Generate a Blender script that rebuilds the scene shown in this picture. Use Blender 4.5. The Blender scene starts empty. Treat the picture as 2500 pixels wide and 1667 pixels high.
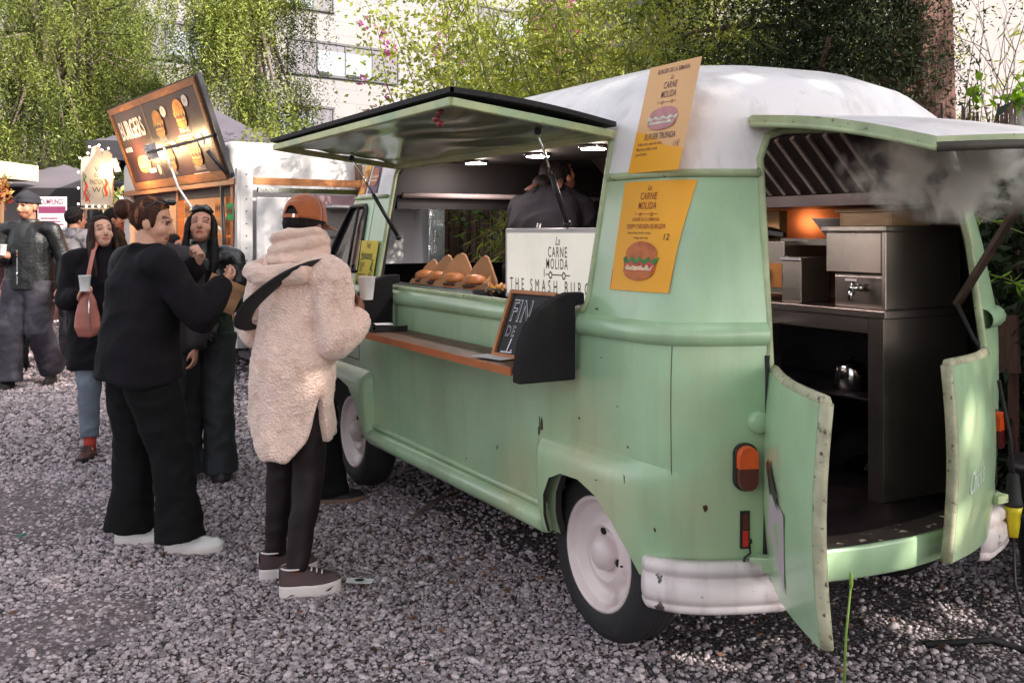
import bpy, bmesh, math, random
import numpy as np
from mathutils import Vector, Matrix, Euler, noise as mnoise
R = math.radians
random.seed(7); RNG = np.random.default_rng(11)
scene = bpy.context.scene
COL = scene.collection

# ------------------------------------------------------------------ camera
cam_d = bpy.data.cameras.new("camera"); cam = bpy.data.objects.new("camera", cam_d); COL.objects.link(cam)
cam.location = (-3.154, 2.923, 1.53)
cam.rotation_euler = (R(90), 0, R(-29.3 - 90))
cam_d.sensor_width = 36; cam_d.lens = 36 * 2430 / 2500
cam_d.shift_y = -(833.5 - 566) / 2500
cam_d.clip_start = 0.05; cam_d.clip_end = 500
scene.camera = cam

# ------------------------------------------------------------------ sky and sun
SUN_EL, SUN_AZ = 36, -152          # degrees; azimuth is measured from +X towards +Y
world = bpy.data.worlds.new("World"); scene.world = world; world.use_nodes = True
wn = world.node_tree.nodes; wl = world.node_tree.links
bg = wn['Background']; sky = wn.new('ShaderNodeTexSky'); sky.sky_type = 'NISHITA'; sky.sun_disc = False
sky.sun_elevation = R(SUN_EL); sky.sun_rotation = R(90 - SUN_AZ); sky.air_density = 1.0; sky.dust_density = 2.5; sky.ozone_density = 0.6
hs = wn.new('ShaderNodeHueSaturation'); hs.inputs['Saturation'].default_value = .22; wl.new(sky.outputs[0], hs.inputs['Color']); wl.new(hs.outputs[0], bg.inputs[0]); bg.inputs[1].default_value = 0.15
sd = bpy.data.lights.new("sun", 'SUN'); sun = bpy.data.objects.new("sun", sd); COL.objects.link(sun)
sd.energy = 4.6; sd.angle = R(0.5); sd.color = (1.0, 0.93, 0.82)
sv = Vector((math.cos(R(SUN_EL)) * math.cos(R(SUN_AZ)), math.cos(R(SUN_EL)) * math.sin(R(SUN_AZ)), math.sin(R(SUN_EL))))
sun.rotation_euler = sv.to_track_quat('Z', 'Y').to_euler()
sun.location = (-10, -15, 20)
vs = scene.view_settings; vs.view_transform = 'Standard'; vs.look = 'None'; vs.gamma = 1; vs.exposure = 1.36
scene.cycles.max_bounces = 6; scene.cycles.transparent_max_bounces = 12; scene.cycles.volume_bounces = 1
scene.cycles.use_denoising = True
scene.cycles.caustics_reflective = False; scene.cycles.caustics_refractive = False

# ------------------------------------------------------------------ helpers
def rgb(c):
    return tuple(c) + (1.0,) if len(c) == 3 else tuple(c)

def srgb(r, g, b):
    f = lambda c: (c / 255 / 12.92) if c <= 10 else ((c / 255 + 0.055) / 1.055) ** 2.4
    return (f(r), f(g), f(b))

MATS = {}
def M(name, col=(.5, .5, .5), rough=.6, metal=0., var=.12, scale=6., col2=None, c2=(.5, .62), c2scale=3., bump=0., bscale=60., coat=0.,
      emit=None, estr=0., attr=None, spec=.5, stretch=None, trans=0., alpha=1., sheen=0., btype='NOISE', detail=4., c3=None, c3r=(.62, .7), c3scale=14., wave=None, perinst=0., streak=None):
    """procedural Principled material: noise-varied base colour, optional worn second / third colour, bump"""
    if name in MATS: return MATS[name]
    m = bpy.data.materials.new(name); m.use_nodes = True; MATS[name] = m
    nt = m.node_tree; N = nt.nodes; L = nt.links; b = N['Principled BSDF']
    b.inputs['Roughness'].default_value = rough; b.inputs['Metallic'].default_value = metal
    b.inputs['Specular IOR Level'].default_value = spec
    b.inputs['Coat Weight'].default_value = coat; b.inputs['Coat Roughness'].default_value = .15
    if sheen: b.inputs['Sheen Weight'].default_value = sheen
    if trans: b.inputs['Transmission Weight'].default_value = trans
    if alpha < 1: b.inputs['Alpha'].default_value = alpha
    tc = N.new('ShaderNodeTexCoord'); src = tc.outputs['Object']
    if stretch:
        mp = N.new('ShaderNodeMapping'); mp.inputs['Scale'].default_value = stretch; L.new(src, mp.inputs[0]); src = mp.outputs[0]
    def nz(s, d=detail):
        n = N.new('ShaderNodeTexNoise'); n.inputs['Scale'].default_value = s; n.inputs['Detail'].default_value = d; L.new(src, n.inputs[0]); return n.outputs[0]
    def mix(fac, a, c):
        x = N.new('ShaderNodeMix'); x.data_type = 'RGBA'
        for sock, val in ((x.inputs[0], fac), (x.inputs[6], a), (x.inputs[7], c)):
            if hasattr(val, 'is_output'): L.new(val, sock)
            else: sock.default_value = val if not isinstance(val, tuple) else rgb(val)
        return x.outputs[2]
    def ramp(v, a, c):
        r = N.new('ShaderNodeMapRange'); r.inputs[1].default_value = a; r.inputs[2].default_value = c; L.new(v, r.inputs[0]); return r.outputs[0]
    lo = tuple(max(0, x * (1 - var)) for x in col); hi = tuple(min(1, x * (1 + var)) for x in col)
    c = mix(ramp(nz(scale), .3, .7), lo, hi)
    if attr:
        a = N.new('ShaderNodeAttribute'); a.attribute_name = attr
        x = N.new('ShaderNodeMix'); x.data_type = 'RGBA'; x.blend_type = 'MULTIPLY'; x.inputs[0].default_value = 1
        L.new(c, x.inputs[6]); L.new(a.outputs['Color'], x.inputs[7]); c = x.outputs[2]
    if perinst:
        oi = N.new('ShaderNodeObjectInfo'); h = N.new('ShaderNodeHueSaturation'); L.new(c, h.inputs['Color'])
        L.new(ramp_out(N, L, oi.outputs['Random'], 1 - perinst, 1 + perinst), h.inputs['Value']); c = h.outputs[0]
    if col2: c = mix(ramp(nz(c2scale, 6), *c2), c, col2)
    if c3: c = mix(ramp(nz(c3scale, 8), *c3r), c, c3)
    if streak:
        mp = N.new('ShaderNodeMapping'); mp.inputs['Scale'].default_value = (7, 7, .7); L.new(tc.outputs['Object'], mp.inputs[0]); n_ = N.new('ShaderNodeTexNoise'); n_.inputs['Scale'].default_value = 1.6; n_.inputs['Detail'].default_value = 7; n_.inputs['Roughness'].default_value = .65; L.new(mp.outputs[0], n_.inputs[0])
        r_ = ramp(n_.outputs[0], streak[1], streak[2]); k_ = N.new('ShaderNodeMath'); k_.operation = 'MULTIPLY'; k_.inputs[1].default_value = streak[3]; L.new(r_, k_.inputs[0]); c = mix(k_.outputs[0], c, streak[0])
    if wave:
        w = N.new('ShaderNodeTexWave'); w.inputs['Scale'].default_value = wave[0]; w.inputs['Distortion'].default_value = wave[1]; w.bands_direction = wave[2]
        w.inputs['Detail'].default_value = 3; L.new(src, w.inputs[0]); c = mix(ramp(w.outputs[1], .2, .9), c, wave[3])
    L.new(c, b.inputs['Base Color'])
    if bump:
        bn = N.new('ShaderNodeBump'); bn.inputs['Strength'].default_value = bump; bn.inputs['Distance'].default_value = .02
        if btype == 'VORONOI':
            v = N.new('ShaderNodeTexVoronoi'); v.inputs['Scale'].default_value = bscale; L.new(src, v.inputs[0]); L.new(v.outputs[0], bn.inputs['Height'])
        else: L.new(nz(bscale, 3), bn.inputs['Height'])
        L.new(bn.outputs[0], b.inputs['Normal'])
    if emit:
        b.inputs['Emission Color'].default_value = rgb(emit); b.inputs['Emission Strength'].default_value = estr
    return m

def ramp_out(N, L, v, a, c):
    r = N.new('ShaderNodeMapRange'); r.inputs[3].default_value = a; r.inputs[4].default_value = c; L.new(v, r.inputs[0]); return r.outputs[0]

def leafmat(name, dark, light, transl=.35, rough=.5):
    """leaf material: a random own colour per leaf (attribute) and some light passing through"""
    m = bpy.data.materials.new(name); m.use_nodes = True; nt = m.node_tree; N = nt.nodes; L = nt.links
    b = N['Principled BSDF']; b.inputs['Roughness'].default_value = rough; b.inputs['Specular IOR Level'].default_value = .35
    a = N.new('ShaderNodeAttribute'); a.attribute_name = 'tone'
    x = N.new('ShaderNodeMix'); x.data_type = 'RGBA'; x.inputs[6].default_value = rgb(dark); x.inputs[7].default_value = rgb(light)
    L.new(a.outputs['Fac'], x.inputs[0]); L.new(x.outputs[2], b.inputs['Base Color'])
    t = N.new('ShaderNodeBsdfTranslucent'); h = N.new('ShaderNodeHueSaturation'); h.inputs['Value'].default_value = 1.5; h.inputs['Saturation'].default_value = 1.1
    L.new(x.outputs[2], h.inputs['Color']); L.new(h.outputs[0], t.inputs[0])
    ms = N.new('ShaderNodeMixShader'); ms.inputs[0].default_value = transl
    L.new(b.outputs[0], ms.inputs[1]); L.new(t.outputs[0], ms.inputs[2]); L.new(ms.outputs[0], N['Material Output'].inputs[0])
    return m

def tag(o, label=None, cat=None, group=None, kind=None):
    if label: o['label'] = label
    if cat: o['category'] = cat
    if group: o['group'] = group
    if kind: o['kind'] = kind
    return o

def thing(name, label, cat, loc=(0, 0, 0), rz=0., group=None):
    o = bpy.data.objects.new(name, None); COL.objects.link(o); o.location = loc; o.rotation_euler = (0, 0, rz)
    o.empty_display_size = .2
    return tag(o, label, cat, group)

def frame(t, ref=(1, 0, 0)):
    t = Vector(t).normalized(); x = Vector(ref); x = x - t * x.dot(t)
    if x.length < 1e-4: x = Vector((0, 1, 0)) - t * t.y
    x.normalize(); return x, t.cross(x)

class MB:
    """collects shapes, builds ONE mesh object"""
    def __init__(s): s.v = []; s.f = []; s.mi = []; s.sm = []
    def add(s, vs, fs, mi=0, smooth=False):
        n = len(s.v); s.v.extend([tuple(p) for p in vs]); s.f.extend([tuple(i + n for i in f) for f in fs])
        s.mi.extend([mi] * len(fs)); s.sm.extend([smooth] * len(fs)); return s
    def box(s, lo, hi, mi=0, mat=None):
        (x0, y0, z0), (x1, y1, z1) = lo, hi
        vs = [(x0, y0, z0), (x1, y0, z0), (x1, y1, z0), (x0, y1, z0), (x0, y0, z1), (x1, y0, z1), (x1, y1, z1), (x0, y1, z1)]
        if mat: vs = [mat @ Vector(p) for p in vs]
        return s.add(vs, [(0, 3, 2, 1), (4, 5, 6, 7), (0, 1, 5, 4), (1, 2, 6, 5), (2, 3, 7, 6), (3, 0, 4, 7)], mi)
    def bar(s, p0, p1, w, h, mi=0, ref=(0, 0, 1)):
        p0 = Vector(p0); p1 = Vector(p1); x, y = frame(p1 - p0, ref)
        vs = [p + x * a * h / 2 + y * b * w / 2 for p in (p0, p1) for a, b in ((-1, -1), (1, -1), (1, 1), (-1, 1))]
        return s.add(vs, [(0, 1, 2, 3), (7, 6, 5, 4), (0, 4, 5, 1), (1, 5, 6, 2), (2, 6, 7, 3), (3, 7, 4, 0)], mi)
    def tube(s, pts, r, n=8, mi=0, ref=(1, 0, 0), cap=True, smooth=True, round_=0):
        v, f = tube(pts, r, n, ref, cap, round_); return s.add(v, f, mi, smooth)
    def lathe(s, prof, c=(0, 0, 0), axis='Z', n=24, mi=0, smooth=True, close=True):
        vs = []; fs = []
        for r, h in prof:
            for k in range(n):
                a = 2 * math.pi * k / n; p = (r * math.cos(a), r * math.sin(a), h)
                if axis == 'Y': p = (p[0], h, p[1])
                if axis == 'X': p = (h, p[0], p[1])
                vs.append((p[0] + c[0], p[1] + c[1], p[2] + c[2]))
        for i in range(len(prof) - 1):
            for k in range(n): fs.append((i * n + k, i * n + (k + 1) % n, (i + 1) * n + (k + 1) % n, (i + 1) * n + k))
        if close:
            if prof[0][0] > 1e-5: fs.append(tuple(range(n))[::-1])
            if prof[-1][0] > 1e-5: fs.append(tuple((len(prof) - 1) * n + k for k in range(n)))
        return s.add(vs, fs, mi, smooth)
    def prism(s, poly, fn0, fn1, mi=0):
        """closed prism between two images of a 2-d polygon"""
        n = len(poly); vs = [fn0(*p) for p in poly] + [fn1(*p) for p in poly]
        return s.add(vs, [tuple(range(n))[::-1], tuple(range(n, 2 * n))] + [(i, (i + 1) % n, n + (i + 1) % n, n + i) for i in range(n)], mi)
    def grid(s, fn, nu, nv, mi=0, smooth=True):
        vs = [fn(i / nu, j / nv) for j in range(nv + 1) for i in range(nu + 1)]
        return s.add(vs, [(j * (nu + 1) + i, j * (nu + 1) + i + 1, (j + 1) * (nu + 1) + i + 1, (j + 1) * (nu + 1) + i) for j in range(nv) for i in range(nu)], mi, smooth)
    def text(s, txt, fn, size=1., xs=1., bold=0., shear=0., align='CENTER', mi=0, at=(0, 0), spacing=1.):
        v, f = text_mesh(txt, size, xs, bold, shear, align, spacing)
        return s.add([fn(p[0] + at[0], p[1] + at[1]) for p in v], f, mi)
    def ball(s, c, r, n=12, mi=0):
        if not hasattr(r, '__len__'): r = (r, r, r)
        m = n // 2 + 1
        return s.grid(lambda u, v: (c[0] + r[0] * math.sin(math.pi * v) * math.cos(2 * math.pi * u), c[1] + r[1] * math.sin(math.pi * v) * math.sin(2 * math.pi * u), c[2] - r[2] * math.cos(math.pi * v)), n, m, mi)
    def build(s, name, mats, parent=None, bevel=0, loc=None, sub=0):
        me = bpy.data.meshes.new(name); me.from_pydata(s.v, [], s.f); me.update()
        if not isinstance(mats, (list, tuple)): mats = [mats]
        for m in mats: me.materials.append(m)
        me.polygons.foreach_set('material_index', s.mi); me.polygons.foreach_set('use_smooth', s.sm)
        o = bpy.data.objects.new(name, me); COL.objects.link(o)
        if parent: o.parent = parent
        if loc: o.location = loc
        if bevel:
            b = o.modifiers.new('bevel', 'BEVEL'); b.width = bevel; b.segments = 2; b.limit_method = 'ANGLE'; b.angle_limit = R(40)
        if sub:
            b = o.modifiers.new('sub', 'SUBSURF'); b.levels = sub; b.render_levels = sub
        return o

def tube(pts, r, n=8, ref=(1, 0, 0), cap=True, round_=0):
    P = [Vector(p) for p in pts]; k = len(P)
    rs = [r] * k if isinstance(r, tuple) or not hasattr(r, '__len__') else list(r)
    rs = [x if hasattr(x, '__len__') else (x, x) for x in rs]
    if round_:                                            # rounded ends
        t0 = (P[0] - P[1]).normalized(); t1 = (P[-1] - P[-2]).normalized(); a, b = P[0], P[-1]; ra, rb = rs[0], rs[-1]
        for c, q in ((.5, .87), (.87, .5), (.98, .2)):
            P.insert(0, a + t0 * min(ra) * c * round_); rs.insert(0, (ra[0] * q, ra[1] * q)); P.append(b + t1 * min(rb) * c * round_); rs.append((rb[0] * q, rb[1] * q))
        k = len(P)
    vs = []; fs = []; px = None
    for i in range(k):
        t = (P[min(i + 1, k - 1)] - P[max(i - 1, 0)]); x, y = frame(t, ref if px is None else px)
        px = x
        for j in range(n):
            a = 2 * math.pi * j / n; vs.append(P[i] + x * rs[i][0] * math.cos(a) + y * rs[i][1] * math.sin(a))
    for i in range(k - 1):
        for j in range(n): fs.append((i * n + j, i * n + (j + 1) % n, (i + 1) * n + (j + 1) % n, (i + 1) * n + j))
    if cap: fs.append(tuple(range(n))[::-1]); fs.append(tuple((k - 1) * n + j for j in range(n)))
    return vs, fs

_TX = {}
def text_mesh(txt, size, xs, bold, shear, align, spacing):
    key = (txt, bold, shear, align, spacing)
    if key not in _TX:
        cu = bpy.data.curves.new('t', 'FONT'); cu.body = txt; cu.size = 1; cu.align_x = align; cu.offset = bold; cu.shear = shear; cu.space_character = spacing
        cu.resolution_u = 3; o = bpy.data.objects.new('t', cu); COL.objects.link(o)
        me = bpy.data.meshes.new_from_object(o.evaluated_get(bpy.context.evaluated_depsgraph_get()))
        _TX[key] = ([tuple(v.co) for v in me.vertices], [tuple(p.vertices) for p in me.polygons])
        bpy.data.objects.remove(o); bpy.data.curves.remove(cu); bpy.data.meshes.remove(me)
    v, f = _TX[key]
    return [(p[0] * size * xs, p[1] * size) for p in v], f

def resample(pts, n):
    """Catmull-Rom through 2-d/3-d points, n samples"""
    P = np.array(pts, float); k = len(P); out = []
    for t in np.linspace(0, k - 1, n):
        i = min(int(t), k - 2); u = t - i; p0, p1, p2, p3 = P[max(i - 1, 0)], P[i], P[i + 1], P[min(i + 2, k - 1)]
        out.append(.5 * (2 * p1 + (p2 - p0) * u + (2 * p0 - 5 * p1 + 4 * p2 - p3) * u * u + (3 * p1 - p0 - 3 * p2 + p3) * u ** 3))
    return np.array(out)

def mesh_np(name, V, F, mat, parent=None, tone=None, smooth=False):
    """fast mesh from numpy quads/tris; tone = per-face own-colour value"""
    me = bpy.data.meshes.new(name); nv, (nf, k) = len(V), F.shape
    me.vertices.add(nv); me.vertices.foreach_set('co', np.ascontiguousarray(V, np.float32).ravel())
    me.loops.add(nf * k); me.loops.foreach_set('vertex_index', np.ascontiguousarray(F, np.int32).ravel())
    me.polygons.add(nf); me.polygons.foreach_set('loop_start', np.arange(0, nf * k, k, dtype=np.int32))
    if smooth: me.polygons.foreach_set('use_smooth', np.ones(nf, bool))
    me.update(calc_edges=True)
    if tone is not None:
        a = me.attributes.new('tone', 'FLOAT', 'FACE'); a.data.foreach_set('value', np.ascontiguousarray(tone, np.float32))
    me.materials.append(mat)
    o = bpy.data.objects.new(name, me); COL.objects.link(o)
    if parent: o.parent = parent
    return o

def leaves(P, D, L, W, tone, rng, curl=.15):
    """rhombic leaves at P along D (n,3): length L, width W -> V, F, tone"""
    n = len(P); D = D / (np.linalg.norm(D, axis=1, keepdims=True) + 1e-9)
    q = rng.normal(size=(n, 3)); S = np.cross(D, q); S /= (np.linalg.norm(S, axis=1, keepdims=True) + 1e-9); U = np.cross(S, D)
    L = np.broadcast_to(np.asarray(L, float).reshape(-1, 1), (n, 1)); W = np.broadcast_to(np.asarray(W, float).reshape(-1, 1), (n, 1))
    V = np.empty((n, 4, 3)); V[:, 0] = P; V[:, 1] = P + D * L * .45 + S * W * .5 + U * L * curl * .3; V[:, 2] = P + D * L - U * L * curl; V[:, 3] = P + D * L * .45 - S * W * .5 + U * L * curl * .3
    return V.reshape(-1, 3), np.arange(4 * n).reshape(n, 4), tone

def boolean_cut(o, cutters, op='DIFFERENCE'):
    for c in cutters:
        b = o.modifiers.new('cut', 'BOOLEAN'); b.operation = op; b.solver = 'EXACT'; b.object = c
    apply_mods(o)
    for c in cutters:
        me = c.data; bpy.data.objects.remove(c); bpy.data.meshes.remove(me)

def apply_mods(o):
    bpy.context.view_layer.update()
    me = bpy.data.meshes.new_from_object(o.evaluated_get(bpy.context.evaluated_depsgraph_get()))
    old = o.data; o.modifiers.clear(); o.data = me; bpy.data.meshes.remove(old)

def autosmooth(o, ang=35):
    bm = bmesh.new(); bm.from_mesh(o.data)
    for f in bm.faces: f.smooth = True
    for e in bm.edges:
        if len(e.link_faces) == 2 and e.calc_face_angle(0) > R(ang): e.smooth = False
    bm.to_mesh(o.data); bm.free()

def round_rect(x0, y0, x1, y1, r, n=5):
    out = []
    for cx, cy, a0 in ((x1 - r, y1 - r, 0), (x0 + r, y1 - r, 90), (x0 + r, y0 + r, 180), (x1 - r, y0 + r, 270)):
        for k in range(n + 1):
            a = R(a0 + 90 * k / n); out.append((cx + r * math.cos(a), cy + r * math.sin(a)))
    return out
# ================================================================== SETTING
CX_, CY_, CZ_ = -3.154, 2.923, 1.53
_th = R(29.3); _d = np.array([math.cos(_th), -math.sin(_th), 0]); _r = np.array([-math.sin(_th), -math.cos(_th), 0])
def spot(lat, dep, z=0.):
    """place in metres: lat to the right of the street axis, dep along it (the axis the truck's street follows)"""
    p = np.array([CX_, CY_, 0]) + _d * dep + _r * lat; return Vector((p[0], p[1], z))

# --- ground
gm = bpy.data.materials.new('gravel_ground'); gm.use_nodes = True
def _ground(nt):
    N = nt.nodes; L = nt.links; b = N['Principled BSDF']; b.inputs['Roughness'].default_value = .9
    tc = N.new('ShaderNodeTexCoord')
    v = N.new('ShaderNodeTexVoronoi'); v.inputs['Scale'].default_value = 42; L.new(tc.outputs['Object'], v.inputs[0])
    v2 = N.new('ShaderNodeTexVoronoi'); v2.inputs['Scale'].default_value = 42; v2.feature = 'DISTANCE_TO_EDGE'; L.new(tc.outputs['Object'], v2.inputs[0])
    n = N.new('ShaderNodeTexNoise'); n.inputs['Scale'].default_value = .55; n.inputs['Detail'].default_value = 5; L.new(tc.outputs['Object'], n.inputs[0])
    r1 = N.new('ShaderNodeValToRGB'); r1.color_ramp.elements[0].color = (.08, .065, .07, 1); r1.color_ramp.elements[1].color = (.36, .30, .318, 1); L.new(v.outputs['Color'], r1.inputs[0])
    e = N.new('ShaderNodeMapRange'); e.inputs[1].default_value = .0; e.inputs[2].default_value = .22; L.new(v2.outputs[0], e.inputs[0])
    m = N.new('ShaderNodeMix'); m.data_type = 'RGBA'; m.inputs[6].default_value = (.022, .016, .017, 1); L.new(e.outputs[0], m.inputs[0]); L.new(r1.outputs[0], m.inputs[7])
    d = N.new('ShaderNodeMapRange'); d.inputs[1].default_value = .60; d.inputs[2].default_value = .66; L.new(n.outputs[0], d.inputs[0])
    m2 = N.new('ShaderNodeMix'); m2.data_type = 'RGBA'; L.new(d.outputs[0], m2.inputs[0]); L.new(m.outputs[2], m2.inputs[6]); m2.inputs[7].default_value = (.085, .062, .062, 1)
    L.new(m2.outputs[2], b.inputs['Base Color'])
    bp = N.new('ShaderNodeBump'); bp.inputs['Strength'].default_value = .9; bp.inputs['Distance'].default_value = .02; L.new(e.outputs[0], bp.inputs['Height']); L.new(bp.outputs[0], b.inputs['Normal'])
_ground(gm.node_tree)
b = MB(); b.grid(lambda u, v: (-90 + 260 * u, -130 + 260 * v, 0), 8, 8); tag(b.build('ground', gm), kind='structure')

# --- loose gravel: pebbles instanced on scattered points (one uncountable mass)
def pebble(seed, flat):
    bm = bmesh.new(); bmesh.ops.create_icosphere(bm, subdivisions=2, radius=1)
    for v in bm.verts:
        k = 1 + .35 * mnoise.noise(v.co * 1.3 + Vector((seed * 7, 0, 0))) + .12 * mnoise.noise(v.co * 3.1 + Vector((seed * 3, 5, 0)))
        v.co = Vector((v.co.x * k * 1.15, v.co.y * k * .85, v.co.z * k * flat))
    me = bpy.data.meshes.new('pebble'); bm.to_mesh(me); bm.free()
    for p in me.polygons: p.use_smooth = True
    me.materials.append(M('pebble_stone', (.36, .30, .318), .8, var=.25, scale=2.2, perinst=.55, detail=2)); return bpy.data.objects.new('pebble', me)
def scatter_pebbles():
    bands = [(3.0, 4.6, 5600, .0071), (4.6, 6.5, 4000, .0083), (6.5, 10.5, 1500, .0117), (10.5, 17, 340, .019)]
    protos = [pebble(i, f) for i, f in enumerate((.62, .75, .5, .68))]
    pts = [[] for _ in protos]; sc = [[] for _ in protos]
    for d0, d1, dens, size in bands:
        A = .515 * (d1 * d1 - d0 * d0) + 7. * (d1 - d0); n = int(A * dens)
        dd = np.sqrt(RNG.random(n) * (d1 * d1 - d0 * d0) + d0 * d0); lat = (RNG.random(n) - .5) * (1.03 * dd + 7.)
        X = CX_ + _d[0] * dd + _r[0] * lat; Y = CY_ + _d[1] * dd + _r[1] * lat
        keep = (np.abs(lat) < .515 * dd + .6) | (RNG.random(n) < .4)
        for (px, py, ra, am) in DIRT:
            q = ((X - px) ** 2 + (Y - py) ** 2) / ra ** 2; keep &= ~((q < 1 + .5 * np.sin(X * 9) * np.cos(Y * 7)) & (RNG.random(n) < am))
        keep &= ~((np.abs(Y) < .62) & (X > -.45) & (RNG.random(n) < .6))
        X, Y = X[keep], Y[keep]; n = len(X); k = RNG.integers(0, len(protos), n); s = size * np.exp(RNG.normal(0, .32, n))
        for j in range(len(protos)):
            q = k == j; pts[j].append(np.stack([X[q], Y[q], s[q] * (.15 + .35 * RNG.random(q.sum()))], 1)); sc[j].append(s[q])
    # all points in one mesh, 'kind' picks the pebble
    P = np.concatenate([np.concatenate(p) for p in pts]); S = np.concatenate([np.concatenate(p) for p in sc]); K = np.concatenate([np.full(sum(len(a) for a in p), j) for j, p in enumerate(pts)])
    me = bpy.data.meshes.new('gravel'); me.vertices.add(len(P)); me.vertices.foreach_set('co', P.astype(np.float32).ravel())
    a = me.attributes.new('size', 'FLOAT', 'POINT'); a.data.foreach_set('value', S.astype(np.float32))
    a = me.attributes.new('which', 'INT', 'POINT'); a.data.foreach_set('value', K.astype(np.int32))
    o = bpy.data.objects.new('gravel', me); COL.objects.link(o); tag(o, 'loose pale grey and pinkish gravel covering the ground', 'gravel', kind='stuff')
    ng = bpy.data.node_groups.new('scatter', 'GeometryNodeTree'); N = ng.nodes; L = ng.links
    ng.interface.new_socket('Geometry', in_out='INPUT', socket_type='NodeSocketGeometry'); ng.interface.new_socket('Geometry', in_out='OUTPUT', socket_type='NodeSocketGeometry')
    gi = N.new('NodeGroupInput'); go = N.new('NodeGroupOutput'); jn = N.new('GeometryNodeJoinGeometry')
    na = N.new('GeometryNodeInputNamedAttribute'); na.data_type = 'FLOAT'; na.inputs[0].default_value = 'size'
    nk = N.new('GeometryNodeInputNamedAttribute'); nk.data_type = 'INT'; nk.inputs[0].default_value = 'which'
    rv = N.new('FunctionNodeRandomValue'); rv.data_type = 'FLOAT_VECTOR'; rv.inputs[0].default_value = (-.45, -.45, 0); rv.inputs[1].default_value = (.45, .45, 6.28)
    for j, p in enumerate(protos):
        oi = N.new('GeometryNodeObjectInfo'); oi.inputs[0].default_value = p; oi.inputs[1].default_value = True
        cm = N.new('FunctionNodeCompare'); cm.data_type = 'INT'; cm.operation = 'EQUAL'; cm.inputs[3].default_value = j; L.new(nk.outputs[0], cm.inputs[2])
        ip = N.new('GeometryNodeInstanceOnPoints'); L.new(gi.outputs[0], ip.inputs['Points']); L.new(oi.outputs['Geometry'], ip.inputs['Instance'])
        L.new(cm.outputs[0], ip.inputs['Selection']); L.new(na.outputs[0], ip.inputs['Scale']); L.new(rv.outputs[0], ip.inputs['Rotation']); L.new(ip.outputs[0], jn.inputs[0])
    L.new(jn.outputs[0], go.inputs[0]); md = o.modifiers.new('scatter', 'NODES'); md.node_group = ng
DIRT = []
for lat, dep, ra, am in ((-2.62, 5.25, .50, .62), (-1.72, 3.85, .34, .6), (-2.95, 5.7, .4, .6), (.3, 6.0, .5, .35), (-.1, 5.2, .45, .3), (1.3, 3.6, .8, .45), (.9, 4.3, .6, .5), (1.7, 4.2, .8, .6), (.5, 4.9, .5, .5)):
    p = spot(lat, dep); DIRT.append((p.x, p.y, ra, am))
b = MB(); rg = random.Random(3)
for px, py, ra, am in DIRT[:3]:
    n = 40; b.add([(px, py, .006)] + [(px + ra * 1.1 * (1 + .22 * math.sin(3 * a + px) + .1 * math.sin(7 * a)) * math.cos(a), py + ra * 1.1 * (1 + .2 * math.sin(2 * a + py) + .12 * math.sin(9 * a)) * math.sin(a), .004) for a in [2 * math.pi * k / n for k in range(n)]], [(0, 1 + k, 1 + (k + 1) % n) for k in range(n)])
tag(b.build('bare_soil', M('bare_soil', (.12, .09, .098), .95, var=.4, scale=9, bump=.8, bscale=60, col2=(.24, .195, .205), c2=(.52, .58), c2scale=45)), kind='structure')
scatter_pebbles()
# fallen leaves, twigs (uncountable litter)
n = 1500; lat = RNG.normal(.45, .95, n); dep = 4.9 + RNG.normal(0, 1.0, n); ok = (dep > 3.2); lat, dep = lat[ok], dep[ok]; n = len(lat)
P = np.stack([CX_ + _d[0] * dep + _r[0] * lat, CY_ + _d[1] * dep + _r[1] * lat, .014 + .012 * RNG.random(n)], 1)
D_ = np.stack([RNG.normal(size=n), RNG.normal(size=n), .25 * RNG.normal(size=n)], 1)
V, F, T = leaves(P, D_, .02 + .03 * RNG.random(n), .006 + .012 * RNG.random(n), RNG.random(n), RNG)
lit = mesh_np('leaf_litter', V, F, leafmat('dry_leaf', (.035, .018, .015), (.22, .085, .035), .1), tone=np.clip(T ** 2, 0, 1)); tag(lit, 'dry brown leaf litter and bits scattered beside the truck', 'leaf litter', kind='stuff')

# --- buildings
def panelmat(name, col, bw, bh, mort):
    m = bpy.data.materials.new(name); m.use_nodes = True; N = m.node_tree.nodes; L = m.node_tree.links; b = N['Principled BSDF']; b.inputs['Roughness'].default_value = .55
    tc = N.new('ShaderNodeTexCoord'); sp = N.new('ShaderNodeSeparateXYZ'); cb = N.new('ShaderNodeCombineXYZ'); L.new(tc.outputs['Object'], sp.inputs[0]); L.new(sp.outputs[0], cb.inputs[0]); L.new(sp.outputs[2], cb.inputs[1])
    br = N.new('ShaderNodeTexBrick'); br.inputs['Scale'].default_value = 1; br.inputs['Brick Width'].default_value = bw; br.inputs['Row Height'].default_value = bh; br.inputs['Mortar Size'].default_value = mort
    br.inputs['Color1'].default_value = rgb(col); br.inputs['Color2'].default_value = rgb(tuple(c * .94 for c in col)); br.inputs['Mortar'].default_value = rgb(tuple(c * .62 for c in col)); br.offset = .5
    L.new(cb.outputs[0], br.inputs['Vector']); n = N.new('ShaderNodeTexNoise'); n.inputs['Scale'].default_value = .35; L.new(tc.outputs['Object'], n.inputs[0])
    h = N.new('ShaderNodeMapRange'); h.inputs[3].default_value = .86; h.inputs[4].default_value = 1.06; L.new(n.outputs[0], h.inputs[0])
    mx = N.new('ShaderNodeMix'); mx.data_type = 'RGBA'; mx.blend_type = 'MULTIPLY'; mx.inputs[0].default_value = 1; L.new(br.outputs[0], mx.inputs[6]); L.new(h.outputs[0], mx.inputs[7]); L.new(mx.outputs[2], b.inputs['Base Color']); return m
wframe = M('dark_grey_window_frame', (.055, .05, .06), .45); wpanel = M('grey_window_panel', (.11, .10, .115), .5)
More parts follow.
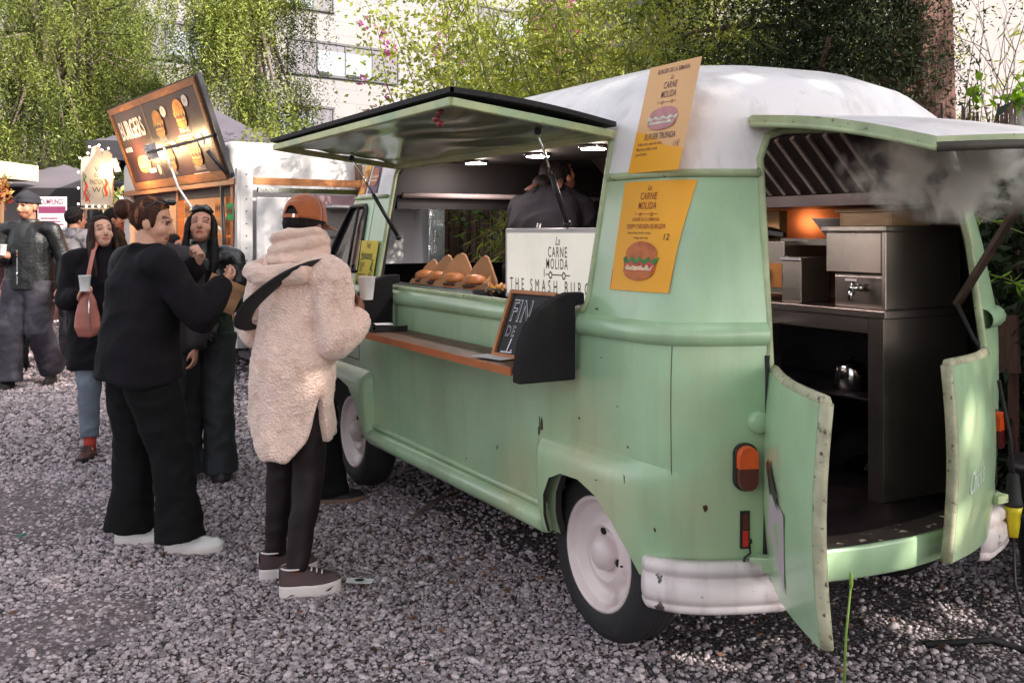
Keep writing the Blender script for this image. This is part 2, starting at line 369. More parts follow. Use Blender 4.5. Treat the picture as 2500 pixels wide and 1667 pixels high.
wglass = M('pale_blind_behind_glass', (.20, .225, .25), .35, var=.06)
def building(name, label, lat, dep, rot, length, height, x0, mat, bands, fl0, flh, nf):
    o = thing(name, label, 'building', spot(lat, dep), rot)
    b = MB(); b.box((-x0, 0, 0), (length - x0, 9, height)); b.build('wall', mat, o)
    b = MB(); b.box((-x0 - .2, -.25, height), (length - x0 + .2, 9.2, height + .3)); b.build('roof', wpanel, o)
    for k in range(nf):
        for x, w in bands[k % len(bands)]:
            z = fl0 + k * flh; hgt = 1.45
            b = MB(); b.box((x, -.03, z), (x + w, -.004, z + hgt), 0); b.box((x - .05, -.12, z - .07), (x + w + .05, -.004, z - .003), 1); b.box((x - .05, -.09, z + hgt + .003), (x + w + .05, -.004, z + hgt + .1), 1)
            npan = 4
            for q in range(npan + 1): xx = x + (w - .07) * q / npan; b.box((xx, -.07, z), (xx + .07, -.032, z + hgt), 1)
            f = b.build('window', [wpanel, wframe], o)
            for q in (1, 2):
                xx = x + (w - .07) * q / npan; b = MB(); b.box((xx + .075, -.055, z + .05), (xx + (w - .07) / npan - .005, -.034, z + hgt * .78), 0); b.build('pane', wglass, f)
                b = MB(); rq = random.Random(int(x * 7 + k * 31 + q))
                for s_ in range(5): b.ball((xx + .15 + .13 * s_, -.10, z + .05), (.09 + .03 * rq.random(), .05, .06 + .10 * rq.random()), 8)
                b.build('sill_plant', M('dark_sill_plant', (.02, .025, .018), .9), f)
    return o
white_panel = panelmat('white_facade_panels', (.19, .175, .178), 1.9, .62, .012)
# local x runs along the facade towards the right of the picture
building('office_building', 'white panelled building with bands of grey framed windows behind the trees', -8.7, 45, R(-80), 60, 24, 26, white_panel, [[(-23, 4), (-13, 4), (-3.4, 4.1), (9, 4), (19, 4)], [(-18, 4), (-8, 4), (-1.6, 5.8), (6.5, 4), (14, 4)]], 5.65, 2.95, 6)
building('pale_building', 'pale pinkish building wall behind the bare twigs at the upper right', 8.6, 19.5, R(-100), 16, 14, 5.5, M('pale_pink_render', (.24, .21, .21), .8, var=.05, scale=.6), [[(-5, .01)]], 3, 3, 0)

# --- reed fence behind the truck
fo = thing('reed_fence', 'dark brown reed fence standing behind the food truck', 'fence', (0, -2.75, 0))
V = []; F = []; n = 1500; xs = np.sort(RNG.uniform(-2.4, 12.0, n)); hh = 2.25 + RNG.normal(0, .06, n); w = .005 + .006 * RNG.random(n); yo = RNG.normal(0, .012, n); tl = RNG.normal(0, .02, n)
for k in range(n):
    a = len(V); x, h_, q = xs[k], hh[k], w[k]
    V += [(x - q, yo[k], 0), (x, yo[k] + q, 0), (x + q, yo[k], 0), (x - q + tl[k], yo[k], h_), (x + tl[k], yo[k] + q, h_), (x + q + tl[k], yo[k], h_)]; F += [(a, a + 3, a + 4, a + 1), (a + 1, a + 4, a + 5, a + 2)]
me = mesh_np('reed_panel', np.array(V), np.array(F), leafmat('reed', (.045, .026, .024), (.20, .12, .095), .0, .8), fo, tone=np.repeat(RNG.random(n), 2))
b = MB(); b.box((-2.4, -.05, 0), (12, -.035, 2.15)); b.build('backing_mat', M('dark_brown_mat', (.035, .02, .018), .9), fo)
for x in np.arange(-2, 12, 2.3):
    b = MB(); b.tube([(x, -.09, 0), (x, -.09, 2.3)], .035, 8); b.build('post', M('fence_post_wood', (.08, .05, .035), .8), fo)

# --- vegetation
def tubes(paths, mat, name, parent, n=6):
    b = MB()
    for pts, r in paths: b.tube(pts, r, n, cap=False)
    return b.build(name, mat, parent)
bark = M('red_brown_bark', (.19, .092, .074), .9, var=.3, scale=5, stretch=(4, 4, .5), bump=.9, bscale=10, col2=(.22, .13, .105), c2=(.55, .62), c2scale=5)
bark_g = M('grey_brown_bark', (.14, .105, .09), .9, var=.3, scale=6, bump=.6, bscale=25)
def wander(p, d, L_, n, rg, wob=.15, droop=0.):
    p = Vector(p); d = Vector(d).normalized(); out = [p.copy()]
    for _ in range(n):
        d = (d + Vector((rg.gauss(0, wob), rg.gauss(0, wob), rg.gauss(0, wob) - droop))).normalized(); p = p + d * (L_ / n); out.append(p.copy())
    return out

def pepper_tree(lat, dep, rx, ry, z0, z1, nclump, seed, label, trunk_h, low):
    """weeping tree: strands of narrow leaves hang from clumps on arching limbs"""
    rng = np.random.default_rng(seed); rg = random.Random(seed); base = spot(lat, dep); o = thing('pepper_tree', label, 'tree', base)
    paths = [(wander((0, 0, 0), (.05, 0, 1), trunk_h, 8, rg, .06), [.32 - .02 * k for k in range(9)])]; top = paths[0][0][-1]
    cl = []
    for k in range(nclump):
        a = rng.uniform(0, 2 * math.pi); q = math.sqrt(rng.uniform(.02, 1)); z = rng.uniform(z0, z1); tap = math.sqrt(max(.1, 1 - ((z - (z0 + z1) / 2) / ((z1 - z0) * .62)) ** 2))
        cl.append((rx * q * tap * math.cos(a), ry * q * tap * math.sin(a), z))
    for c in cl[::3]:
        m = Vector(c) * .5 + Vector((0, 0, top.z * .55 + .6)); paths.append(([top * .8, top.lerp(m, .6), m, Vector(c)], [.13, .09, .05, .02]))
    tubes(paths, bark_g, 'trunk', o, 7)
    Ps = []; Ds = []; Ls = []; Ts = []
    for c in cl:
        tone = rng.uniform(.05, .95); ns = int(rng.uniform(22, 46)); rad = rng.uniform(.35, .95)
        for s in range(ns):
            off = rng.normal(0, rad * .5, 3) * (1, 1, .5); p = np.array(c) + off; ln = rng.uniform(.3, 1.35) * min(1.4, max(.45, (p[2] - low) / 2.2)); m = max(4, int(ln / .045))
            t = np.linspace(0, 1, m); sw = rng.normal(0, .16, 2)
            q = np.stack([p[0] + sw[0] * t * ln + rng.normal(0, .02, m), p[1] + sw[1] * t * ln + rng.normal(0, .02, m), p[2] + .22 * np.sin(t * 2.2) * ln * .3 - ln * t ** 1.25], 1)
            dd = np.stack([rng.normal(0, .75, m), rng.normal(0, .75, m), -.55 + rng.normal(0, .35, m)], 1)
            Ps.append(q); Ds.append(dd); Ls.append(rng.uniform(.06, .13, m)); Ts.append(np.clip(tone + rng.normal(0, .18, m), 0, 1))
    P = np.concatenate(Ps); D_ = np.concatenate(Ds); L_ = np.concatenate(Ls); T = np.concatenate(Ts); ok = P[:, 2] > low
    V, F, T = leaves(P[ok], D_[ok], L_[ok], L_[ok] * .26, T[ok], rng)
    mesh_np('crown', V, F, LEAF['pepper'], o, T); return o
LEAF = dict(pepper=leafmat('pepper_tree_leaf', (.035, .05, .012), (.30, .345, .075), .30),
            bamboo=leafmat('bamboo_leaf', (.06, .085, .016), (.37, .38, .065), .38),
            cypress=leafmat('cypress_spray', (.018, .030, .014), (.075, .095, .028), .18, .6),
            boug=leafmat('bougainvillea_leaf', (.08, .105, .02), (.30, .33, .06), .38), pink=leafmat('pink_bract', (.38, .05, .22), (.62, .22, .42), .4),
            shrub=leafmat('dark_shrub_leaf', (.012, .022, .010), (.045, .07, .02), .2), ivy=leafmat('ivy_leaf', (.025, .05, .014), (.10, .17, .035), .3), lime=leafmat('bright_lime_leaf', (.12, .22, .02), (.26, .42, .05), .45))

pepper_tree(-11.9, 25.5, 3.0, 3.0, 3.0, 9.6, 150, 1, 'big weeping tree filling the upper left corner with light green strands', 5, 1.7)
pepper_tree(-12.6, 30, 4.4, 3.6, 3.0, 10.4, 100, 5, 'weeping tree cut off by the left edge behind the flower stall', 5, 1.5)
pepper_tree(-6.25, 23.5, 1.15, 1.6, 4.0, 8.6, 62, 2, 'slimmer weeping tree between the menu board and the grey window', 6, 2.6)

def leafy(name, cat, label, base, clumps, mat, n_per, L_, Wr, rad, seed, hang=.35, stems=None, stem_mat=None, tone_j=.2, group=None, out=.7):
    """generic shrub: leaf clumps (x, y, z, tone) round a base"""
    rng = np.random.default_rng(seed); o = thing(name, label, cat, base, 0, group)
    if stems: tubes(stems, stem_mat or bark_g, 'stem', o, 5)
    Ps = []; Ds = []; Ts = []
    for x, y, z, t in clumps:
        m = int(n_per * rng.uniform(.6, 1.4)); q = rng.normal(0, 1, (m, 3)); q *= (rad * rng.uniform(.5, 1.2, (m, 1))) / (np.linalg.norm(q, axis=1, keepdims=True) + 1e-6) * rng.uniform(.2, 1, (m, 1)) ** .6
        Ps.append(q + (x, y, z)); Ds.append(q / rad * out + rng.normal(0, .5, (m, 3)) + (0, 0, -hang)); Ts.append(np.clip(t + rng.normal(0, tone_j, m), 0, 1))
    P = np.concatenate(Ps); D_ = np.concatenate(Ds); T = np.concatenate(Ts); m = len(P); l = L_ * rng.uniform(.6, 1.35, m)
    V, F, T = leaves(P, D_, l, l * Wr, T, rng); mesh_np('foliage', V, F, mat, o, T); return o

# bougainvillea: arching canes with leaves and pink bracts
def bougainvillea(lat, dep, seed, label, ncane, spread, height, lean):
    rng = np.random.default_rng(seed); rg = random.Random(seed); o = thing('bougainvillea', label, 'shrub', spot(lat, dep)); paths = []; P = []; D_ = []; T = []; Q = []
    for k in range(ncane):
        a = rg.uniform(0, 2 * math.pi); h = height * rg.uniform(.55, 1.12); r0 = rg.uniform(0, spread * .5)
        p = wander((r0 * math.cos(a), r0 * math.sin(a), .3), (.13 * math.cos(a) + lean[0], .13 * math.sin(a) + lean[1], 1), h, 14, rg, .09, .015); paths.append((p, [.022 - .0014 * i for i in range(15)]))
        cane_t = rg.uniform(.2, .95); flower = rg.random() < .22
        for i in range(2, 15):
            m = int(64 * rg.uniform(.4, 1.3) * (1.2 if i < 12 else .7)); c = np.array(p[i]); q = rng.normal(0, 1, (m, 3)) * (.20 + .20 * (1 - i / 15)); P.append(q + c); D_.append(q * 2 + rng.normal(0, .5, (m, 3))); T.append(np.clip(cane_t + rng.normal(0, .22, m), 0, 1))
            if flower and i > 6:
                for _ in range(rg.randint(0, 4)): Q.append(rng.normal(0, .05, (16, 3)) + c + rng.normal(0, .16, 3))
    tubes(paths, bark_g, 'stem', o, 5); P = np.concatenate(P); D_ = np.concatenate(D_); T = np.concatenate(T); l = .085 * rng.uniform(.6, 1.3, len(P))
    V, F, T = leaves(P, D_, l, l * .55, T, rng); mesh_np('foliage', V, F, LEAF['boug'], o, T)
    Q = np.concatenate(Q); l = .06 * rng.uniform(.6, 1.3, len(Q)); V, F, T = leaves(Q, rng.normal(0, 1, (len(Q), 3)), l, l * .8, rng.random(len(Q)), rng); mesh_np('blossom', V, F, LEAF['pink'], o, T)
bougainvillea(-.30, 14.5, 21, 'tall bougainvillea with pink blossom rising behind the raised hatch', 30, .95, 5.1, (.0, .0))
bougainvillea(.35, 13.5, 22, 'airy bougainvillea canes thinning out in front of the bamboo', 26, 1.5, 5.0, (.0, -.05))
rg = random.Random(31)
leafy('shrub', 'shrub', 'dark bushy shrub just above the far end of the hatch', spot(-3.1, 15.5), [(rg.gauss(0, .8), rg.gauss(0, .7), rg.uniform(1.4, 3.2), rg.random()) for _ in range(40)], LEAF['boug'], 110, .08, .5, .42, 33)

# bamboo: culms, twigs, bunches of drooping lance leaves
def bamboo(lat, dep, seed, label, nculm, sx, sy, h0, h1, nb, lean=0.):
    rng = np.random.default_rng(seed); rg = random.Random(seed); o = thing('bamboo', label, 'bamboo', spot(lat, dep)); paths = []; P = []; D_ = []; T = []
    for k in range(nculm):
        x, y = rg.uniform(-sx, sx), rg.uniform(-sy, sy); h = rg.uniform(h0, h1); p = wander((x, y, 0), (rg.gauss(0, .12), rg.gauss(0, .12) + lean, 1), h, 12, rg, .05, .008); paths.append((p, [.018 - .0011 * i for i in range(13)]))
        for _ in range(nb):
            i = rg.randint(3, 12); c = np.array(p[i]) + rng.normal(0, .06, 3); dirn = rng.normal(0, 1, 3); dirn[2] *= .4; tw = c + dirn * rg.uniform(.15, .5); tone = np.clip(rng.normal(.45, .28), 0, 1)
            m = rg.randint(7, 15); s = np.linspace(.3, 1, m)[:, None]; P.append(c + (tw - c) * s + rng.normal(0, .035, (m, 3))); D_.append(dirn * .5 + rng.normal(0, .55, (m, 3)) + (0, 0, -.45)); T.append(np.clip(tone + rng.normal(0, .12, m), 0, 1))
    tubes(paths, M('bamboo_culm', (.16, .17, .05), .5, var=.3), 'culm', o, 5)
    P = np.concatenate(P); D_ = np.concatenate(D_); T = np.concatenate(T); l = .135 * rng.uniform(.6, 1.3, len(P)); V, F, T = leaves(P, D_, l, l * .125, T, rng, .1); mesh_np('foliage', V, F, LEAF['bamboo'], o, T)
bamboo(1.5, 10.6, 41, 'broad bamboo clump with yellow green leaves above the truck roof', 52, 1.3, .9, 2.6, 5.4, 105)
bamboo(.95, 12.2, 44, 'thinner bamboo leaning left in front of the white building', 18, .7, .8, 2.4, 4.9, 46)
bamboo(3.6, 12.2, 42, 'sunlit bamboo glimpsed behind the dark cypress branches', 30, 1.8, 1.0, 2.6, 5.6, 64)
bamboo(5.6, 9.4, 43, 'bamboo behind the steam at the right edge', 16, .8, .8, 1.8, 3.1, 60)

# cypress with the thick reddish trunk
def cypress(lat, dep, seed, label, trunk_r, h, boughs, name='cypress_tree'):
    rng = np.random.default_rng(seed); rg = random.Random(seed); o = thing(name, label, 'tree', spot(lat, dep))
    tp = wander((0, 0, 0), (0, 0, 1), h, 12, rg, .025); b = MB(); nseg = 20
    V = []; 
    for i, p in enumerate(tp):
        for k in range(nseg):
            a = 2 * math.pi * k / nseg; rr = trunk_r * (1.15 - .5 * i / 12) * (1 + .13 * math.sin(5 * a + i * .7) + .06 * math.sin(9 * a - i)); V.append((p.x + rr * math.cos(a), p.y + rr * math.sin(a), p.z))
    b.add(V, [(i * nseg + k, i * nseg + (k + 1) % nseg, (i + 1) * nseg + (k + 1) % nseg, (i + 1) * nseg + k) for i in range(12) for k in range(nseg)], 0, True); b.build('trunk', bark, o)
    paths = []; P = []; D_ = []; T = []; L_ = []
    for (z, lat_, dep_, dz, nb) in boughs:
        e = Vector(_r) * lat_ + Vector(_d) * dep_; s = Vector((0, 0, z)); q = [s.lerp(s + e + Vector((0, 0, dz)), t) + Vector((rg.gauss(0, .05), rg.gauss(0, .05), rg.gauss(0, .05) - .12 * math.sin(math.pi * t))) for t in np.linspace(0, 1, 9)]; paths.append((q, [.055 - .0055 * i for i in range(9)]))
        for _ in range(nb):
            t = rg.uniform(.34, 1); i = int(t * 8); c = np.array(q[i]) + rng.normal(0, .22, 3); tone = np.clip(rng.normal(.35, .25), 0, 1); dirn = np.array(e.normalized()) * .7 + rng.normal(0, .6, 3) + (0, 0, -.1)
            m = rg.randint(120, 210); sp_ = rng.normal(0, 1, (m, 3)) * (.15, .15, .10) + dirn * rng.uniform(-.1, .32, (m, 1)); P.append(c + sp_); D_.append(dirn + rng.normal(0, .7, (m, 3))); T.append(np.clip(tone + rng.normal(0, .2, m), 0, 1)); L_.append(rng.uniform(.028, .060, m))
    tubes(paths, bark, 'branch', o, 7); P = np.concatenate(P); D_ = np.concatenate(D_); T = np.concatenate(T); l = np.concatenate(L_); V, F, T = leaves(P, D_, l, l * .32, T, rng); mesh_np('crown', V, F, LEAF['cypress'], o, T); return o
rgb_ = random.Random(9)
bg_ = [(rgb_.uniform(2.9, 5.6), -rgb_.uniform(.8, 2.15), rgb_.uniform(-1.0, .6), rgb_.uniform(-.5, .5), 26) for _ in range(21)] + [(2.75, -1.7, -.3, .12, 22), (2.55, -1.15, -.9, .0, 16), (2.35, -.9, .1, -.15, 10), (4.9, 1.4, .9, .5, 10), (4.6, -2.2, -1.4, .3, 20), (4.2, -2.1, -1.7, .0, 20)]
cypress(3.50, 8.2, 51, 'dark cypress with a thick reddish trunk rising behind the truck', .225, 8, bg_)
# limbs of a second, bent trunk left of it
o = thing('leaning_tree', 'slim bent trunk and crossing limbs left of the thick cypress trunk', 'tree', spot(2.62, 8.7))
rg = random.Random(77)
tubes([([(0, 0, 0), (.05, -.05, 1.4), (-.02, 0, 2.35), (-.12, .12, 2.9), (-.30, .3, 3.5), (-.42, .45, 4.3)], [.085, .075, .065, .055, .045, .03]), ([(0, 0, 2.0), (-.20, .2, 2.42), (-.55, .5, 2.75), (-.95, .8, 3.0)], [.045, .035, .026, .015]), ([(-.12, .12, 2.9), (.2, -.1, 3.5), (.3, -.2, 4.2)], [.04, .03, .02])] , bark, 'trunk', o, 8)
leafy_c = [(rg.gauss(-.4, .5), rg.gauss(.4, .5), rg.uniform(3.5, 4.8), rg.random() * .5) for _ in range(26)]
rng = np.random.default_rng(78); Pp = np.concatenate([rng.normal(0, .2, (110, 3)) + c[:3] for c in leafy_c]); V, F, T = leaves(Pp, rng.normal(0, 1, (len(Pp), 3)), .07 * rng.uniform(.6, 1.3, len(Pp)), .02, rng.random(len(Pp)) * .6, rng); mesh_np('crown', V, F, LEAF['cypress'], o, T)

# unseen trees added behind the viewer to shade the truck and the gravel
def added_shade_tree(x, y, seed, label, h, r):
    rng = np.random.default_rng(seed); rg = random.Random(seed); o = thing('added_shade_tree', label, 'tree', (x, y, 0))
    tubes([(wander((0, 0, 0), (0, 0, 1), h * .75, 8, rg, .05), [.28 - .025 * k for k in range(9)])] + [([(0, 0, h * .35), (r * .4 * math.cos(a), r * .4 * math.sin(a), h * .55), (r * .8 * math.cos(a), r * .8 * math.sin(a), h * .7)], [.12, .08, .03]) for a in (0.5, 2, 3.6, 5)], bark, 'trunk', o, 7)
    Ps = []
    for k in range(130):
        q = rng.normal(0, 1, 3); q /= np.linalg.norm(q); q *= rng.random() ** .45; c = q * (r, r, h * .40) + (0, 0, h * .60); Ps.append(rng.normal(0, .42, (95, 3)) + c)
    P = np.concatenate(Ps); n = len(P); l = .26 * rng.uniform(.6, 1.3, n); V, F, T = leaves(P, rng.normal(0, 1, (n, 3)), l, l * .5, rng.random(n), rng); mesh_np('crown', V, F, LEAF['cypress'], o, T)
added_shade_tree(-8.2, -3.4, 91, 'unseen tall tree added for shade behind the viewer on the right', 16, 3.4)
added_shade_tree(-10.0, .2, 92, 'unseen tall tree added for shade behind the viewer in the middle', 15, 3.2)
added_shade_tree(-10.5, 4.6, 93, 'unseen tall tree added for shade behind the viewer on the left', 15, 3.2)
added_shade_tree(-9.0, -7.5, 94, 'unseen tall tree added for shade behind the viewer beyond the hedge', 16.5, 3.7)

# bare twigs, lime leaves, dark hedge and loose sprigs at the right edge
rg = random.Random(61); tw = []
for _ in range(34):
    p0 = Vector((rg.uniform(-.3, .3), rg.uniform(-.3, .3), .1)); p = wander(p0, (rg.gauss(0, .25) - .1, rg.gauss(0, .25) + .05, 1), rg.uniform(2.6, 4.2), 12, rg, .10); tw.append((p, [.011 - .0007 * i for i in range(13)]))
    for i in (5, 6, 7, 8, 9, 10): tw.append((wander(p[i], (rg.gauss(0, .6), rg.gauss(0, .6), .8), rg.uniform(.4, 1.0), 5, rg, .15), [.005, .0045, .004, .003, .002, .0015]))
o = thing('bare_shrub', 'leafless grey twigs in front of the pale wall at the upper right', 'shrub', spot(4.5, 9.0)); tubes(tw, M('grey_twig', (.13, .10, .10), .8), 'branch', o, 5)
rg = random.Random(62)
leafy('lime_shrub', 'shrub', 'bright lime green leaves catching the sun at the right edge', spot(4.62, 8.8), [(rg.gauss(0, .18), rg.gauss(0, .18), 2.72 + rg.gauss(0, .07), .5 + .4 * rg.random()) for _ in range(9)], LEAF['lime'], 26, .10, .6, .13, 63, stems=[([(0, 0, 0), (.05, 0, 1.5), (0, 0, 2.7)], [.02, .015, .006])])
rg = random.Random(64)
hedge_c = lambda n, sx, sy, z0, z1: [(rg.uniform(-sx, sx), rg.uniform(-sy, sy), rg.uniform(z0, z1), rg.random() * .7) for _ in range(n)]
leafy('hedge_shrub', 'shrub', 'dark hedge shrub right behind the rear of the truck', Vector((1.0, -2.25, 0)), hedge_c(95, 1.0, .35, .1, 1.75), LEAF['shrub'], 120, .085, .4, .28, 65)
leafy('hedge_shrub', 'shrub', 'dark hedge shrub at the right edge beside the waste bin', Vector((-.75, -2.0, 0)), hedge_c(90, .75, .4, .05, 1.9), LEAF['shrub'], 120, .085, .4, .28, 66)
rng = np.random.default_rng(67)
for lat, dep, z, lab, s_ in ((2.15, 4.35, 1.33, 'small sprig of yellow green bamboo leaves against the dark hedge', 5), (2.02, 4.4, 1.62, 'single sunlit bamboo tip just right of the prop strut', 3)):
    base = spot(lat, dep, z); o = thing('bamboo_sprig', lab, 'sprig', base)
    tubes([([(-.1, -.25, -.1), (0, 0, 0), (.05, .12, .03)], [.003, .0025, .001])], M('sprig_stem', (.2, .2, .06), .6), 'stem', o, 5)
    m = 5 * s_; t = rng.uniform(0, 1, (m, 1)); P = np.array((-.06, -.12, -.05)) + t * np.array((.11, .24, .08)); V, F, T = leaves(P, rng.normal(0, 1, (m, 3)) + (0, .3, -.2), .06 * rng.uniform(.7, 1.4, m), .010, .6 + .4 * rng.random(m), rng); mesh_np('foliage', V, F, LEAF['lime'], o, T)
rg = random.Random(68)
# ivy on the reed fence, seen through the truck
leafy('ivy', 'ivy', 'ivy trailing over the reed fence seen through the truck', Vector((8.0, -2.6, 0)), [(-1.6 + .5 * k + rg.gauss(0, .25), rg.uniform(0, .1), rg.uniform(.9, 2.3), rg.random()) for k in range(8) for _ in range(5)], LEAF['ivy'], 22, .07, .75, .17, 69)
leafy('ivy', 'ivy', 'fresh green leaves just left of the lit sign', Vector((5.2, -2.3, 0)), [(rg.gauss(0, .06), rg.gauss(0, .05), 1.38 + rg.gauss(0, .07), .9) for _ in range(5)], LEAF['lime'], 9, .085, .8, .07, 70, stems=[([(0, 0, 0), (0, 0, 1.4)], [.008, .004])])
# weathered plank leaning by the hedge and stones
b = MB(); b.bar((-.10, -1.58, .84), (-.075, -1.6, 1.12), .11, .02, ref=(0, 1, 0)); b.bar((-.10, -1.62, .0), (-.085, -1.63, 1.0), .04, .03, ref=(0, 1, 0)); tag(b.build('plank', M('red_brown_plank', (.13, .06, .045), .85, var=.25, stretch=(8, 8, 1), scale=6)), 'weathered brown plank on a stake beside the truck rear', 'plank')
# ================================================================== THE FOOD TRUCK
GREEN = (.385, .56, .345)
paint = M('mint_paint', GREEN, .33, var=.15, scale=2.4, col2=(.46, .50, .30), c2=(.48, .72), c2scale=1.8, c3=(.13, .11, .07), c3r=(.73, .79), c3scale=11., bump=.12, bscale=4., coat=.6, streak=((.20, .19, .11), .50, .85, .30))
paint_edge = M('worn_green_edge', (.40, .47, .27), .45, var=.2, scale=12., col2=(.12, .09, .05), c2=(.64, .72), c2scale=34.)
roofw = M('white_roof_paint', (.86, .81, .82), .42, var=.05, scale=3., col2=(.58, .54, .55), c2=(.56, .75), c2scale=2.5, c3=(.30, .24, .24), c3r=(.72, .76), c3scale=7., streak=((.42, .36, .35), .50, .78, .6), bump=.05, bscale=6., coat=.15)
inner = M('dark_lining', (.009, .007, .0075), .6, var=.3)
rubber = M('tyre_rubber', (.018, .016, .018), .75, var=.3, bump=.2, bscale=40)
rimw = M('pinkish_white_wheel_paint', (.78, .65, .64), .35, var=.06, scale=8, col2=(.50, .38, .36), c2=(.62, .75), c2scale=5, coat=.3)
hole = M('black_hole', (.006, .005, .006), .8)
bumperw = M('chipped_white_bumper_paint', (.78, .68, .68), .42, var=.06, col2=(.42, .33, .33), c2=(.58, .72), c2scale=6, c3=(.07, .05, .045), c3r=(.66, .69), c3scale=16., coat=.1, streak=((.40, .30, .29), .50, .75, .6))
steel = M('dull_stainless_steel', (.46, .40, .345), .25, .9, var=.15, scale=4, bump=.04, bscale=20)
steel_dark = M('dark_steel_panel', (.24, .20, .18), .27, .85, var=.25, scale=3)
chrome = M('chrome', (.8, .8, .8), .1, 1.)
black = M('black_metal', (.012, .011, .012), .5, var=.3)
red_lens = M('red_lens', (.30, .008, .01), .12, coat=.5, var=.2, scale=30)
orange_lens = M('orange_lens', (.75, .085, .01), .12, coat=.5, var=.2, scale=30)
dark_red = M('dark_red_lens', (.10, .008, .01), .15, coat=.5)
glassm = M('dark_window_glass', (.03, .03, .035), .04, spec=.8, alpha=.45, coat=.5)

ZW = [.35, .40, .45, .60, .75, .95, 1.16, 1.24, 1.48, 1.73, 1.92, 2.0, 2.08, 2.15, 2.203, 2.236, 2.262, 2.272]
WW = [.85, .868, .88, .893, .90, .90, .895, .885, .845, .80, .76, .715, .64, .535, .41, .29, .14, .05]
ZR = [.35, 1.05, 1.2, 1.48, 1.73, 1.92, 2.0, 2.08, 2.15, 2.203, 2.236, 2.262, 2.272]
RR = [-.79, -.80, -.795, -.76, -.71, -.665, -.63, -.55, -.38, -.12, .12, .5, .8]
ZF = [.35, .9, 1.2, 1.30, 1.73, 1.95, 2.08, 2.17, 2.236, 2.272]
FF = [3.36, 3.48, 3.42, 3.28, 2.86, 2.66, 2.45, 2.2, 1.9, 1.6]
REAR = resample([(0, 0), (.02, .25), (.05, .43), (.11, .62), (.155, .76), (.21, .88), (.28, .957), (.38, .993), (.62, 1.)], 26)
FRNT = resample([(.75, 1), (.40, .992), (.20, .95), (.09, .80), (.03, .48), (0, 0)], 14)
def half_outline(z, off=0.):
    W = float(np.interp(z, ZW, WW)); r = float(np.interp(z, ZR, RR)); f = float(np.interp(z, ZF, FF))
    k = min(1., W / .5)
    pts = [(r + d * k, W * y) for d, y in REAR]
    pts += [(x, W) for x in np.linspace(r + .62 * k, f - .75 * k, 16)[1:-1]]
    pts += [(f - d * k, W * y) for d, y in FRNT]
    return np.array(pts)
def loop_pts(z):
    h = half_outline(z); return [(x, y, z) for x, y in h] + [(x, -y, z) for x, y in h[-2:0:-1]]
def side_pt(x, z, off=0., sgn=1):
    """point of the left side of the body at x, z, moved out by off along the plan normal"""
    h = half_outline(z); i = min(max(int(np.searchsorted(h[:, 0], x)), 1), len(h) - 1)
    k = int(np.argmax(h[:, 1])); xs = h[:len(h) - 8, 0]; ys = h[:len(h) - 8, 1]
    y = float(np.interp(x, xs, ys)); e = .03
    t = Vector((2 * e, float(np.interp(x + e, xs, ys)) - float(np.interp(x - e, xs, ys)))); n = Vector((-t.y, t.x)).normalized()
    return Vector((x + n.x * off, sgn * (y + n.y * off), z))
def perim_pt(s, z, off=0., sgn=1):
    """point at arc parameter s (index into the half outline) - for things that wrap the rear corner"""
    h = half_outline(z); s = min(max(s, 0), len(h) - 1.001); i = int(s); u = s - i
    p = h[i] * (1 - u) + h[i + 1] * u; a = h[max(i - 1, 0)]; b = h[min(i + 2, len(h) - 1)]; t = b - a; n = np.array([-t[1], t[0]]); n /= np.linalg.norm(n)
    return Vector((p[0] + n[0] * off, sgn * (p[1] + n[1] * off), z))

truck = thing('food_truck', 'old mint green food truck with a white roof, its side hatch and rear doors open', 'food truck')

def shell(name, zs, mats, top=False):
    loops = [loop_pts(z) for z in zs]; n = len(loops[0]); V = [p for l in loops for p in l]
    Fc = [(i * n + k, (i + 1) * n + k, (i + 1) * n + (k + 1) % n, i * n + (k + 1) % n) for i in range(len(zs) - 1) for k in range(n)]
    if top: Fc.append(tuple((len(zs) - 1) * n + k for k in range(n))[::-1])
    me = bpy.data.meshes.new(name); me.from_pydata(V, [], Fc); me.update()
    for m in mats: me.materials.append(m)
    o = bpy.data.objects.new(name, me); COL.objects.link(o); o.parent = truck
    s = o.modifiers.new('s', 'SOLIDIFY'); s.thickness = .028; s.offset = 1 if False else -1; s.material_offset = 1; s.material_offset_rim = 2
    bm = bmesh.new(); bm.from_mesh(me); bmesh.ops.recalc_face_normals(bm, faces=bm.faces); bm.to_mesh(me); bm.free()
    apply_mods(o); return o
def cutter(poly, fn0, fn1):
    b = MB(); b.prism(poly, fn0, fn1); o = b.build('cut', inner)
    bm = bmesh.new(); bm.from_mesh(o.data); bmesh.ops.recalc_face_normals(bm, faces=bm.faces); bm.to_mesh(o.data); bm.free()
    return o

WIN = round_rect(-.09, 1.236, 1.99, 1.885, .05)
REAR_POLY = [(-.555, .43), (-.555, 1.1), (-.535, 1.5), (-.50, 1.78), (-.46, 1.86), (-.40, 1.885), (0, 1.905), (.40, 1.885), (.46, 1.86), (.50, 1.78), (.535, 1.5), (.555, 1.1), (.555, .43)]
ARCH_R = [(.15, .2), (.15, .40), (.13, .52), (.08, .595), (0, .628), (-.12, .632), (-.23, .60), (-.32, .53), (-.385, .44), (-.42, .34), (-.42, .2)]
ARCH_F = [(2.12, .2), (2.13, .45), (2.19, .57), (2.30, .645), (2.45, .67), (2.62, .66), (2.78, .61), (2.9, .5), (2.95, .35), (2.95, .2)]
def cuts():
    c = [cutter(WIN, lambda x, z: (x, .45, z), lambda x, z: (x, 1.3, z)),
         cutter(REAR_POLY, lambda y, z: (-1.2, y, z), lambda y, z: (-.25, y, z))]
    return c
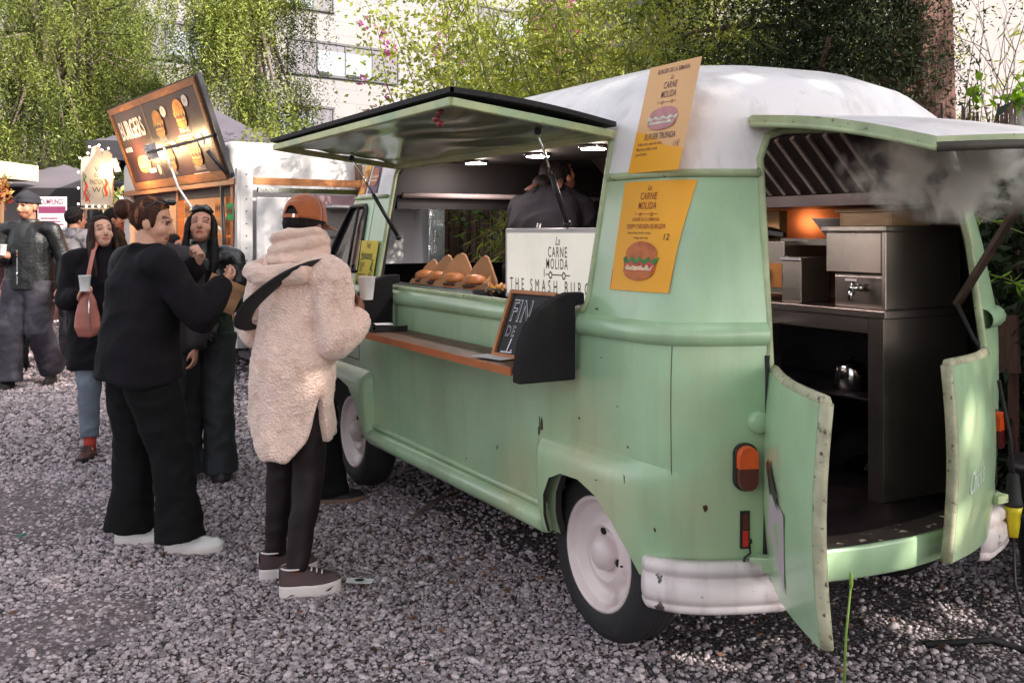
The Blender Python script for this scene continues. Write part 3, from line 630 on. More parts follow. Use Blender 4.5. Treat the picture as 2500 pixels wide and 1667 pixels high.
body = shell('body', [.35, .37, .41, .45, .52, .6, .68, .75, .85, .95, 1.05, 1.16, 1.24, 1.36, 1.48, 1.6, 1.73], [paint, inner, paint_edge])
door_win = [(2.30, 1.30), (2.33, 1.66), (2.36, 1.685), (2.66, 1.685), (2.70, 1.67), (2.95, 1.34), (2.93, 1.30)]
cs = cuts() + [cutter(p, lambda x, z, s=s: (x, s * .5, z), lambda x, z, s=s: (x, s * 1.1, z)) for p in (ARCH_R, ARCH_F) for s in (1, -1)]
cs += [cutter(door_win, lambda x, z, s=s: (x, s * .55, z), lambda x, z, s=s: (x, s * 1.1, z)) for s in (1, -1)]
cs.append(cutter(round_rect(-.70, 1.31, .70, 1.69, .06), lambda y, z: (2.6, y, z), lambda y, z: (3.7, y, z)))            # windscreen
cs.append(cutter(round_rect(1.2, 1.30, 2.1, 1.66, .08), lambda x, z: (x, -.55, z), lambda x, z: (x, -1.1, z)))
boolean_cut(body, cs); autosmooth(body, 40)
roof = shell('roof', [1.734, 1.78, 1.85, 1.92, 1.96, 2.0, 2.04, 2.08, 2.115, 2.15, 2.178, 2.203, 2.22, 2.236, 2.25, 2.262, 2.272], [roofw, inner, roofw], True)
boolean_cut(roof, cuts()); autosmooth(roof, 40)

# gutter lip where roof and body meet, waist moulding
b = MB()
for sgn in (1, -1):
    b.tube([perim_pt(q, 1.731, .006, sgn) for q in np.linspace(9.8, 24.7 if sgn > 0 else 40, 24)], (.010, .014), 8)
    pts = [side_pt(x, 1.731, .006, sgn) for x in np.linspace(2.05, 2.6, 6)]; b.tube(pts, .011, 8)
b.build('gutter', paint_edge, truck)
b = MB()
for sgn in (1, -1):
    prof = [(1.152, 0), (1.156, .016), (1.172, .030), (1.192, .034), (1.212, .030), (1.226, .016), (1.230, 0)]
    S = list(np.linspace(9.7, 25, 26)) + list(np.linspace(25.2, 40, 20))
    b.grid(lambda u, v: perim_pt(S[int(round(u * (len(S) - 1)))], np.interp(v, np.linspace(0, 1, 7), [p[0] for p in prof]), np.interp(v, np.linspace(0, 1, 7), [p[1] for p in prof]), sgn), len(S) - 1, 6)
b.build('waist_moulding', paint, truck)

# wings over the wheels
def wing(x0, x1, arch, sgn, rear):
    zs = [.765, .755, .742, .722, .695, .655, .60, .52, .44, .365]; of = [-.006, .004, .017, .034, .048, .056, .060, .061, .060, .058]
    def g(x):
        a = min(1, max(0, (x1 - x) / .07)); a = math.sqrt(max(0, 1 - (1 - a) ** 2))
        w = .36 if rear else .07
        c = min(1, max(0, (x - x0) / w)); c = (c * c * (3 - 2 * c)) if rear else math.sqrt(max(0, 1 - (1 - c) ** 2))
        return a * c
    xs = np.concatenate([np.linspace(x0, x0 + .4, 14), np.linspace(x0 + .42, x1 - .09, 12), np.linspace(x1 - .08, x1, 9)])
    b = MB(); n = len(xs)
    b.grid(lambda u, v: (lambda x, i: side_pt(x, zs[i], of[i] * g(x) - .004, sgn))(xs[int(round(u * (n - 1)))], int(round(v * 9))), n - 1, 9)
    o = b.build('wheel_wing', [paint, inner, paint], truck)
    s = o.modifiers.new('s', 'SOLIDIFY'); s.thickness = .012; s.offset = -1 if sgn > 0 else 1; s.material_offset = 1
    apply_mods(o)
    boolean_cut(o, [cutter(arch, lambda x, z: (x, sgn * .5, z), lambda x, z: (x, sgn * 1.2, z))]); autosmooth(o, 40)
for sgn in (1, -1):
    wing(-.64, .225, ARCH_R, sgn, True); wing(2.03, 3.12, ARCH_F, sgn, False)
    b = MB(); b.tube([side_pt(x, .392, .012, sgn) for x in np.linspace(.2, 2.06, 8)], (.046, .048), 12); b.tube([side_pt(x, .452, .004, sgn) for x in np.linspace(.2, 2.06, 8)], (.012, .014), 8)
    b.build('rocker_panel', paint, truck)

# panel seams and small rust chips on the left side
b = MB()
for x, z0, z1 in ((-.535, .43, 1.15), (2.232, .80, 1.70)):
    b.tube([side_pt(x, z, .0005) for z in np.linspace(z0, z1, 14)], .0014, 6)
b.tube([side_pt(x, .80 + (.10 if x > 2.5 else 0) * (x - 2.5), .0005) for x in np.linspace(2.232, 2.9, 10)], .0028, 6)
b.tube([side_pt(.226, z, .001) for z in np.linspace(.40, .80, 8)], .0022, 6)
b.build('panel_seam', M('dark_seam', (.06, .05, .035), .8, var=.6, scale=40), truck)
rust = M('rust_chip', (.07, .032, .016), .85, var=.4, scale=60)
b = MB(); rg = random.Random(4)
spots = [(.21, .775, .012, .03), (.23, .745, .01, .02), (.27, .43, .022, .014), (.32, .425, .016, .01), (-.06, .84, .006, .005), (-.41, .70, .003, .02), (-.36, .79, .004, .006), (-.3, .92, .005, .003), (-.6, .62, .004, .012), (-.5, .55, .003, .008),
         (.1, 1.0, .006, .004), (.7, .9, .004, .006), (1.1, .78, .004, .004), (1.5, .87, .005, .003), (-.2, 1.08, .005, .003), (-.15, 1.25, .012, .003), (-.25, .66, .006, .003), (.9, .5, .006, .003), (1.3, .46, .008, .003), (1.7, .47, .006, .003)]
for x, z, w, h in spots:
    ang = [2 * math.pi * k / 9 for k in range(9)]; rr = [.6 + .7 * rg.random() for _ in ang]
    off = .062 if (x < .2 and z < .71 and x > -.55) else .0015
    b.add([side_pt(x + w * r_ * math.cos(a), z + h * r_ * math.sin(a), off) for a, r_ in zip(ang, rr)], [tuple(range(9))])
b.build('rust_marks', rust, truck)

# front cab door details (left)
b = MB(); b.tube([side_pt(x, z, .004) for x, z in [(2.30, 1.30), (2.33, 1.66), (2.36, 1.685), (2.66, 1.685), (2.70, 1.67), (2.95, 1.34), (2.93, 1.30), (2.30, 1.30)]], .012, 8)
b.tube([side_pt(2.50, z, .0) for z in (1.30, 1.5, 1.685)], .009, 8)
dw = b.build('door_window_frame', black, truck)
b = MB(); b.add([side_pt(x, z, -.012) for x, z in door_win], [tuple(range(len(door_win)))]); b.build('pane', glassm, dw)
b = MB(); b.box((2.30, .898, 1.145), (2.42, .93, 1.165)); b.box((2.31, .885, 1.15), (2.33, .905, 1.16)); b.build('door_handle', chrome, truck, .004)

# wheels: tyre, rim, hub cap
def wheel(x, sgn):
    c = Vector((x, sgn * .73, .325)); o = thing('wheel', None, None, c); o.parent = truck
    R_, r_ = .325, .208; w = .085
    b = MB(); b.lathe([(r_ - .01, .07), (r_, .088), (r_ + .03, .094), (r_ + .075, .092), (R_ - .03, .082), (R_ - .010, .066), (R_, .045), (R_, -.045), (R_ - .01, -.066), (R_ - .04, -.085), (r_, -.085)], axis='Y', n=48, close=False)
    for k in (-.03, 0, .03): b.lathe([(R_ + .0012, k - .004), (R_ - .002, k), (R_ + .0012, k + .004)], axis='Y', n=48, close=False)
    b.build('tyre', rubber, o)
    b = MB(); b.lathe([(r_ + .004, .078), (r_ + .006, .090), (r_ - .004, .094), (r_ - .012, .086), (r_ - .018, .066), (r_ - .03, .060), (.168, .058), (.150, .044), (.135, .042), (.118, .052), (.106, .064), (.098, .062), (.088, .048), (.070, .044), (.03, .044)], axis='Y', n=48, close=False)
    ri = b.build('rim', rimw, o)
    b = MB(); b.lathe([(.064, .040), (.066, .062), (.058, .082), (.040, .094), (.018, .100), (.0, .101)], axis='Y', n=32, close=False); b.build('hub_cap', rimw, o)
    b = MB()
    for k in range(3):
        a = R(75 + 120 * k); p = (math.cos(a) * .079, .047, math.sin(a) * .079)
        b.ball(p, (.015, .012, .015), 10)
    b.ball((-.108, .058, -.02), (.008, .006, .004), 8)
    b.build('bolt_hole', hole, ri)
    if sgn < 0: o.rotation_euler = (0, 0, math.pi)
for x in (-.06, 2.56):
    wheel(x, 1); wheel(x, -1)
b = MB(); b.box((-.45, -.7, .30), (3.0, .7, .40)); b.tube([(-.06, -.7, .325), (-.06, .7, .325)], .05, 10); b.tube([(2.56, -.7, .325), (2.56, .7, .325)], .04, 10)
for x in (.2, 1.2): b.box((x, -.5, .22), (x + .5, .1, .3))
b.build('chassis', black, truck)

# bumpers (one wrapped blade at each rear corner)
for sgn in (1, -1):
    b = MB(); prof = [(.448, .012), (.446, .040), (.438, .052), (.412, .057), (.400, .044), (.392, .044), (.380, .056), (.335, .060), (.314, .055), (.308, .043), (.300, .044), (.290, .050), (.276, .036), (.27, .012)]
    S = list(np.linspace(8.0, 21.6, 30)); n = len(S)
    def bp(u, v):
        i = int(round(u * (n - 1))); k = int(round(v * (len(prof) - 1))); z, of = prof[k]; e = min(1, min(i, n - 1 - i) / 2.0); e = .35 + .65 * e
        return perim_pt(S[i], .44, of * e, sgn) + Vector((0, 0, (z - .36) * (.86 + .14 * e) + .36 - .44))
    b.grid(bp, n - 1, len(prof) - 1); o = b.build('rear_bumper', bumperw, truck); s_ = o.modifiers.new('s', 'SOLIDIFY'); s_.thickness = .004
# dents and a chip
# rear light clusters
def lens(sgn):
    base = perim_pt(11.35, .755, .0, sgn); nrm = (perim_pt(11.35, .755, .1, sgn) - base).normalized(); t = Vector((-nrm.y, nrm.x, 0)) * (1 if sgn > 0 else -1)
    def fn(a, z, o): return base + t * a + Vector((0, 0, z)) + nrm * o
    poly = round_rect(-.036, -.074, .036, .074, .033, 6)
    b = MB(); b.prism(poly, lambda x, y: fn(x * 1.12, y * 1.06, -.02), lambda x, y: fn(x * 1.12, y * 1.06, .022)); L_ = b.build('tail_light', black, truck, .004)
    for part, mat, y0, y1 in (('indicator_lens', orange_lens, .0, .074), ('stop_lens', dark_red, -.074, 0.)):
        pl = [(x, min(max(y, y0), y1)) for x, y in poly]
        b = MB(); b.prism(pl, lambda x, y: fn(x, y, .015), lambda x, y: fn(x * .9, y * .97, .045)); b.build(part, mat, L_, .008)
lens(1); lens(-1)
b = MB(); base = perim_pt(11.45, .545, .0); nrm = (perim_pt(11.45, .545, .1) - base).normalized(); t = Vector((-nrm.y, nrm.x, 0))
b.prism([(-.016, -.062), (.016, -.062), (.016, .062), (-.016, .062)], lambda x, y: base + t * x + Vector((0, 0, y)) - nrm * .01, lambda x, y: base + t * x + Vector((0, 0, y)) + nrm * .008)
rf = b.build('reflector', black, truck)
b = MB(); b.add([base + t * x + Vector((0, 0, y)) + nrm * .010 for x, y in ((-.010, -.055), (.010, -.055), (.010, -.002), (-.010, -.002))], [(0, 1, 2, 3)]); b.build('red_lens', M('bright_red_lens', (.55, .012, .012), .15, coat=.4), rf)
b = MB(); b.add([base + t * x + Vector((0, 0, y)) + nrm * .010 for x, y in ((-.010, .002), (.010, .002), (.010, .055), (-.010, .055))], [(0, 1, 2, 3)]); b.build('dark_lens', dark_red, rf)
b = MB(); b.tube([perim_pt(11.1, .50, .004), perim_pt(11.2, .47, .02), perim_pt(11.8, .46, .03), perim_pt(12.1, .42, .03)], .004, 6); b.ball(perim_pt(11.1, .505, .004), .010); b.build('light_cable', black, truck)
# rim of the rear opening and of the serving window
b = MB()
rp = REAR_POLY
def rear_x(y, z):
    h = half_outline(z); k = np.argsort(h[:30, 1]); return float(np.interp(abs(y), h[:30, 1], h[:30, 0]))
b.tube([(rear_x(y, z) + .004, y, z) for y, z in rp], (.016, .014), 8); b.build('rear_opening_rim', paint_edge, truck)
b = MB(); w = [p for p in WIN]
b.tube([Vector((x, 0, z)) + Vector((0, side_pt(x, z).y + .002, 0)) for x, z in w + w[:2]], (.012, .012), 8)
b.build('window_surround', paint_edge, truck)
# black rubber seal along the hinge side of the rear opening, rear sill
b = MB(); b.tube([(rear_x(.57, z) - .004, .566, z) for z in np.linspace(.42, 1.12, 8)], .009, 8); b.build('door_seal', rubber, truck)
b = MB(); b.grid(lambda u, v: (rear_x(abs(-.56 + 1.12 * u), .45) + [.03, -.012, -.014, -.012, .01][int(round(v * 4))], -.56 + 1.12 * u, [.465, .462, .45, .36, .345][int(round(v * 4))]), 12, 4)
o = b.build('rear_sill', paint, truck)
b = MB(); b.grid(lambda u, v: (rear_x(abs(-.56 + 1.12 * u), .45) + [-.016, .10][int(round(v))], -.56 + 1.12 * u, .468), 12, 1); b.build('sill_step', M('worn_sill_metal', (.03, .024, .02), .5, var=.4, col2=(.5, .42, .33), c2=(.62, .66), c2scale=22.), truck)
for z in (.42, .88):
    q = perim_pt(14.0, z, .0)
    b = MB()
    if z > .6: b.lathe([(.0, .014), (.03, .013), (.037, .007), (.038, -.01)], axis='Z', n=20, close=False); hb = b.build('door_hinge', paint, truck); hb.matrix_local = Matrix.Translation(perim_pt(10.2, .90, .008)) @ (perim_pt(10.2, .9, 1) - perim_pt(10.2, .9, 0)).to_track_quat('Z', 'Y').to_matrix().to_4x4()
    else: b.bar(perim_pt(11.2, .435, .012), Vector((-.735, .565, .44)), .05, .05); b.tube([(-.72, .575, .37), (-.72, .575, .50)], .012, 8); b.build('door_hinge', paint, truck, .01)
    b = MB(); b.tube([(-.715, .57, z - .04 + .01), (-.715, .57, z + .05)], .014, 8); b.build('hinge_pin', paint_edge, truck)

# the two half doors at the back
def half_door(name, hinge, end, z0, z1, inside_front, sgn):
    h = Vector((hinge[0], hinge[1], 0)); e = Vector((end[0], end[1], 0)); d = (e - h).normalized(); L_ = (e - h).length; n = Vector((-d.y, d.x, 0)) * sgn   # n points to the outer face
    bow = lambda a, z: .025 * math.sin(math.pi * min(1, max(0, a / L_))) + .02 * math.sin(math.pi * (z - z0) / (z1 - z0))
    P = lambda a, z, o: h + d * a + n * (o + bow(a, z)) + Vector((0, 0, z))
    out = round_rect(0, z0, L_, z1, .035, 4)
    b = MB()
    b.grid(lambda u, v: P(u * L_, z0 + v * (z1 - z0) - (.05 * u if False else 0), .02), 12, 12); b.grid(lambda u, v: P((1 - u) * L_, z0 + v * (z1 - z0), -.02), 12, 12)
    for (a0, zz0), (a1, zz1) in (((0, z0), (L_, z0)), ((L_, z0), (L_, z1)), ((L_, z1), (0, z1)), ((0, z1), (0, z0))):
        b.grid(lambda u, v: P(a0 + (a1 - a0) * u, zz0 + (zz1 - zz0) * u, .02 - .04 * v), 12, 2)
    o = b.build(name, paint, truck)
    b = MB(); r = .012                                     # worn rolled edge
    b.tube([P(L_ + .004, z, 0.) for z in np.linspace(z0, z1, 10)], (.022, .016), 8); b.tube([P(a, z1 + .004, 0.) for a in np.linspace(0, L_, 10)], (.016, .02), 8)
    b.build('edge_trim', M('chipped_edge', (.44, .42, .29), .5, var=.25, scale=20, col2=(.10, .065, .045), c2=(.60, .68), c2scale=48.), o)
    return o, P, L_
ld, LP, LL = half_door('rear_door', (-.70, .545), (-1.22, .862), .405, 1.065, True, -1)
b = MB(); pl = [(.19, .72), (.205, .735), (.36, .69), (.40, .50), (.37, .455), (.17, .60)]
b.add([LP(a, z, .0245) for a, z in [(.17, .60), (.36, .455), (.40, .70), (.23, .745)]], [(0, 1, 2, 3)]); b.build('mended_patch', M('bare_grey_panel', (.46, .38, .41), .5, var=.05), ld)
b = MB(); b.add([LP(a, z, .028) for a, z in [(.165, .80), (.215, .825), (.33, .745), (.345, .70), (.27, .735), (.245, .72)]], [(0, 1, 2, 3, 4, 5)]); b.build('tape', M('black_tape', (.02, .017, .02), .35, var=.5, scale=20), ld)
rd, RP, RL = half_door('rear_door', (-.70, -.545), (-.875, -.09), .385, 1.065, False, 1)
b = MB()
def rp_txt(x, y): return RP(RL - .06 - x, .62 + y, .0225)
b.text("Chick's", lambda x, y: RP(RL * .70 - x, .62 + y + x * .25, .0240), .11, .42, .0, .35)
b.build('lettering', M('faded_white_paint', (.62, .66, .64), .6), rd)
b = MB(); q = RP(.02, .55, .03); b.box((q.x - .02, q.y - .04, .50), (q.x + .02, q.y + .02, .53)); b.build('door_latch', paint_edge, rd)
# raised upper rear door
tg = MB(); TL = .80
def tp(u, v, o=0.):
    y = (.5 - u) * 1.04; x = -.56 - TL * v; bulge = .035 * math.sin(math.pi * u)
    zz = 1.915 + .02 * math.sin(math.pi * u) - .135 * v + .02 * math.sin(math.pi * v); return Vector((x - bulge * v - (0.055 * (abs(2 * u - 1) ** 2) * -v), y, zz + o))
tg.grid(lambda u, v: tp(u, v, .018), 14, 10, 0); tg.grid(lambda u, v: tp(1 - u, v, -.018), 14, 10, 1)
for e in (lambda s, w: tp(0, s, -.018 + .036 * w), lambda s, w: tp(1, 1 - s, -.018 + .036 * w)): tg.grid(e, 10, 1, 2)
tg.grid(lambda u, w: tp(u, 1, -.018 + .036 * w), 14, 1, 1); tg.grid(lambda u, w: tp(1 - u, 0, -.018 + .036 * w), 14, 1, 2)
gate = tg.build('tailgate', [roofw, paint_edge, paint_edge], truck)
b = MB(); b.tube([tp(0, s, -.016) for s in np.linspace(0, 1, 10)], (.009, .011), 8); b.tube([tp(s, 1, -.012) for s in np.linspace(0, 1, 10)], (.010, .014), 8, 1); b.tube([tp(s, 0, .0) for s in np.linspace(0, 1, 12)], (.016, .016), 8)
b.build('edge_rim', [paint_edge, M('dirty_edge', (.05, .04, .03), .6, var=.5)], gate)
b = MB(); b.bar((-.98, -.50, 1.79), (-.60, -.515, 1.245), .035, .018); b.build('prop_strut', M('rusty_bar', (.055, .032, .022), .5, .4, var=.4, scale=20), gate)
b = MB(); b.tube([(-.61, -.5, 1.25), (-.66, -.53, 1.12), (-.70, -.57, 1.03), (-.70, -.60, .8), (-.69, -.62, .55)], .009, 6); b.build('power_cable', rubber, truck)

# ------------------------------------------------------------- side hatch
HIN = [(x, .775, 1.902) for x in (-.11, 2.02)]
def hp(x, v, o=0.):            # v: 0 hinge .. 1 outer edge
    xx = x + (-.09 if x < 1 else -.12) * v
    return Vector((xx, .775 + .715 * v, 1.902 + .068 * v + .012 * math.sin(math.pi * v) + o))
hx = lambda u: -.12 + 2.15 * u
b = MB(); b.grid(lambda u, v: hp(hx(u), v * 1.02, .036), 12, 6); b.grid(lambda u, v: hp(hx(1 - u), v * 1.02, .018), 12, 6)
for e in (lambda u, w: hp(hx(u), 1.02, .018 + .018 * w), lambda u, w: hp(hx(1 - u), 0, .018 + .018 * w), lambda u, w: hp(hx(0), u, .018 + .018 * w), lambda u, w: hp(hx(1), 1 - u, .018 + .018 * w)): b.grid(e, 12, 1)
hatch = b.build('serving_hatch', M('black_roofing_felt', (.016, .014, .018), .8, var=.3, bump=.3, bscale=50), truck)
b = MB()
b.bar(hp(-.10, 1., -.010), hp(2.0, 1., -.010), .022, .030); b.bar(hp(-.10, 0, -.010), hp(2.0, 0, -.010), .03, .030)
for x in (-.10, 2.0): b.bar(hp(x, 0.02, -.010), hp(x, 1, -.010), .022, .029)
b.build('hatch_frame', M('reflected_sun_hatch_edge', (.56, .58, .29), .45, var=.15, scale=8, col2=(.34, .46, .27), c2=(.5, .62), c2scale=3.), hatch, .004)  # yellow tint paints warm reflected sun into the green frame colour
b = MB(); b.grid(lambda u, v: hp(-.08 + 2.06 * u, .02 + .96 * v, -.004 - .006 * math.sin(u * 17 + v * 3) * math.sin(v * 7) - .004 * math.sin(v * 23 + 3 * math.sin(u * 9))), 60, 24)
b.build('hatch_lining', M('polished_metal_sheet', (.44, .56, .40), .19, .7, var=.06, scale=2, bump=.03, bscale=6), hatch)
b = MB()
for k in range(3): b.ball(hp(.03 + .03 * (k % 2), .97, -.03 - .02 * k), (.02, .012, .012), 8)
b.build('red_clip', M('red_plastic', (.18, .01, .015), .4), hatch)
for x, top, bot in ((.14, hp(.12, .30, -.02), (.18, .80, 1.56)), (1.95, hp(1.93, .42, -.02), (1.90, .80, 1.50))):
    top = Vector(top); bot = Vector(bot); mid = top.lerp(bot, .45)
    b = MB(); b.tube([mid, bot], .011, 8); b.ball(bot, .018, 8); b.ball(top, .016, 8); g_ = b.build('gas_strut', black, truck)
    b = MB(); b.tube([top, mid], .0055, 8); b.build('strut_rod', chrome, g_)

# shelf and its two black end brackets
sh = MB(); sh.box((-.02, .925, 1.012), (1.665, 1.165, 1.038)); wood = M('worn_shelf_wood', (.17, .085, .05), .55, var=.25, scale=3, stretch=(1, 9, 9), col2=(.05, .03, .022), c2=(.52, .62), c2scale=3., bump=.15, bscale=14)
shelf = sh.build('shelf', wood, truck, .004)
b = MB(); b.box((-.02, 1.1655, 1.010), (1.665, 1.172, 1.040)); b.build('shelf_edge', M('orange_edge_strip', (.42, .12, .035), .5, var=.2, scale=5), shelf)
BR = [(.925, .985), (1.165, .985), (1.162, 1.06), (1.15, 1.13), (1.12, 1.195), (1.07, 1.25), (1.01, 1.288), (.95, 1.306), (.885, 1.306), (.885, 1.262), (.925, 1.258)]
for x in (-.075, 1.67):
    b = MB(); b.prism(BR, lambda y, z: (x, y, z), lambda y, z: (x + .055, y, z)); b.build('shelf_bracket', M('black_felt', (.006, .005, .006), .9, var=.3, bump=.2, bscale=60), shelf, .008)

# ------------------------------------------------------------- inside
b = MB(); b.box((-.66, -.53, .43), (-.40, .53, .455)); b.box((-.40, -.66, .43), (2.1, .66, .455)); b.build('cabin_floor', M('dark_wet_floor', (.016, .012, .013), .3, var=.5, col2=(.3, .24, .2), c2=(.70, .72), c2scale=30), truck)
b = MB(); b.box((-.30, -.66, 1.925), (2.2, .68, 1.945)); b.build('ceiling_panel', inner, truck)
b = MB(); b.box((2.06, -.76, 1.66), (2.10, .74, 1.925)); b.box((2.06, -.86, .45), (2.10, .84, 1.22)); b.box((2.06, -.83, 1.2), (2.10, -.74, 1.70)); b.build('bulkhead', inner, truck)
b = MB(); b.tube([(2.03, -.72, 1.735), (2.03, .72, 1.735)], .016, 8); b.build('ceiling_rail', M('pinkish_white_rail', (.45, .36, .35), .4), truck)
b = MB(); b.box((.0, .40, 1.195), (2.05, .85, 1.222)); b.box((.0, .40, .46), (2.05, .42, 1.195)); b.build('serving_counter', steel_dark, truck, .003)
for x, y in ((1.75, .40), (1.15, .36), (.62, .38), (.25, .44)):
    b = MB(); b.lathe([(.062, 0), (.07, .006), (.07, .012)], n=24, c=(x, y, 1.908)); cl = b.build('ceiling_light', chrome, truck); l = bpy.data.lights.new('ceiling_led', 'POINT'); lo = bpy.data.objects.new('ceiling_led', l); COL.objects.link(lo); lo.location = (x, y, 1.86); l.energy = 1.3; l.color = (1, .80, .66); l.shadow_soft_size = .04
    b = MB(); b.lathe([(.0, .0), (.057, .0)], n=24, c=(x, y, 1.9055), close=False); b.build('lamp_disc', M('lit_led', (1, .96, .97), .5, emit=(1., .93, .95), estr=45.), cl)
# kitchen range along the right side
b = MB(); b.box((-.45, -.82, 1.185), (1.35, -.28, 1.215), 0); b.box((-.44, -.80, .456), (-.425, -.285, 1.184), 0); b.box((-.425, -.30, .456), (-.36, -.287, 1.184), 0)
b.box((-.42, -.80, .84), (1.3, -.31, .852), 1); b.box((-.42, -.80, .47), (1.3, -.785, 1.18), 1); b.box((.28, -.30, .456), (.36, -.287, 1.10), 0); b.box((.10, -.27, .60), (.28, -.10, 1.13), 1)
b.box((-.36, -.3, 1.12), (.3, -.288, 1.184), 0)
b.build('kitchen_range', [steel_dark, M('black_steel', (.035, .028, .03), .4, .8, var=.3)], truck, .003)
b = MB(); b.box((-.22, -.80, 1.216), (1.15, -.785, 1.64)); b.build('splashback', M('brown_splashback', (.10, .05, .04), .3, .7, var=.3, scale=2), truck)
hd = MB(); hd.add([(-.47, -.30, 1.69), (1.3, -.30, 1.69), (1.3, -.06, 1.921), (-.47, -.06, 1.921)], [(0, 1, 2, 3)]); hd.box((-.47, -.80, 1.640), (1.3, -.302, 1.688)); hd.add([(-.47, -.30, 1.69), (-.47, -.06, 1.921), (-.47, -.30, 1.921)], [(0, 1, 2)])
hood = hd.build('extractor_hood', M('dark_hood_steel', (.06, .045, .045), .35, .6, var=.3), truck)
b = MB()
for k in range(19):
    x = -.43 + k * .088; b.bar((x, -.290, 1.697), (x, -.065, 1.912), .018, .014)
b.build('baffle_filter', M('shiny_rib', (.55, .48, .45), .3, .6, var=.4, scale=9), hood)
b = MB(); b.ball((.62, -.60, 1.625), (.04, .04, .014), 12); b.build('heat_lamp', M('warm_bulb', (1, .5, .2), .5, emit=(1, .42, .12), estr=5.), hood)
pl_ = bpy.data.lights.new('heat_lamp_glow', 'POINT'); po = bpy.data.objects.new('heat_lamp_glow', pl_); COL.objects.link(po); po.location = (.62, -.58, 1.58); pl_.energy = 1.5; pl_.color = (1, .42, .14); pl_.shadow_soft_size = .05
# ================================================================== WHITE TRAILER AND STALLS
warmw = M('varnished_orange_wood', (.40, .155, .055), .5, var=.22, scale=3, stretch=(2, 2, 12))
tw_ = M('white_trailer_paint', (.58, .55, .555), .4, var=.04, scale=2, col2=(.55, .50, .50), c2=(.60, .78), c2scale=2, coat=.2)
tra = thing('burger_trailer', 'white burger trailer with a raised menu hatch and warm lit serving window', 'food trailer', (7.42, .31, 0), R(6))
# local: x runs away from the viewer along the serving side, -y to the right along the near end
b = MB(); b.box((0, -2.5, .34), (4.7, 0, 2.52))
o = b.build('trailer_body', [tw_, M('warm_wood_lining', (.32, .16, .08), .6, var=.2, scale=4)], tra)
bv = o.modifiers.new('b', 'BEVEL'); bv.width = .10; bv.segments = 4; bv.limit_method = 'ANGLE'; apply_mods(o)
bm = bmesh.new(); bm.from_mesh(o.data)
for v in bm.verts:                                   # rounded front end and roof
    if v.co.z > 2.0 and v.co.x < 1: v.co.x += .30 * ((v.co.z - 2.0) / .52) ** 2
bm.to_mesh(o.data); bm.free()
def loc_cut(lo, hi):
    q = MB(); q.box(lo, hi); c = q.build('cut', [warmw]); c.matrix_world = Matrix.Translation((7.42, .31, 0)) @ Matrix.Rotation(R(6), 4, 'Z'); return c
inner_c = loc_cut((.42, -2.42, .46), (4.6, -.06, 2.34)); win_c = loc_cut((.14, -.2, 1.16), (4.3, .3, 2.08)); end_c = loc_cut((-.3, -2.30, 1.05), (.3, -.88, 1.80))
bpy.context.view_layer.update(); boolean_cut(o, [inner_c, win_c, end_c]); autosmooth(o, 35)
o.data.materials[0] = tw_
def part(mat, name, parent, *shapes, bevel=0):
    q = MB()
    for s_ in shapes: q.box(*s_)
    return q.build(name, mat, parent, bevel)
part(tw_, 'corner_post', tra, ((-.02, -.02, .3), (.05, .012, 2.2)), ((-.022, -.16, .3), (-.003, -.02, 2.2)), bevel=.006)
q = MB()
for k in range(14): q.ball((-.026, -.09, .45 + .13 * k), .010, 6)
q.build('rivet_row', M('grey_rivet', (.4, .38, .38), .4, .8), tra)
part(warmw, 'trim_board', tra, ((-.026, -2.45, 2.03), (-.004, -.17, 2.11)), ((.03, .004, 2.03), (4.5, .03, 2.10)), bevel=.004)
q = MB(); q.bar((-.05, -.2, 1.975), (-.05, -2.4, 1.975), .04, .05); q.bar((-.06, -.2, 1.955), (-.06, -2.4, 1.955), .012, .012); q.build('awning_rail', chrome, tra)
part(M('purple_brown_blind', (.22, .13, .15), .7, var=.2), 'blind_box', tra, ((-.09, -2.32, 1.83), (-.02, -.85, 1.93)))
part(M('pale_blind', (.60, .54, .56), .6), 'awning_flap', tra, ((-.30, -2.25, 1.795), (-.03, -.95, 1.82)))
q = MB(); q.box((-.028, -.72, .50), (-.004, -.20, 1.90)); dr = q.build('service_door', M('door_white', (.55, .53, .55), .35, var=.04), tra, .01)
part(M('pale_lock', (.6, .58, .6), .4), 'lock_box', dr, ((-.045, -.36, 1.14), (-.03, -.24, 1.26)), bevel=.005)
part(black, 'grab_rail', tra, ((-.03, -.55, 1.05), (-.004, -.18, 1.09)))
part(red_lens, 'tail_light', tra, ((-.07, -.42, .72), (-.004, -.24, .88)), bevel=.02)
q = MB(); q.tube([(-.06, -.36, .86), (-.12, -.42, .82), (-.14, -.44, .70), (-.10, -.42, .55)], .012, 6); q.build('light_cable', M('pale_pink_cable', (.55, .42, .42), .5), tra)
q = MB(); q.add([(-.42, -.30, .28), (-.42, .0, .28), (-.05, .0, .52), (-.05, -.30, .52)], [(0, 1, 2, 3)]); q.box((-.42, -.30, .22), (-.05, 0, .28)); q.build('folding_step', M('dark_step', (.04, .036, .04), .6), tra)
for x in (1.9, 2.7): q = MB(); q.lathe([(.0, .05), (.16, .05), (.30, .03), (.31, 0), (.31, -.16)], c=(x, .02, .31), axis='Y', n=24, close=False); q.build('wheel', rubber, tra)
part(M('quilted_silver_insulation', (.50, .52, .55), .3, .7, var=.1, bump=.5, bscale=70, btype='VORONOI'), 'insulated_panel', tra, ((-.06, -2.52, .4), (-.03, -2.30, 2.0)))
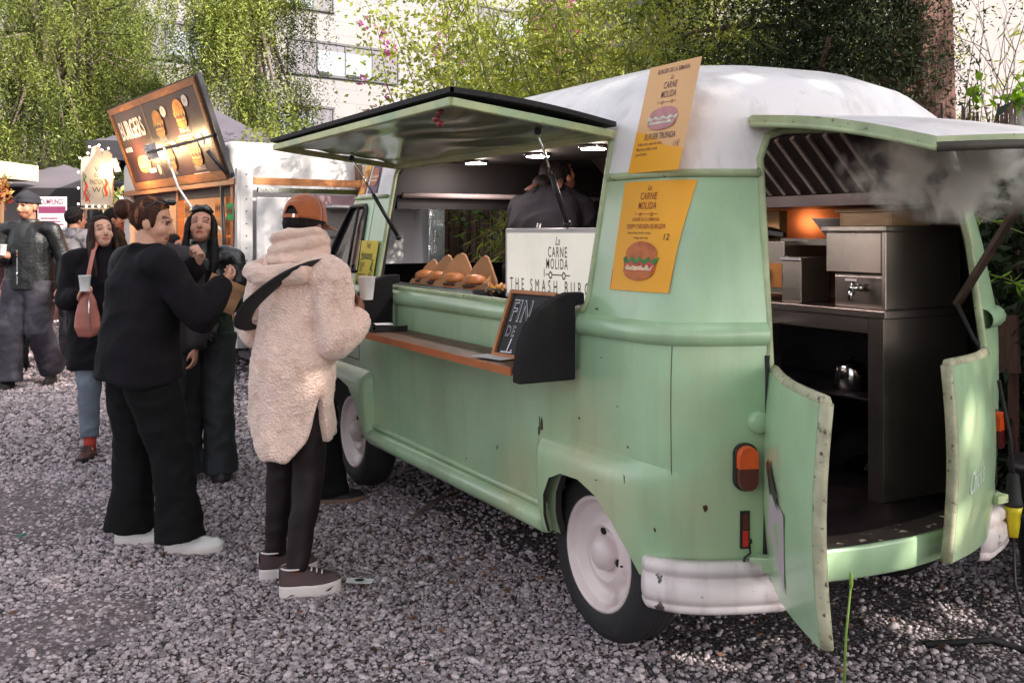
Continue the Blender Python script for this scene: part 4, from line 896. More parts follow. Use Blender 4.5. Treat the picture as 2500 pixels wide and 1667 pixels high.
# menu hatch raised above the serving side
A0, A1 = .10, 3.85
def hb(a, t, o=0.):                 # a along the side, t up the leaning board, o out of the board
    lean = Vector((0, .32, .94)).normalized(); nrm = Vector((0, .94, -.32)).normalized(); return Vector((a, .03, 2.10)) + lean * (t * 1.14) + nrm * o
q = MB(); q.add([hb(A0, 0), hb(A1, 0), hb(A1, 1), hb(A0, 1), hb(A0, 0, -.05), hb(A1, 0, -.05), hb(A1, 1, -.05), hb(A0, 1, -.05)], [(0, 1, 2, 3), (7, 6, 5, 4), (0, 4, 5, 1), (1, 5, 6, 2), (2, 6, 7, 3), (3, 7, 4, 0)])
mh = q.build('menu_hatch', M('black_hatch_frame', (.02, .018, .022), .5, var=.2), tra)
q = MB()
for a0, a1, t0, t1 in ((A0 + .10, A1 - .03, .0, .085), (A0 + .10, A1 - .03, .915, .985), (A1 - .09, A1 - .03, .085, .915), (A0 + .10, A0 + .17, .085, .915)):
    q.add([hb(a0, t0, .022), hb(a1, t0, .022), hb(a1, t1, .022), hb(a0, t1, .022), hb(a0, t0, .001), hb(a1, t0, .001), hb(a1, t1, .001), hb(a0, t1, .001)], [(0, 1, 2, 3), (0, 4, 5, 1), (1, 5, 6, 2), (2, 6, 7, 3), (3, 7, 4, 0)])
q.build('hatch_batten', warmw, mh)
BW, BH = A1 - A0 - .30, 1.22 * .82
def pn(x, y, o=.012): return hb(A1 - .11 - x, .092 + y / 1.22, o)    # x to the viewer's right, y up, metres on the board
menu = [M('menu_brown', (.055, .020, .020), .35, var=.25, scale=1.2), M('menu_white', (.74, .66, .62), .5), M('bun_print', (.62, .25, .055), .5, var=.35, scale=9), M('meat_print', (.16, .03, .02), .5, var=.6, scale=25), M('filling_print', (.60, .35, .10), .5, var=.6, scale=22), M('menu_line', (.5, .30, .2), .5)]
q = MB(); q.add([pn(0, 0, .004), pn(BW, 0, .004), pn(BW, BH, .004), pn(0, BH, .004)], [(0, 1, 2, 3)], 0)
def flat(fn, poly, mi, o):
    """filled shape, cut fine enough to follow a curved panel"""
    bm = bmesh.new(); vs_ = [bm.verts.new((x, y, 0)) for x, y in poly]; bm.faces.new(vs_); bmesh.ops.triangulate(bm, faces=bm.faces[:])
    bmesh.ops.subdivide_edges(bm, edges=bm.edges[:], cuts=3, use_grid_fill=True); bmesh.ops.triangulate(bm, faces=bm.faces[:]); bm.verts.index_update()
    q.add([fn(v.co.x, v.co.y, o) for v in bm.verts], [tuple(v.index for v in f.verts) for f in bm.faces], mi); bm.free()
def blob(cx, cy, rx, ry, a0=0, a1=360, n=16): return [(cx + rx * math.cos(R(a0 + (a1 - a0) * k / n)), cy + ry * math.sin(R(a0 + (a1 - a0) * k / n))) for k in range(n + (0 if a1 - a0 == 360 else 1))]
def burger(fn, cx, cy, w, h, mats, o=.013, lay=.001):
    top, green, meat, sauce = mats
    flat(fn, blob(cx, cy + h * .16, w * .5, h * .34, 0, 180), top, o); flat(fn, [(cx - w * .5, cy + h * .05), (cx + w * .5, cy + h * .05), (cx + w * .48, cy + h * .17), (cx - w * .48, cy + h * .17)], top, o + lay)
    flat(fn, [(cx - w * .56 + w * 1.12 * k / 12, cy + h * (.06 + .07 * math.sin(k * 2.3))) for k in range(13)] + [(cx + w * .5, cy - h * .12), (cx - w * .5, cy - h * .12)], green, o + 2 * lay)
    flat(fn, [(cx - w * .5 + w * k / 12, cy - h * (.05 + .05 * math.sin(k * 1.7))) for k in range(13)] + [(cx + w * .5, cy - h * .28), (cx - w * .5, cy - h * .28)], meat, o + 3 * lay)
    flat(fn, [(cx - w * .46 + w * .92 * k / 10, cy - h * (.14 + .06 * math.sin(k * 2.9 + 1))) for k in range(11)] + [(cx + w * .4, cy - h * .24), (cx - w * .4, cy - h * .24)], sauce, o + 4 * lay)
    flat(fn, blob(cx, cy - h * .26, w * .48, h * .24, 180, 360), top, o + 5 * lay)
q.text('BURGERS', lambda x, y: pn(x, y), .36, .74, .02, at=(.70, .62), mi=1)
for x in np.arange(.15, 1.4, .17): pass
flat(pn, [(1.40, .0), (1.415, .0), (1.415, BH), (1.40, BH)], 5, .012)
for cx, cy, nm in ((1.86, .70, 'KANSAS'), (2.72, .74, 'TEXAS BBQ'), (1.86, .25, 'PEKIN'), (2.82, .26, 'TENNESSEE')):
    burger(pn, cx, cy, .36, .36, (2, 4, 3, 4)); flat(pn, blob(cx + .30, cy + .13, .10, .07), 1, .012); q.text('11', lambda x, y: pn(x, y, .014), .07, .8, .004, at=(cx + .30, cy + .11), mi=3)
    q.text(nm, lambda x, y: pn(x, y), .085, .85, .004, at=(cx, cy - .225), mi=1)
    for k in range(2): flat(pn, [(cx - .28, cy - .27 - .035 * k), (cx + .26 - .1 * k, cy - .27 - .035 * k), (cx + .26 - .1 * k, cy - .258 - .035 * k), (cx - .28, cy - .258 - .035 * k)], 1, .012)
burger(pn, .75, .24, .5, .24, (2, 4, 4, 4)); flat(pn, [(.9, .10), (1.2, .10), (1.2, .16), (.9, .16)], 1, .020); flat(pn, blob(1.30, .13, .07, .075), 1, .012); flat(pn, [(.1, .44), (.42, .44), (.42, .50), (.1, .50)], 1, .012); q.text('DOBLE', lambda x, y: pn(x, y, .014), .055, .9, .002, at=(.26, .45), mi=3)
q.build('menu_panel', menu, mh)
q = MB(); q.tube([(.20, .10, 2.02), (.12, .10, 1.4), (.15, .10, 1.1)], .02, 6); q.tube([hb(.14, .05, .02), hb(.14, .30, .14)], .022, 6); q.build('hatch_prop', black, tra)
# flood lamps on arms lighting the board
floodm = M('ribbed_white_lamp_body', (.62, .60, .62), .4, var=.2, scale=30); glow = M('lit_flood_glass', (1, .8, .5), .4, emit=(1, .72, .36), estr=30)
def flood(a, t, out, arm_a, lab, e, glass_o):
    p = hb(a, t, out); o = thing('flood_lamp', lab, 'lamp', (0, 0, 0)); o.parent = None
    Mx = Matrix.Translation((7.42, .31, 0)) @ Matrix.Rotation(R(6), 4, 'Z'); o.matrix_world = Mx
    q = MB(); u = (hb(a, 1) - hb(a, 0)).normalized(); n = (hb(a, t, 1) - hb(a, t, 0)).normalized(); s_ = Vector((1, 0, 0)); pc = lambda x, y, z: p + s_ * x + u * y + n * z
    q.add([pc(*c) for c in ((-.13, -.09, 0), (.13, -.09, 0), (.13, .09, 0), (-.13, .09, 0), (-.11, -.08, .06), (.11, -.08, .06), (.11, .08, .06), (-.11, .08, .06))], [(3, 2, 1, 0), (4, 5, 6, 7), (0, 1, 5, 4), (1, 2, 6, 5), (2, 3, 7, 6), (3, 0, 4, 7)])
    for k in range(5): q.add([pc(-.1, -.07 + .035 * k, .062), pc(.1, -.07 + .035 * k, .062), pc(.1, -.06 + .035 * k, .075), pc(-.1, -.06 + .035 * k, .075)], [(0, 1, 2, 3)])
    q.build('lamp_housing', floodm, o)
    q = MB(); q.add([pc(*c) for c in ((-.11, -.07, -.003), (.11, -.07, -.003), (.11, .07, -.003), (-.11, .07, -.003))], [(3, 2, 1, 0)]); q.build('lamp_glass', glow, o)
    q = MB(); q.bar(pc(0, 0, .06), hb(arm_a, t, out * .8), .03, .03); q.bar(hb(arm_a, t, out * .8), hb(arm_a, t, .0), .03, .03); q.build('lamp_arm', black, o)
    l = bpy.data.lights.new('flood_light', 'AREA'); lo = bpy.data.objects.new('flood_light', l); COL.objects.link(lo); lo.parent = o; l.shape = 'RECTANGLE'; l.size = .22; l.size_y = .14; l.energy = e; l.color = (1, .66, .34)
    lo.location = pc(0, 0, -.012); lo.rotation_euler = n.to_track_quat('Z', 'Y').to_euler()
    return o
flood(1.30, .42, .34, .16, 'flood lamp on a black arm at the right of the menu board', 2.5, 0)
flood(3.05, .36, .34, 4.2, 'flood lamp shining on the left part of the menu board', 7, 0)
q = MB(); q.tube([(.50, .62, 2.42), (.46, .48, 2.0), (.34, .35, 1.75), (.15, .12, 1.55)], .012, 6); ww = q.build('lamp_cable', M('white_cable', (.75, .70, .68), .5), None); ww.matrix_world = Matrix.Translation((7.42, .31, 0)) @ Matrix.Rotation(R(6), 4, 'Z'); tag(ww, 'white cable hanging from the menu board lamp', 'cable')
# inside of the trailer
part(warmw, 'counter', tra, ((.15, -.5, 1.08), (4.3, .16, 1.14)), ((.1, -.05, .5), (4.4, .01, 1.08)))
part(M('inside_back_wall', (.25, .12, .07), .6, var=.3), 'back_wall', tra, ((.08, -1.5, .5), (4.5, -1.45, 2.3)))
part(warmw, 'shelf', tra, ((.3, -1.45, 1.75), (4.3, -1.2, 1.78)), ((.3, -1.45, 1.45), (4.3, -1.2, 1.48)), ((.25, -.12, 1.14), (.33, -.04, 2.1)), ((2.2, -.12, 1.14), (2.28, -.04, 2.1)))
part(M('dark_valance', (.03, .02, .025), .7), 'dark_valance', tra, ((.2, -.10, 1.92), (4.3, -.06, 2.06)))
for x, e in ((1.1, 22), (3.2, 22)):
    q = MB(); q.ball((x, -.7, 2.18), .05, 10); q.build('ceiling_lamp', M('warm_lamp', (1, .75, .45), .5, emit=(1, .6, .28), estr=25), tra)
    l = bpy.data.lights.new('trailer_lamp', 'POINT'); lo = bpy.data.objects.new('trailer_lamp', l); COL.objects.link(lo); lo.parent = tra; lo.location = (x, -.7, 2.08); l.energy = e; l.color = (1, .55, .25); l.shadow_soft_size = .08
TM = Matrix.Translation((7.42, .31, 0)) @ Matrix.Rotation(R(6), 4, 'Z')
def tthing(o): o.matrix_world = TM; return o
# paper bunting, burgers and bags on the trailer counter
def bunting(p, col, lab):
    q = MB(); w, h = .22, .17; q.grid(lambda u, v: (p[0] - w * u, p[1], p[2] - h * v - (.02 * abs(math.sin(u * math.pi * 6)) if v > .99 else 0)), 12, 4); 
    for k in range(3): q.add([(p[0] - w * (.18 + .26 * k) - .03 * c, p[1] + .002, p[2] - h * .5 + .05 * s_) for c, s_ in ((-1, 0), (0, -1), (1, 0), (0, 1))], [(0, 1, 2, 3)], 1)
    tthing(tag(q.build('paper_flag', [M('flag_' + lab.split()[0], col, .7), M('flag_dark', (.2, .05, .02), .8)]), lab, 'paper flag', 'paper flags in the trailer window'))
bunting((.80, -.03, 1.88), (.72, .25, .04), 'orange cut paper flag hanging in the trailer window'); bunting((.42, -.03, 1.84), (.02, .35, .10), 'green cut paper flag beside the orange one'); bunting((1.9, -.03, 1.88), (.50, .20, .05), 'dull orange cut paper flag deeper in the trailer window')
bunp = M('toasted_bun', (.42, .15, .04), .45, var=.3, scale=20); kraft = M('kraft_paper', (.42, .22, .105), .75, var=.12, scale=6, bump=.2, bscale=18, col2=(.30, .15, .07), c2=(.56, .7), c2scale=7)
for k in range(5):
    q = MB(); x = .35 + .19 * k; q.lathe([(0, 0), (.062, .004), (.066, .022), (.060, .03)], c=(x, .02 - .03 * (k % 2), 1.142), n=14); q.lathe([(.064, .035), (.07, .05), (.055, .08), (.02, .094), (0, .095)], c=(x, .02 - .03 * (k % 2), 1.142), n=14); q.lathe([(.066, .024), (.074, .034), (.064, .042)], c=(x, .02 - .03 * (k % 2), 1.142), n=14, mi=1)
    tthing(tag(q.build('burger', [bunp, M('patty', (.10, .035, .02), .6)]), ['burger nearest the corner on the trailer counter', 'second burger on the trailer counter', 'middle burger of the row on the trailer counter', 'fourth burger on the trailer counter', 'farthest burger on the trailer counter'][k], 'burger', 'burgers on the trailer counter'))
q = MB(); q.box((.5, -.38, 1.142), (.78, -.2, 1.42)); tthing(tag(q.build('paper_bag', kraft, None, .02), 'brown paper bag standing behind the burgers in the trailer', 'paper bag'))
q = MB(); q.box((.16, .165, 1.0), (4.3, .175, 1.10)); tthing(tag(q.build('counter_banner', M('red_banner', (.45, .03, .03), .6)), 'red strip along the trailer counter edge', 'banner'))

# ---------------- gazebos and stalls on the left
def gazebo(lat, dep, rot, half, eave, peak, val, lab, mt, mv):
    o = thing('gazebo', lab, 'gazebo', spot(lat, dep), R(rot))
    q = MB(); n = 10
    def cn(u, v):                # sagging four-sided canopy
        x, y = (2 * u - 1), (2 * v - 1); m = max(abs(x), abs(y)); return (x * half, y * half, eave + (peak - eave) * (1 - m) ** 1.25)
    q.grid(cn, 20, 20); q.build('canopy', mt, o)
    q = MB()
    for a, b_ in (((-1, -1), (1, -1)), ((1, -1), (1, 1)), ((1, 1), (-1, 1)), ((-1, 1), (-1, -1))):
        q.grid(lambda u, v: ((a[0] + (b_[0] - a[0]) * u) * (half + .01), (a[1] + (b_[1] - a[1]) * u) * (half + .01), eave - val * v - .03 * v * abs(math.sin(u * 9.4))), 16, 2)
    q.build('valance', mv, o)
    for x in (-1, 1):
        for y in (-1, 1): q = MB(); q.box((x * half * .97 - .02, y * half * .97 - .02, 0), (x * half * .97 + .02, y * half * .97 + .02, eave)); q.build('leg', black, o)
    return o
cv1 = M('purple_black_canvas', (.085, .072, .09), .7, var=.2, scale=1.2); cv2 = M('grey_lilac_canvas', (.10, .085, .10), .75, var=.15, scale=1.5); cv3 = M('black_canvas', (.022, .019, .024), .75, var=.3, scale=2)
gazebo(-5.3, 17.2, -20, 1.55, 2.95, 3.75, .28, 'dark peaked gazebo behind the raised menu board', cv1, cv3)
gazebo(-8.1, 18.0, -25, 1.7, 2.25, 2.75, .55, 'black gazebo with a grey top behind the cactus shaped sign', cv2, cv3)
# taco sign shaped like a cactus, with bulbs, on its stall post
so = thing('stall_sign', 'white cactus shaped sign with red and green stripes and lights round its edge', 'sign', spot(-5.25, 12.6), R(-29.3 - 90))
outl = [(-.20, 0), (.20, 0), (.20, .56), (.19, .64), (.14, .70), (.09, .69), (.055, .64), (.05, .68), (.035, .735), (-.01, .76), (-.06, .735), (-.075, .66), (-.08, .60), (-.11, .625), (-.155, .625), (-.19, .59), (-.20, .52)]
Z0 = 1.86
q = MB(); q.prism(outl, lambda x, z: (x, -.02, Z0 + z), lambda x, z: (x, .02, Z0 + z), 0); sb_ = q.build('sign_board', M('cream_sign', (.46, .40, .34), .6, var=.1, scale=6), so)
q = MB()
def sf(x, y, o=0.): return (x, -.0225 - o, Z0 + y)
for x0, w, z0, z1, mi in ((-.18, .014, .08, .44, 0), (-.15, .03, .05, .30, 1), (-.155, .018, .26, .40, 2), (-.12, .012, .06, .2, 2), (.10, .035, .12, .34, 1), (.155, .014, .1, .46, 0), (.075, .012, .1, .3, 2), (-.10, .012, .03, .16, 1)):
    q.add([sf(x0 + .012 * math.sin(k * 1.3), z0 + (z1 - z0) * k / 8) for k in range(9)] + [sf(x0 + w + .012 * math.sin(k * 1.3), z0 + (z1 - z0) * k / 8) for k in range(8, -1, -1)], [(k, k + 1, 16 - k, 17 - k) for k in range(8)], mi)
q.text('EL', lambda x, y: sf(x, y), .075, .8, .003, at=(.0, .36), mi=3); q.text('PASTOR', lambda x, y: sf(x, y), .085, .55, .004, at=(.0, .27), mi=3); q.text('W', lambda x, y: sf(x, y), .09, 1.2, .0, at=(.0, .17), mi=3); q.text('V', lambda x, y: sf(x, y), .09, 1, .0, at=(.0, .43), mi=3)
q.build('sign_paint', [M('sign_grey', (.25, .22, .2), .7), M('sign_red', (.62, .045, .02), .6), M('sign_green', (.03, .22, .05), .6), M('sign_black', (.02, .02, .02), .7)], so)
bulb = M('lit_bulb', (1, .85, .7), .4, emit=(1, .85, .68), estr=2.2)
for x, z in ((-.22, .02), (-.22, .22), (-.22, .42), (-.20, .60), (-.10, .66), (-.08, .74), (.04, .76), (.08, .70), (.16, .72), (.22, .58), (.22, .36), (-.12, -.01), (-.04, -.01), (.04, -.01), (.12, -.01)):
    q = MB(); q.ball((x, -.045, Z0 + z), .015, 8); q.build('bulb', bulb, so)
q = MB(); q.box((-.24, -.03, Z0 - .045), (.24, .03, Z0 - .025)); q.box((-.21, .0, 0), (-.17, .04, Z0 - .03)); q.box((.17, .0, 0), (.21, .04, Z0 - .03)); q.build('sign_stand', M('pale_stand', (.55, .45, .36), .6), so)
q = MB(); q.box((-.17, -.01, .9), (.17, .01, 1.70)); q.build('chalk_panel', M('chalk_black', (.012, .012, .012), .6), so)
q = MB(); q.ball((.14, -.10, Z0 + .42), .048, 12); q.tube([(.14, -.10, Z0 + .46), (.14, -.02, Z0 + .52)], .008, 6); lamp_ = tag(q.build('glowing_bulb', M('strong_warm_bulb', (1, .8, .5), .4, emit=(1, .74, .40), estr=25), None), 'glaring warm light bulb in front of the cactus sign', 'light bulb'); lamp_.matrix_world = Matrix.Translation(spot(-5.25, 12.6)) @ Matrix.Rotation(R(-119.3), 4, 'Z')
l = bpy.data.lights.new('bulb_light', 'POINT'); lo = bpy.data.objects.new('bulb_light', l); COL.objects.link(lo); lo.location = lamp_.matrix_world @ Vector((.16, -.2, Z0 + .42)); l.energy = 1.5; l.color = (1, .62, .3); l.shadow_soft_size = .06
def sheet(name, lab, cat, lat, dep, z0, w, h, mats, draw, turn=0., group=None):
    q = MB(); q.add([(-w / 2, 0, 0), (w / 2, 0, 0), (w / 2, 0, h), (-w / 2, 0, h), (-w / 2, .012, 0), (w / 2, .012, 0), (w / 2, .012, h), (-w / 2, .012, h)], [(0, 1, 2, 3), (7, 6, 5, 4), (0, 4, 5, 1), (1, 5, 6, 2), (2, 6, 7, 3), (3, 7, 4, 0)], 0); draw(q, lambda x, y, o=.0: (x, -.002 - o, y)); o = q.build(name, mats); o.location = spot(lat, dep, z0); o.rotation_euler = (0, 0, R(-119.3 + turn)); return tag(o, lab, cat, group)
def rows(q, fn, x0, x1, y0, y1, n, mi):
    for k in range(n):
        y = y0 + (y1 - y0) * k / n; q.add([fn(x0, y), fn(x1 - (x1 - x0) * .25 * ((k * 7) % 3) / 2, y), fn(x1 - (x1 - x0) * .25 * ((k * 7) % 3) / 2, y + (y1 - y0) / n * .45), fn(x0, y + (y1 - y0) / n * .45)], [(0, 1, 2, 3)], mi)
def dump(q, f):
    q.add([f(-.2, .5), f(.2, .5), f(.2, .6), f(-.2, .6)], [(0, 1, 2, 3)], 1); q.text('DUMPLINGS', lambda x, y: f(x, y, .002), .11, .55, .005, at=(0, .63), mi=1); rows(q, f, -.17, .17, .06, .46, 9, 1)
sheet('menu_poster', 'pink and white dumplings menu poster beside the man in the beanie', 'poster', -6.7, 14.5, 1.30, .42, .74, [M('white_paper', (.72, .66, .68), .7), M('magenta_ink', (.20, .03, .09), .6)], dump)
for k, (lat, lab) in enumerate(((-6.05, 'white menu sheet pinned beside the black chalk panel'),)):
    sheet('menu_sheet', lab, 'menu', lat * .91, 12.7, 1.05, .16, .78, [M('white_paper', (.7, .66, .66), .7), M('print_green', (.05, .2, .08), .6), M('print_grey', (.2, .19, .2), .6)], lambda q, f: (rows(q, f, -.06, .06, .05, .35, 7, 2), rows(q, f, -.06, .06, .42, .72, 8, 2), q.add([f(-.08, .38), f(.08, .38), f(.08, .395), f(-.08, .395)], [(0, 1, 2, 3)], 1)))
# flower stall at the far left
fs = thing('flower_stall', 'stall with a cream roof, red rail and dried flowers at the left edge', 'stall', spot(-8.3, 15.6), R(-29.3 - 90))
part(M('cream_roof_panel', (.55, .50, .34), .6, var=.1), 'roof_panel', fs, ((-1.2, -.3, 2.36), (.45, .9, 2.62)))
part(M('red_rail', (.50, .02, .035), .5), 'front_rail', fs, ((-1.2, -.32, 1.94), (.42, -.28, 1.985)))
part(M('dark_counter', (.05, .025, .025), .6, var=.4), 'counter', fs, ((-1.2, -.25, 0), (.42, .6, 1.35)))
for x in (-.9, .42): part(M('stall_post_wood', (.22, .12, .06), .7), 'post', fs, ((x - .03, -.28, 0), (x + .03, -.22, 2.4)))
rng = np.random.default_rng(301); n = 1500; P = np.stack([rng.uniform(-1.2, .5, n), rng.normal(-.25, .10, n), rng.uniform(1.98, 2.36, n)], 1); l = .11 * rng.uniform(.5, 1.4, n); V, F, T = leaves(P, rng.normal(0, 1, (n, 3)), l, l * .45, rng.random(n), rng); mesh_np('dried_flowers', V, F, leafmat('dried_flower', (.30, .03, .02), (.45, .36, .10), .2), fs, T)
n = 300; P = np.stack([rng.uniform(-.35, .15, n), rng.normal(-.34, .06, n), rng.uniform(1.95, 2.18, n)], 1); l = .10 * rng.uniform(.5, 1.2, n); V, F, T = leaves(P, rng.normal(0, 1, (n, 3)), l, l * .6, rng.random(n), rng); mesh_np('white_flowers', V, F, leafmat('white_flower', (.4, .38, .36), (.75, .68, .72), .2), fs, T)
# flowers and lit goods under the black gazebo
leafy('flower_bunch', 'flowers', 'bunch of yellow and white flowers above the man with sunglasses', spot(-6.35, 15.8), [(rg.gauss(0, .30), rg.gauss(0, .1), rg.uniform(1.85, 2.15), rg.random()) for _ in range(16)], leafmat('yellow_flower', (.10, .16, .04), (.72, .55, .22), .3), 26, .075, .6, .12, 302, stems=[([(0, 0, 0), (0, 0, 1.9)], [.03, .02])])
q = MB()
stall2 = thing('food_stall', 'dim warm lit food stall under the black gazebo', 'stall', spot(-7.3, 17.2), R(-119.3))
part(M('stall_front', (.10, .035, .03), .6, var=.4), 'counter', stall2, ((-1.3, -.2, 0), (1.3, .5, 1.1)))
part(M('stall_back_cloth', (.16, .05, .035), .8, var=.5, scale=5), 'back_cloth', stall2, ((-1.4, 1.0, 0), (1.4, 1.04, 2.2)))
for k in range(7):
    q = MB(); q.ball((-1.15 + .38 * k, .1, 1.92 - .06 * math.sin(k * 2.2)), .028, 8); q.build('bulb', bulb, stall2)
l = bpy.data.lights.new('stall_light', 'POINT'); lo = bpy.data.objects.new('stall_light', l); COL.objects.link(lo); lo.parent = stall2; lo.location = (0, .2, 1.85); l.energy = 14; l.color = (1, .6, .3)
# string of bulbs between the sign and the trailer
sl = thing('string_lights', 'string of small warm bulbs between the cactus sign and the menu board', 'string lights', spot(-5.0, 12.6))
q = MB(); e0, e1 = Vector((0, 0, 2.05)), Vector(spot(-4.25, 12.3)) - Vector(spot(-5.0, 12.6)) + Vector((0, 0, 2.0)); pts = [e0.lerp(e1, t) - Vector((0, 0, .22 * math.sin(math.pi * t))) for t in np.linspace(0, 1, 12)]; q.tube(pts, .005, 5); q.build('wire', black, sl)
for p in pts[1:-1:2]: q = MB(); q.ball(p - Vector((0, 0, .03)), .024, 8); q.build('bulb', bulb, sl)
# rattan stool
q = thing('wicker_stool', 'orange wicker stool below the chalk panel', 'stool', spot(-5.2, 12.2)); w_ = MB(); w_.lathe([(.16, 0), (.11, .3), (.15, .62)], n=16); w_.build('woven_base', M('wicker', (.38, .14, .05), .7, var=.4, scale=30), q); w_ = MB(); w_.lathe([(.0, .62), (.20, .62), (.20, .655), (0, .655)], n=20); w_.build('top', M('pale_top', (.6, .45, .33), .6), q)
# ================================================================== SIGNS, POSTERS, FOOD, KITCHEN THINGS
ink = M('dark_print', (.045, .025, .02), .6); red_ink = M('red_brown_print', (.28, .06, .02), .6); yel = M('orange_yellow_paper', (.90, .40, .02), .55, var=.06, scale=3, col2=(.90, .46, .04), c2=(.5, .75), c2scale=4); yel2 = M('faded_peach_paper', (.80, .45, .20), .55, var=.06, scale=3)
lettuce = M('lettuce_print', (.03, .17, .03), .5, var=.5, scale=60); bunpr = M('bun_orange_print', (.50, .12, .02), .5, var=.25, scale=30); tomato = M('red_filling_print', (.45, .045, .02), .5, var=.6, scale=70); mayo = M('cream_print', (.75, .55, .35), .5, var=.3, scale=70); orange_p = M('deep_orange_paper', (.72, .16, .015), .55, var=.08, scale=6); pinkbun = M('pink_bun_print', (.52, .22, .22), .5, var=.15, scale=20); greyp = M('pale_print', (.62, .60, .50), .5, var=.3, scale=60)
def wheels_logo(q, fn, cx, cy, w, mi, r=.011, lw=.0022, bar0=True):
    def seg(x0, x1, y0, y1): q.add([fn(x0, y0), fn(x1, y0), fn(x1, y1), fn(x0, y1)], [(0, 1, 2, 3)], mi)
    a, c = cx - w * .24, cx + w * .27
    for k in (a, c):
        n = 18; q.add([fn(k + rr * math.cos(2 * math.pi * i / n), cy + rr * 1.15 * math.sin(2 * math.pi * i / n)) for i in range(n) for rr in (r, r - lw * 1.3)], [(2 * i, 2 * ((i + 1) % n), 2 * ((i + 1) % n) + 1, 2 * i + 1) for i in range(n)], mi)
    seg(cx - w * .42, a - r, cy, cy + lw); seg(a + r, c - r, cy, cy + lw); seg(c + r, cx + w * .5, cy, cy + lw)
    if bar0: seg(cx - w * .5, cx - w * .5 + lw, cy - r * .6, cy + r * 1.8)
def logo(q, fn, cx, top, w, mi, mi2=None, k=1.):
    """hand lettered La over CARNE / MOLIDA over two wheels"""
    q.text('La', fn, w * .24, .75, 0, .35, at=(cx, top - w * .20), mi=mi2 or mi); q.text('CARNE', fn, w * .33, .62, .004, at=(cx, top - w * .50), mi=mi, spacing=1.12)
    q.text('MOLIDA', fn, w * .33, .60, .004, at=(cx, top - w * .81), mi=mi, spacing=1.12); wheels_logo(q, fn, cx, top - w * .98, w, mi, w * .055, w * .016)

# posters on the rear quarter (they follow the panel they are taped to)
def poster_paper(q, fn, w, h, mi, n=10):
    q.grid(lambda u, v: fn((u - .5) * w, v * h, 0), 6, n, mi)
lead = [(0, 1.332), (0, 1.715)]
def low(x, y, o=0.): z = 1.325 + y; return side_pt(-.362 - x, z, .006 + o)
q = MB(); w, h = .282, .383
poster_paper(q, low, w, h, 0); f2 = lambda x, y, o=.0014: low(x, y, o)
q.add([low(x, y, .0008) for x, y in ((-w / 2, 0), (w / 2, 0), (w / 2, .08), (-w / 2, .07))], [(0, 1, 2, 3)], 6)
logo(q, f2, .0, .372, .108, 2, 1); q.text('BURGER DE LA SEMANA', f2, .0165, .72, .002, at=(.0, .243), mi=2); q.text('CRISPY CHICKEN BURGER', f2, .023, .68, .004, at=(0, .216), mi=2)
q.text('Crispy chicken, cheddar, tomate,', f2, .0115, .80, at=(-.02, .198), mi=1); q.text('lechuga, salsa suave', f2, .0115, .80, at=(-.005, .181), mi=1); q.text('12', f2, .030, .72, .002, at=(.10, .178), mi=1)
burger(lambda x, y, o: low(x, y, .0014 + o - .013), .005, .105, .155, .135, (3, 4, 5, 7), .0135, .0004)
tag(q.build('poster', [yel, ink, red_ink, bunpr, lettuce, tomato, orange_p, mayo]), 'orange crispy chicken burger poster taped to the green rear quarter of the truck', 'poster')
def upp(x, y, o=0.):
    return Vector((-.386 - x - .02 * y, .812 - .245 * y + o * .97, 1.738 + y + .24 * o))
q = MB(); w, h = .285, .385
poster_paper(q, upp, w, h, 0); f2 = lambda x, y, o=.0014: upp(x, y, o)
q.add([upp(x, y, .0008) for x, y in ((-w / 2, 0), (w / 2, 0), (w / 2, .075), (.04, .09), (-.06, .135), (-w / 2, .15))], [(0, 1, 2, 3, 4, 5)], 1)
q.text('BURGER DE LA SEMANA', f2, .0235, .70, .004, .15, at=(0, .352), mi=2); logo(q, f2, .0, .347, .105, 2)
burger(lambda x, y, o: upp(x, y, .0014 + o - .013), -.005, .188, .155, .082, (3, 4, 5, 4), .0135, .0004)
q.text('BURGER TRUFADA', f2, .031, .66, .006, at=(0, .115), mi=2)
for k, t in enumerate(('Doble carne, queso de cabra,', 'Mayonesa trufada, rucula', 'y pan brioche')): q.text(t, f2, .0165, .72, .002, align='LEFT', at=(-.12, .096 - .018 * k), mi=2)
q.text('11€', f2, .030, .72, .002, at=(.10, .082), mi=6)
tag(q.build('poster', [yel2, yel, M('purple_print', (.12, .055, .07), .6), pinkbun, greyp, pinkbun, M('brown_print', (.30, .15, .07), .6)]), 'faded peach truffle burger poster taped to the white roof side', 'poster')
# two small pictures on the white front pillar, yellow notice below
for i, (x0, lab, m0, m1) in enumerate(((2.50, 'small orange burger picture on the white front pillar', orange_p, yel), (2.30, 'small dark burger picture nearest the window on the front pillar', M('violet_paper', (.12, .05, .14), .5), M('lilac_paper', (.55, .42, .52), .5)))):
    def sp_(x, y, o=0.): return side_pt(x0 - x, 1.755 + y, .006 + o)
    q = MB(); q.grid(lambda u, v: sp_((u - .5) * .15, v * .175), 2, 6, 0 if i else 1); q.add([sp_(x, y, .0008) for x, y in ((-.075, 0), (.075, 0), (.075, .06), (-.075, .06))], [(0, 1, 2, 3)], 0)
    burger(lambda x, y, o: sp_(x, y, .0014 + o - .013), 0, .095, .115, .11, (2, 3, 4, 3), .0135, .0004)
    tag(q.build('burger_picture', [m0, m1, bunpr, mayo, tomato]), lab, 'picture', 'small burger pictures on the pillar')
def ye(x, y, o=0.): return side_pt(2.185 - x, 1.215 + y, .012 + o)
q = MB(); w, h = .285, .265; q.grid(lambda u, v: ye((u - .5) * w, v * h), 4, 6, 0); f2 = lambda x, y, o=.0014: ye(x, y, o)
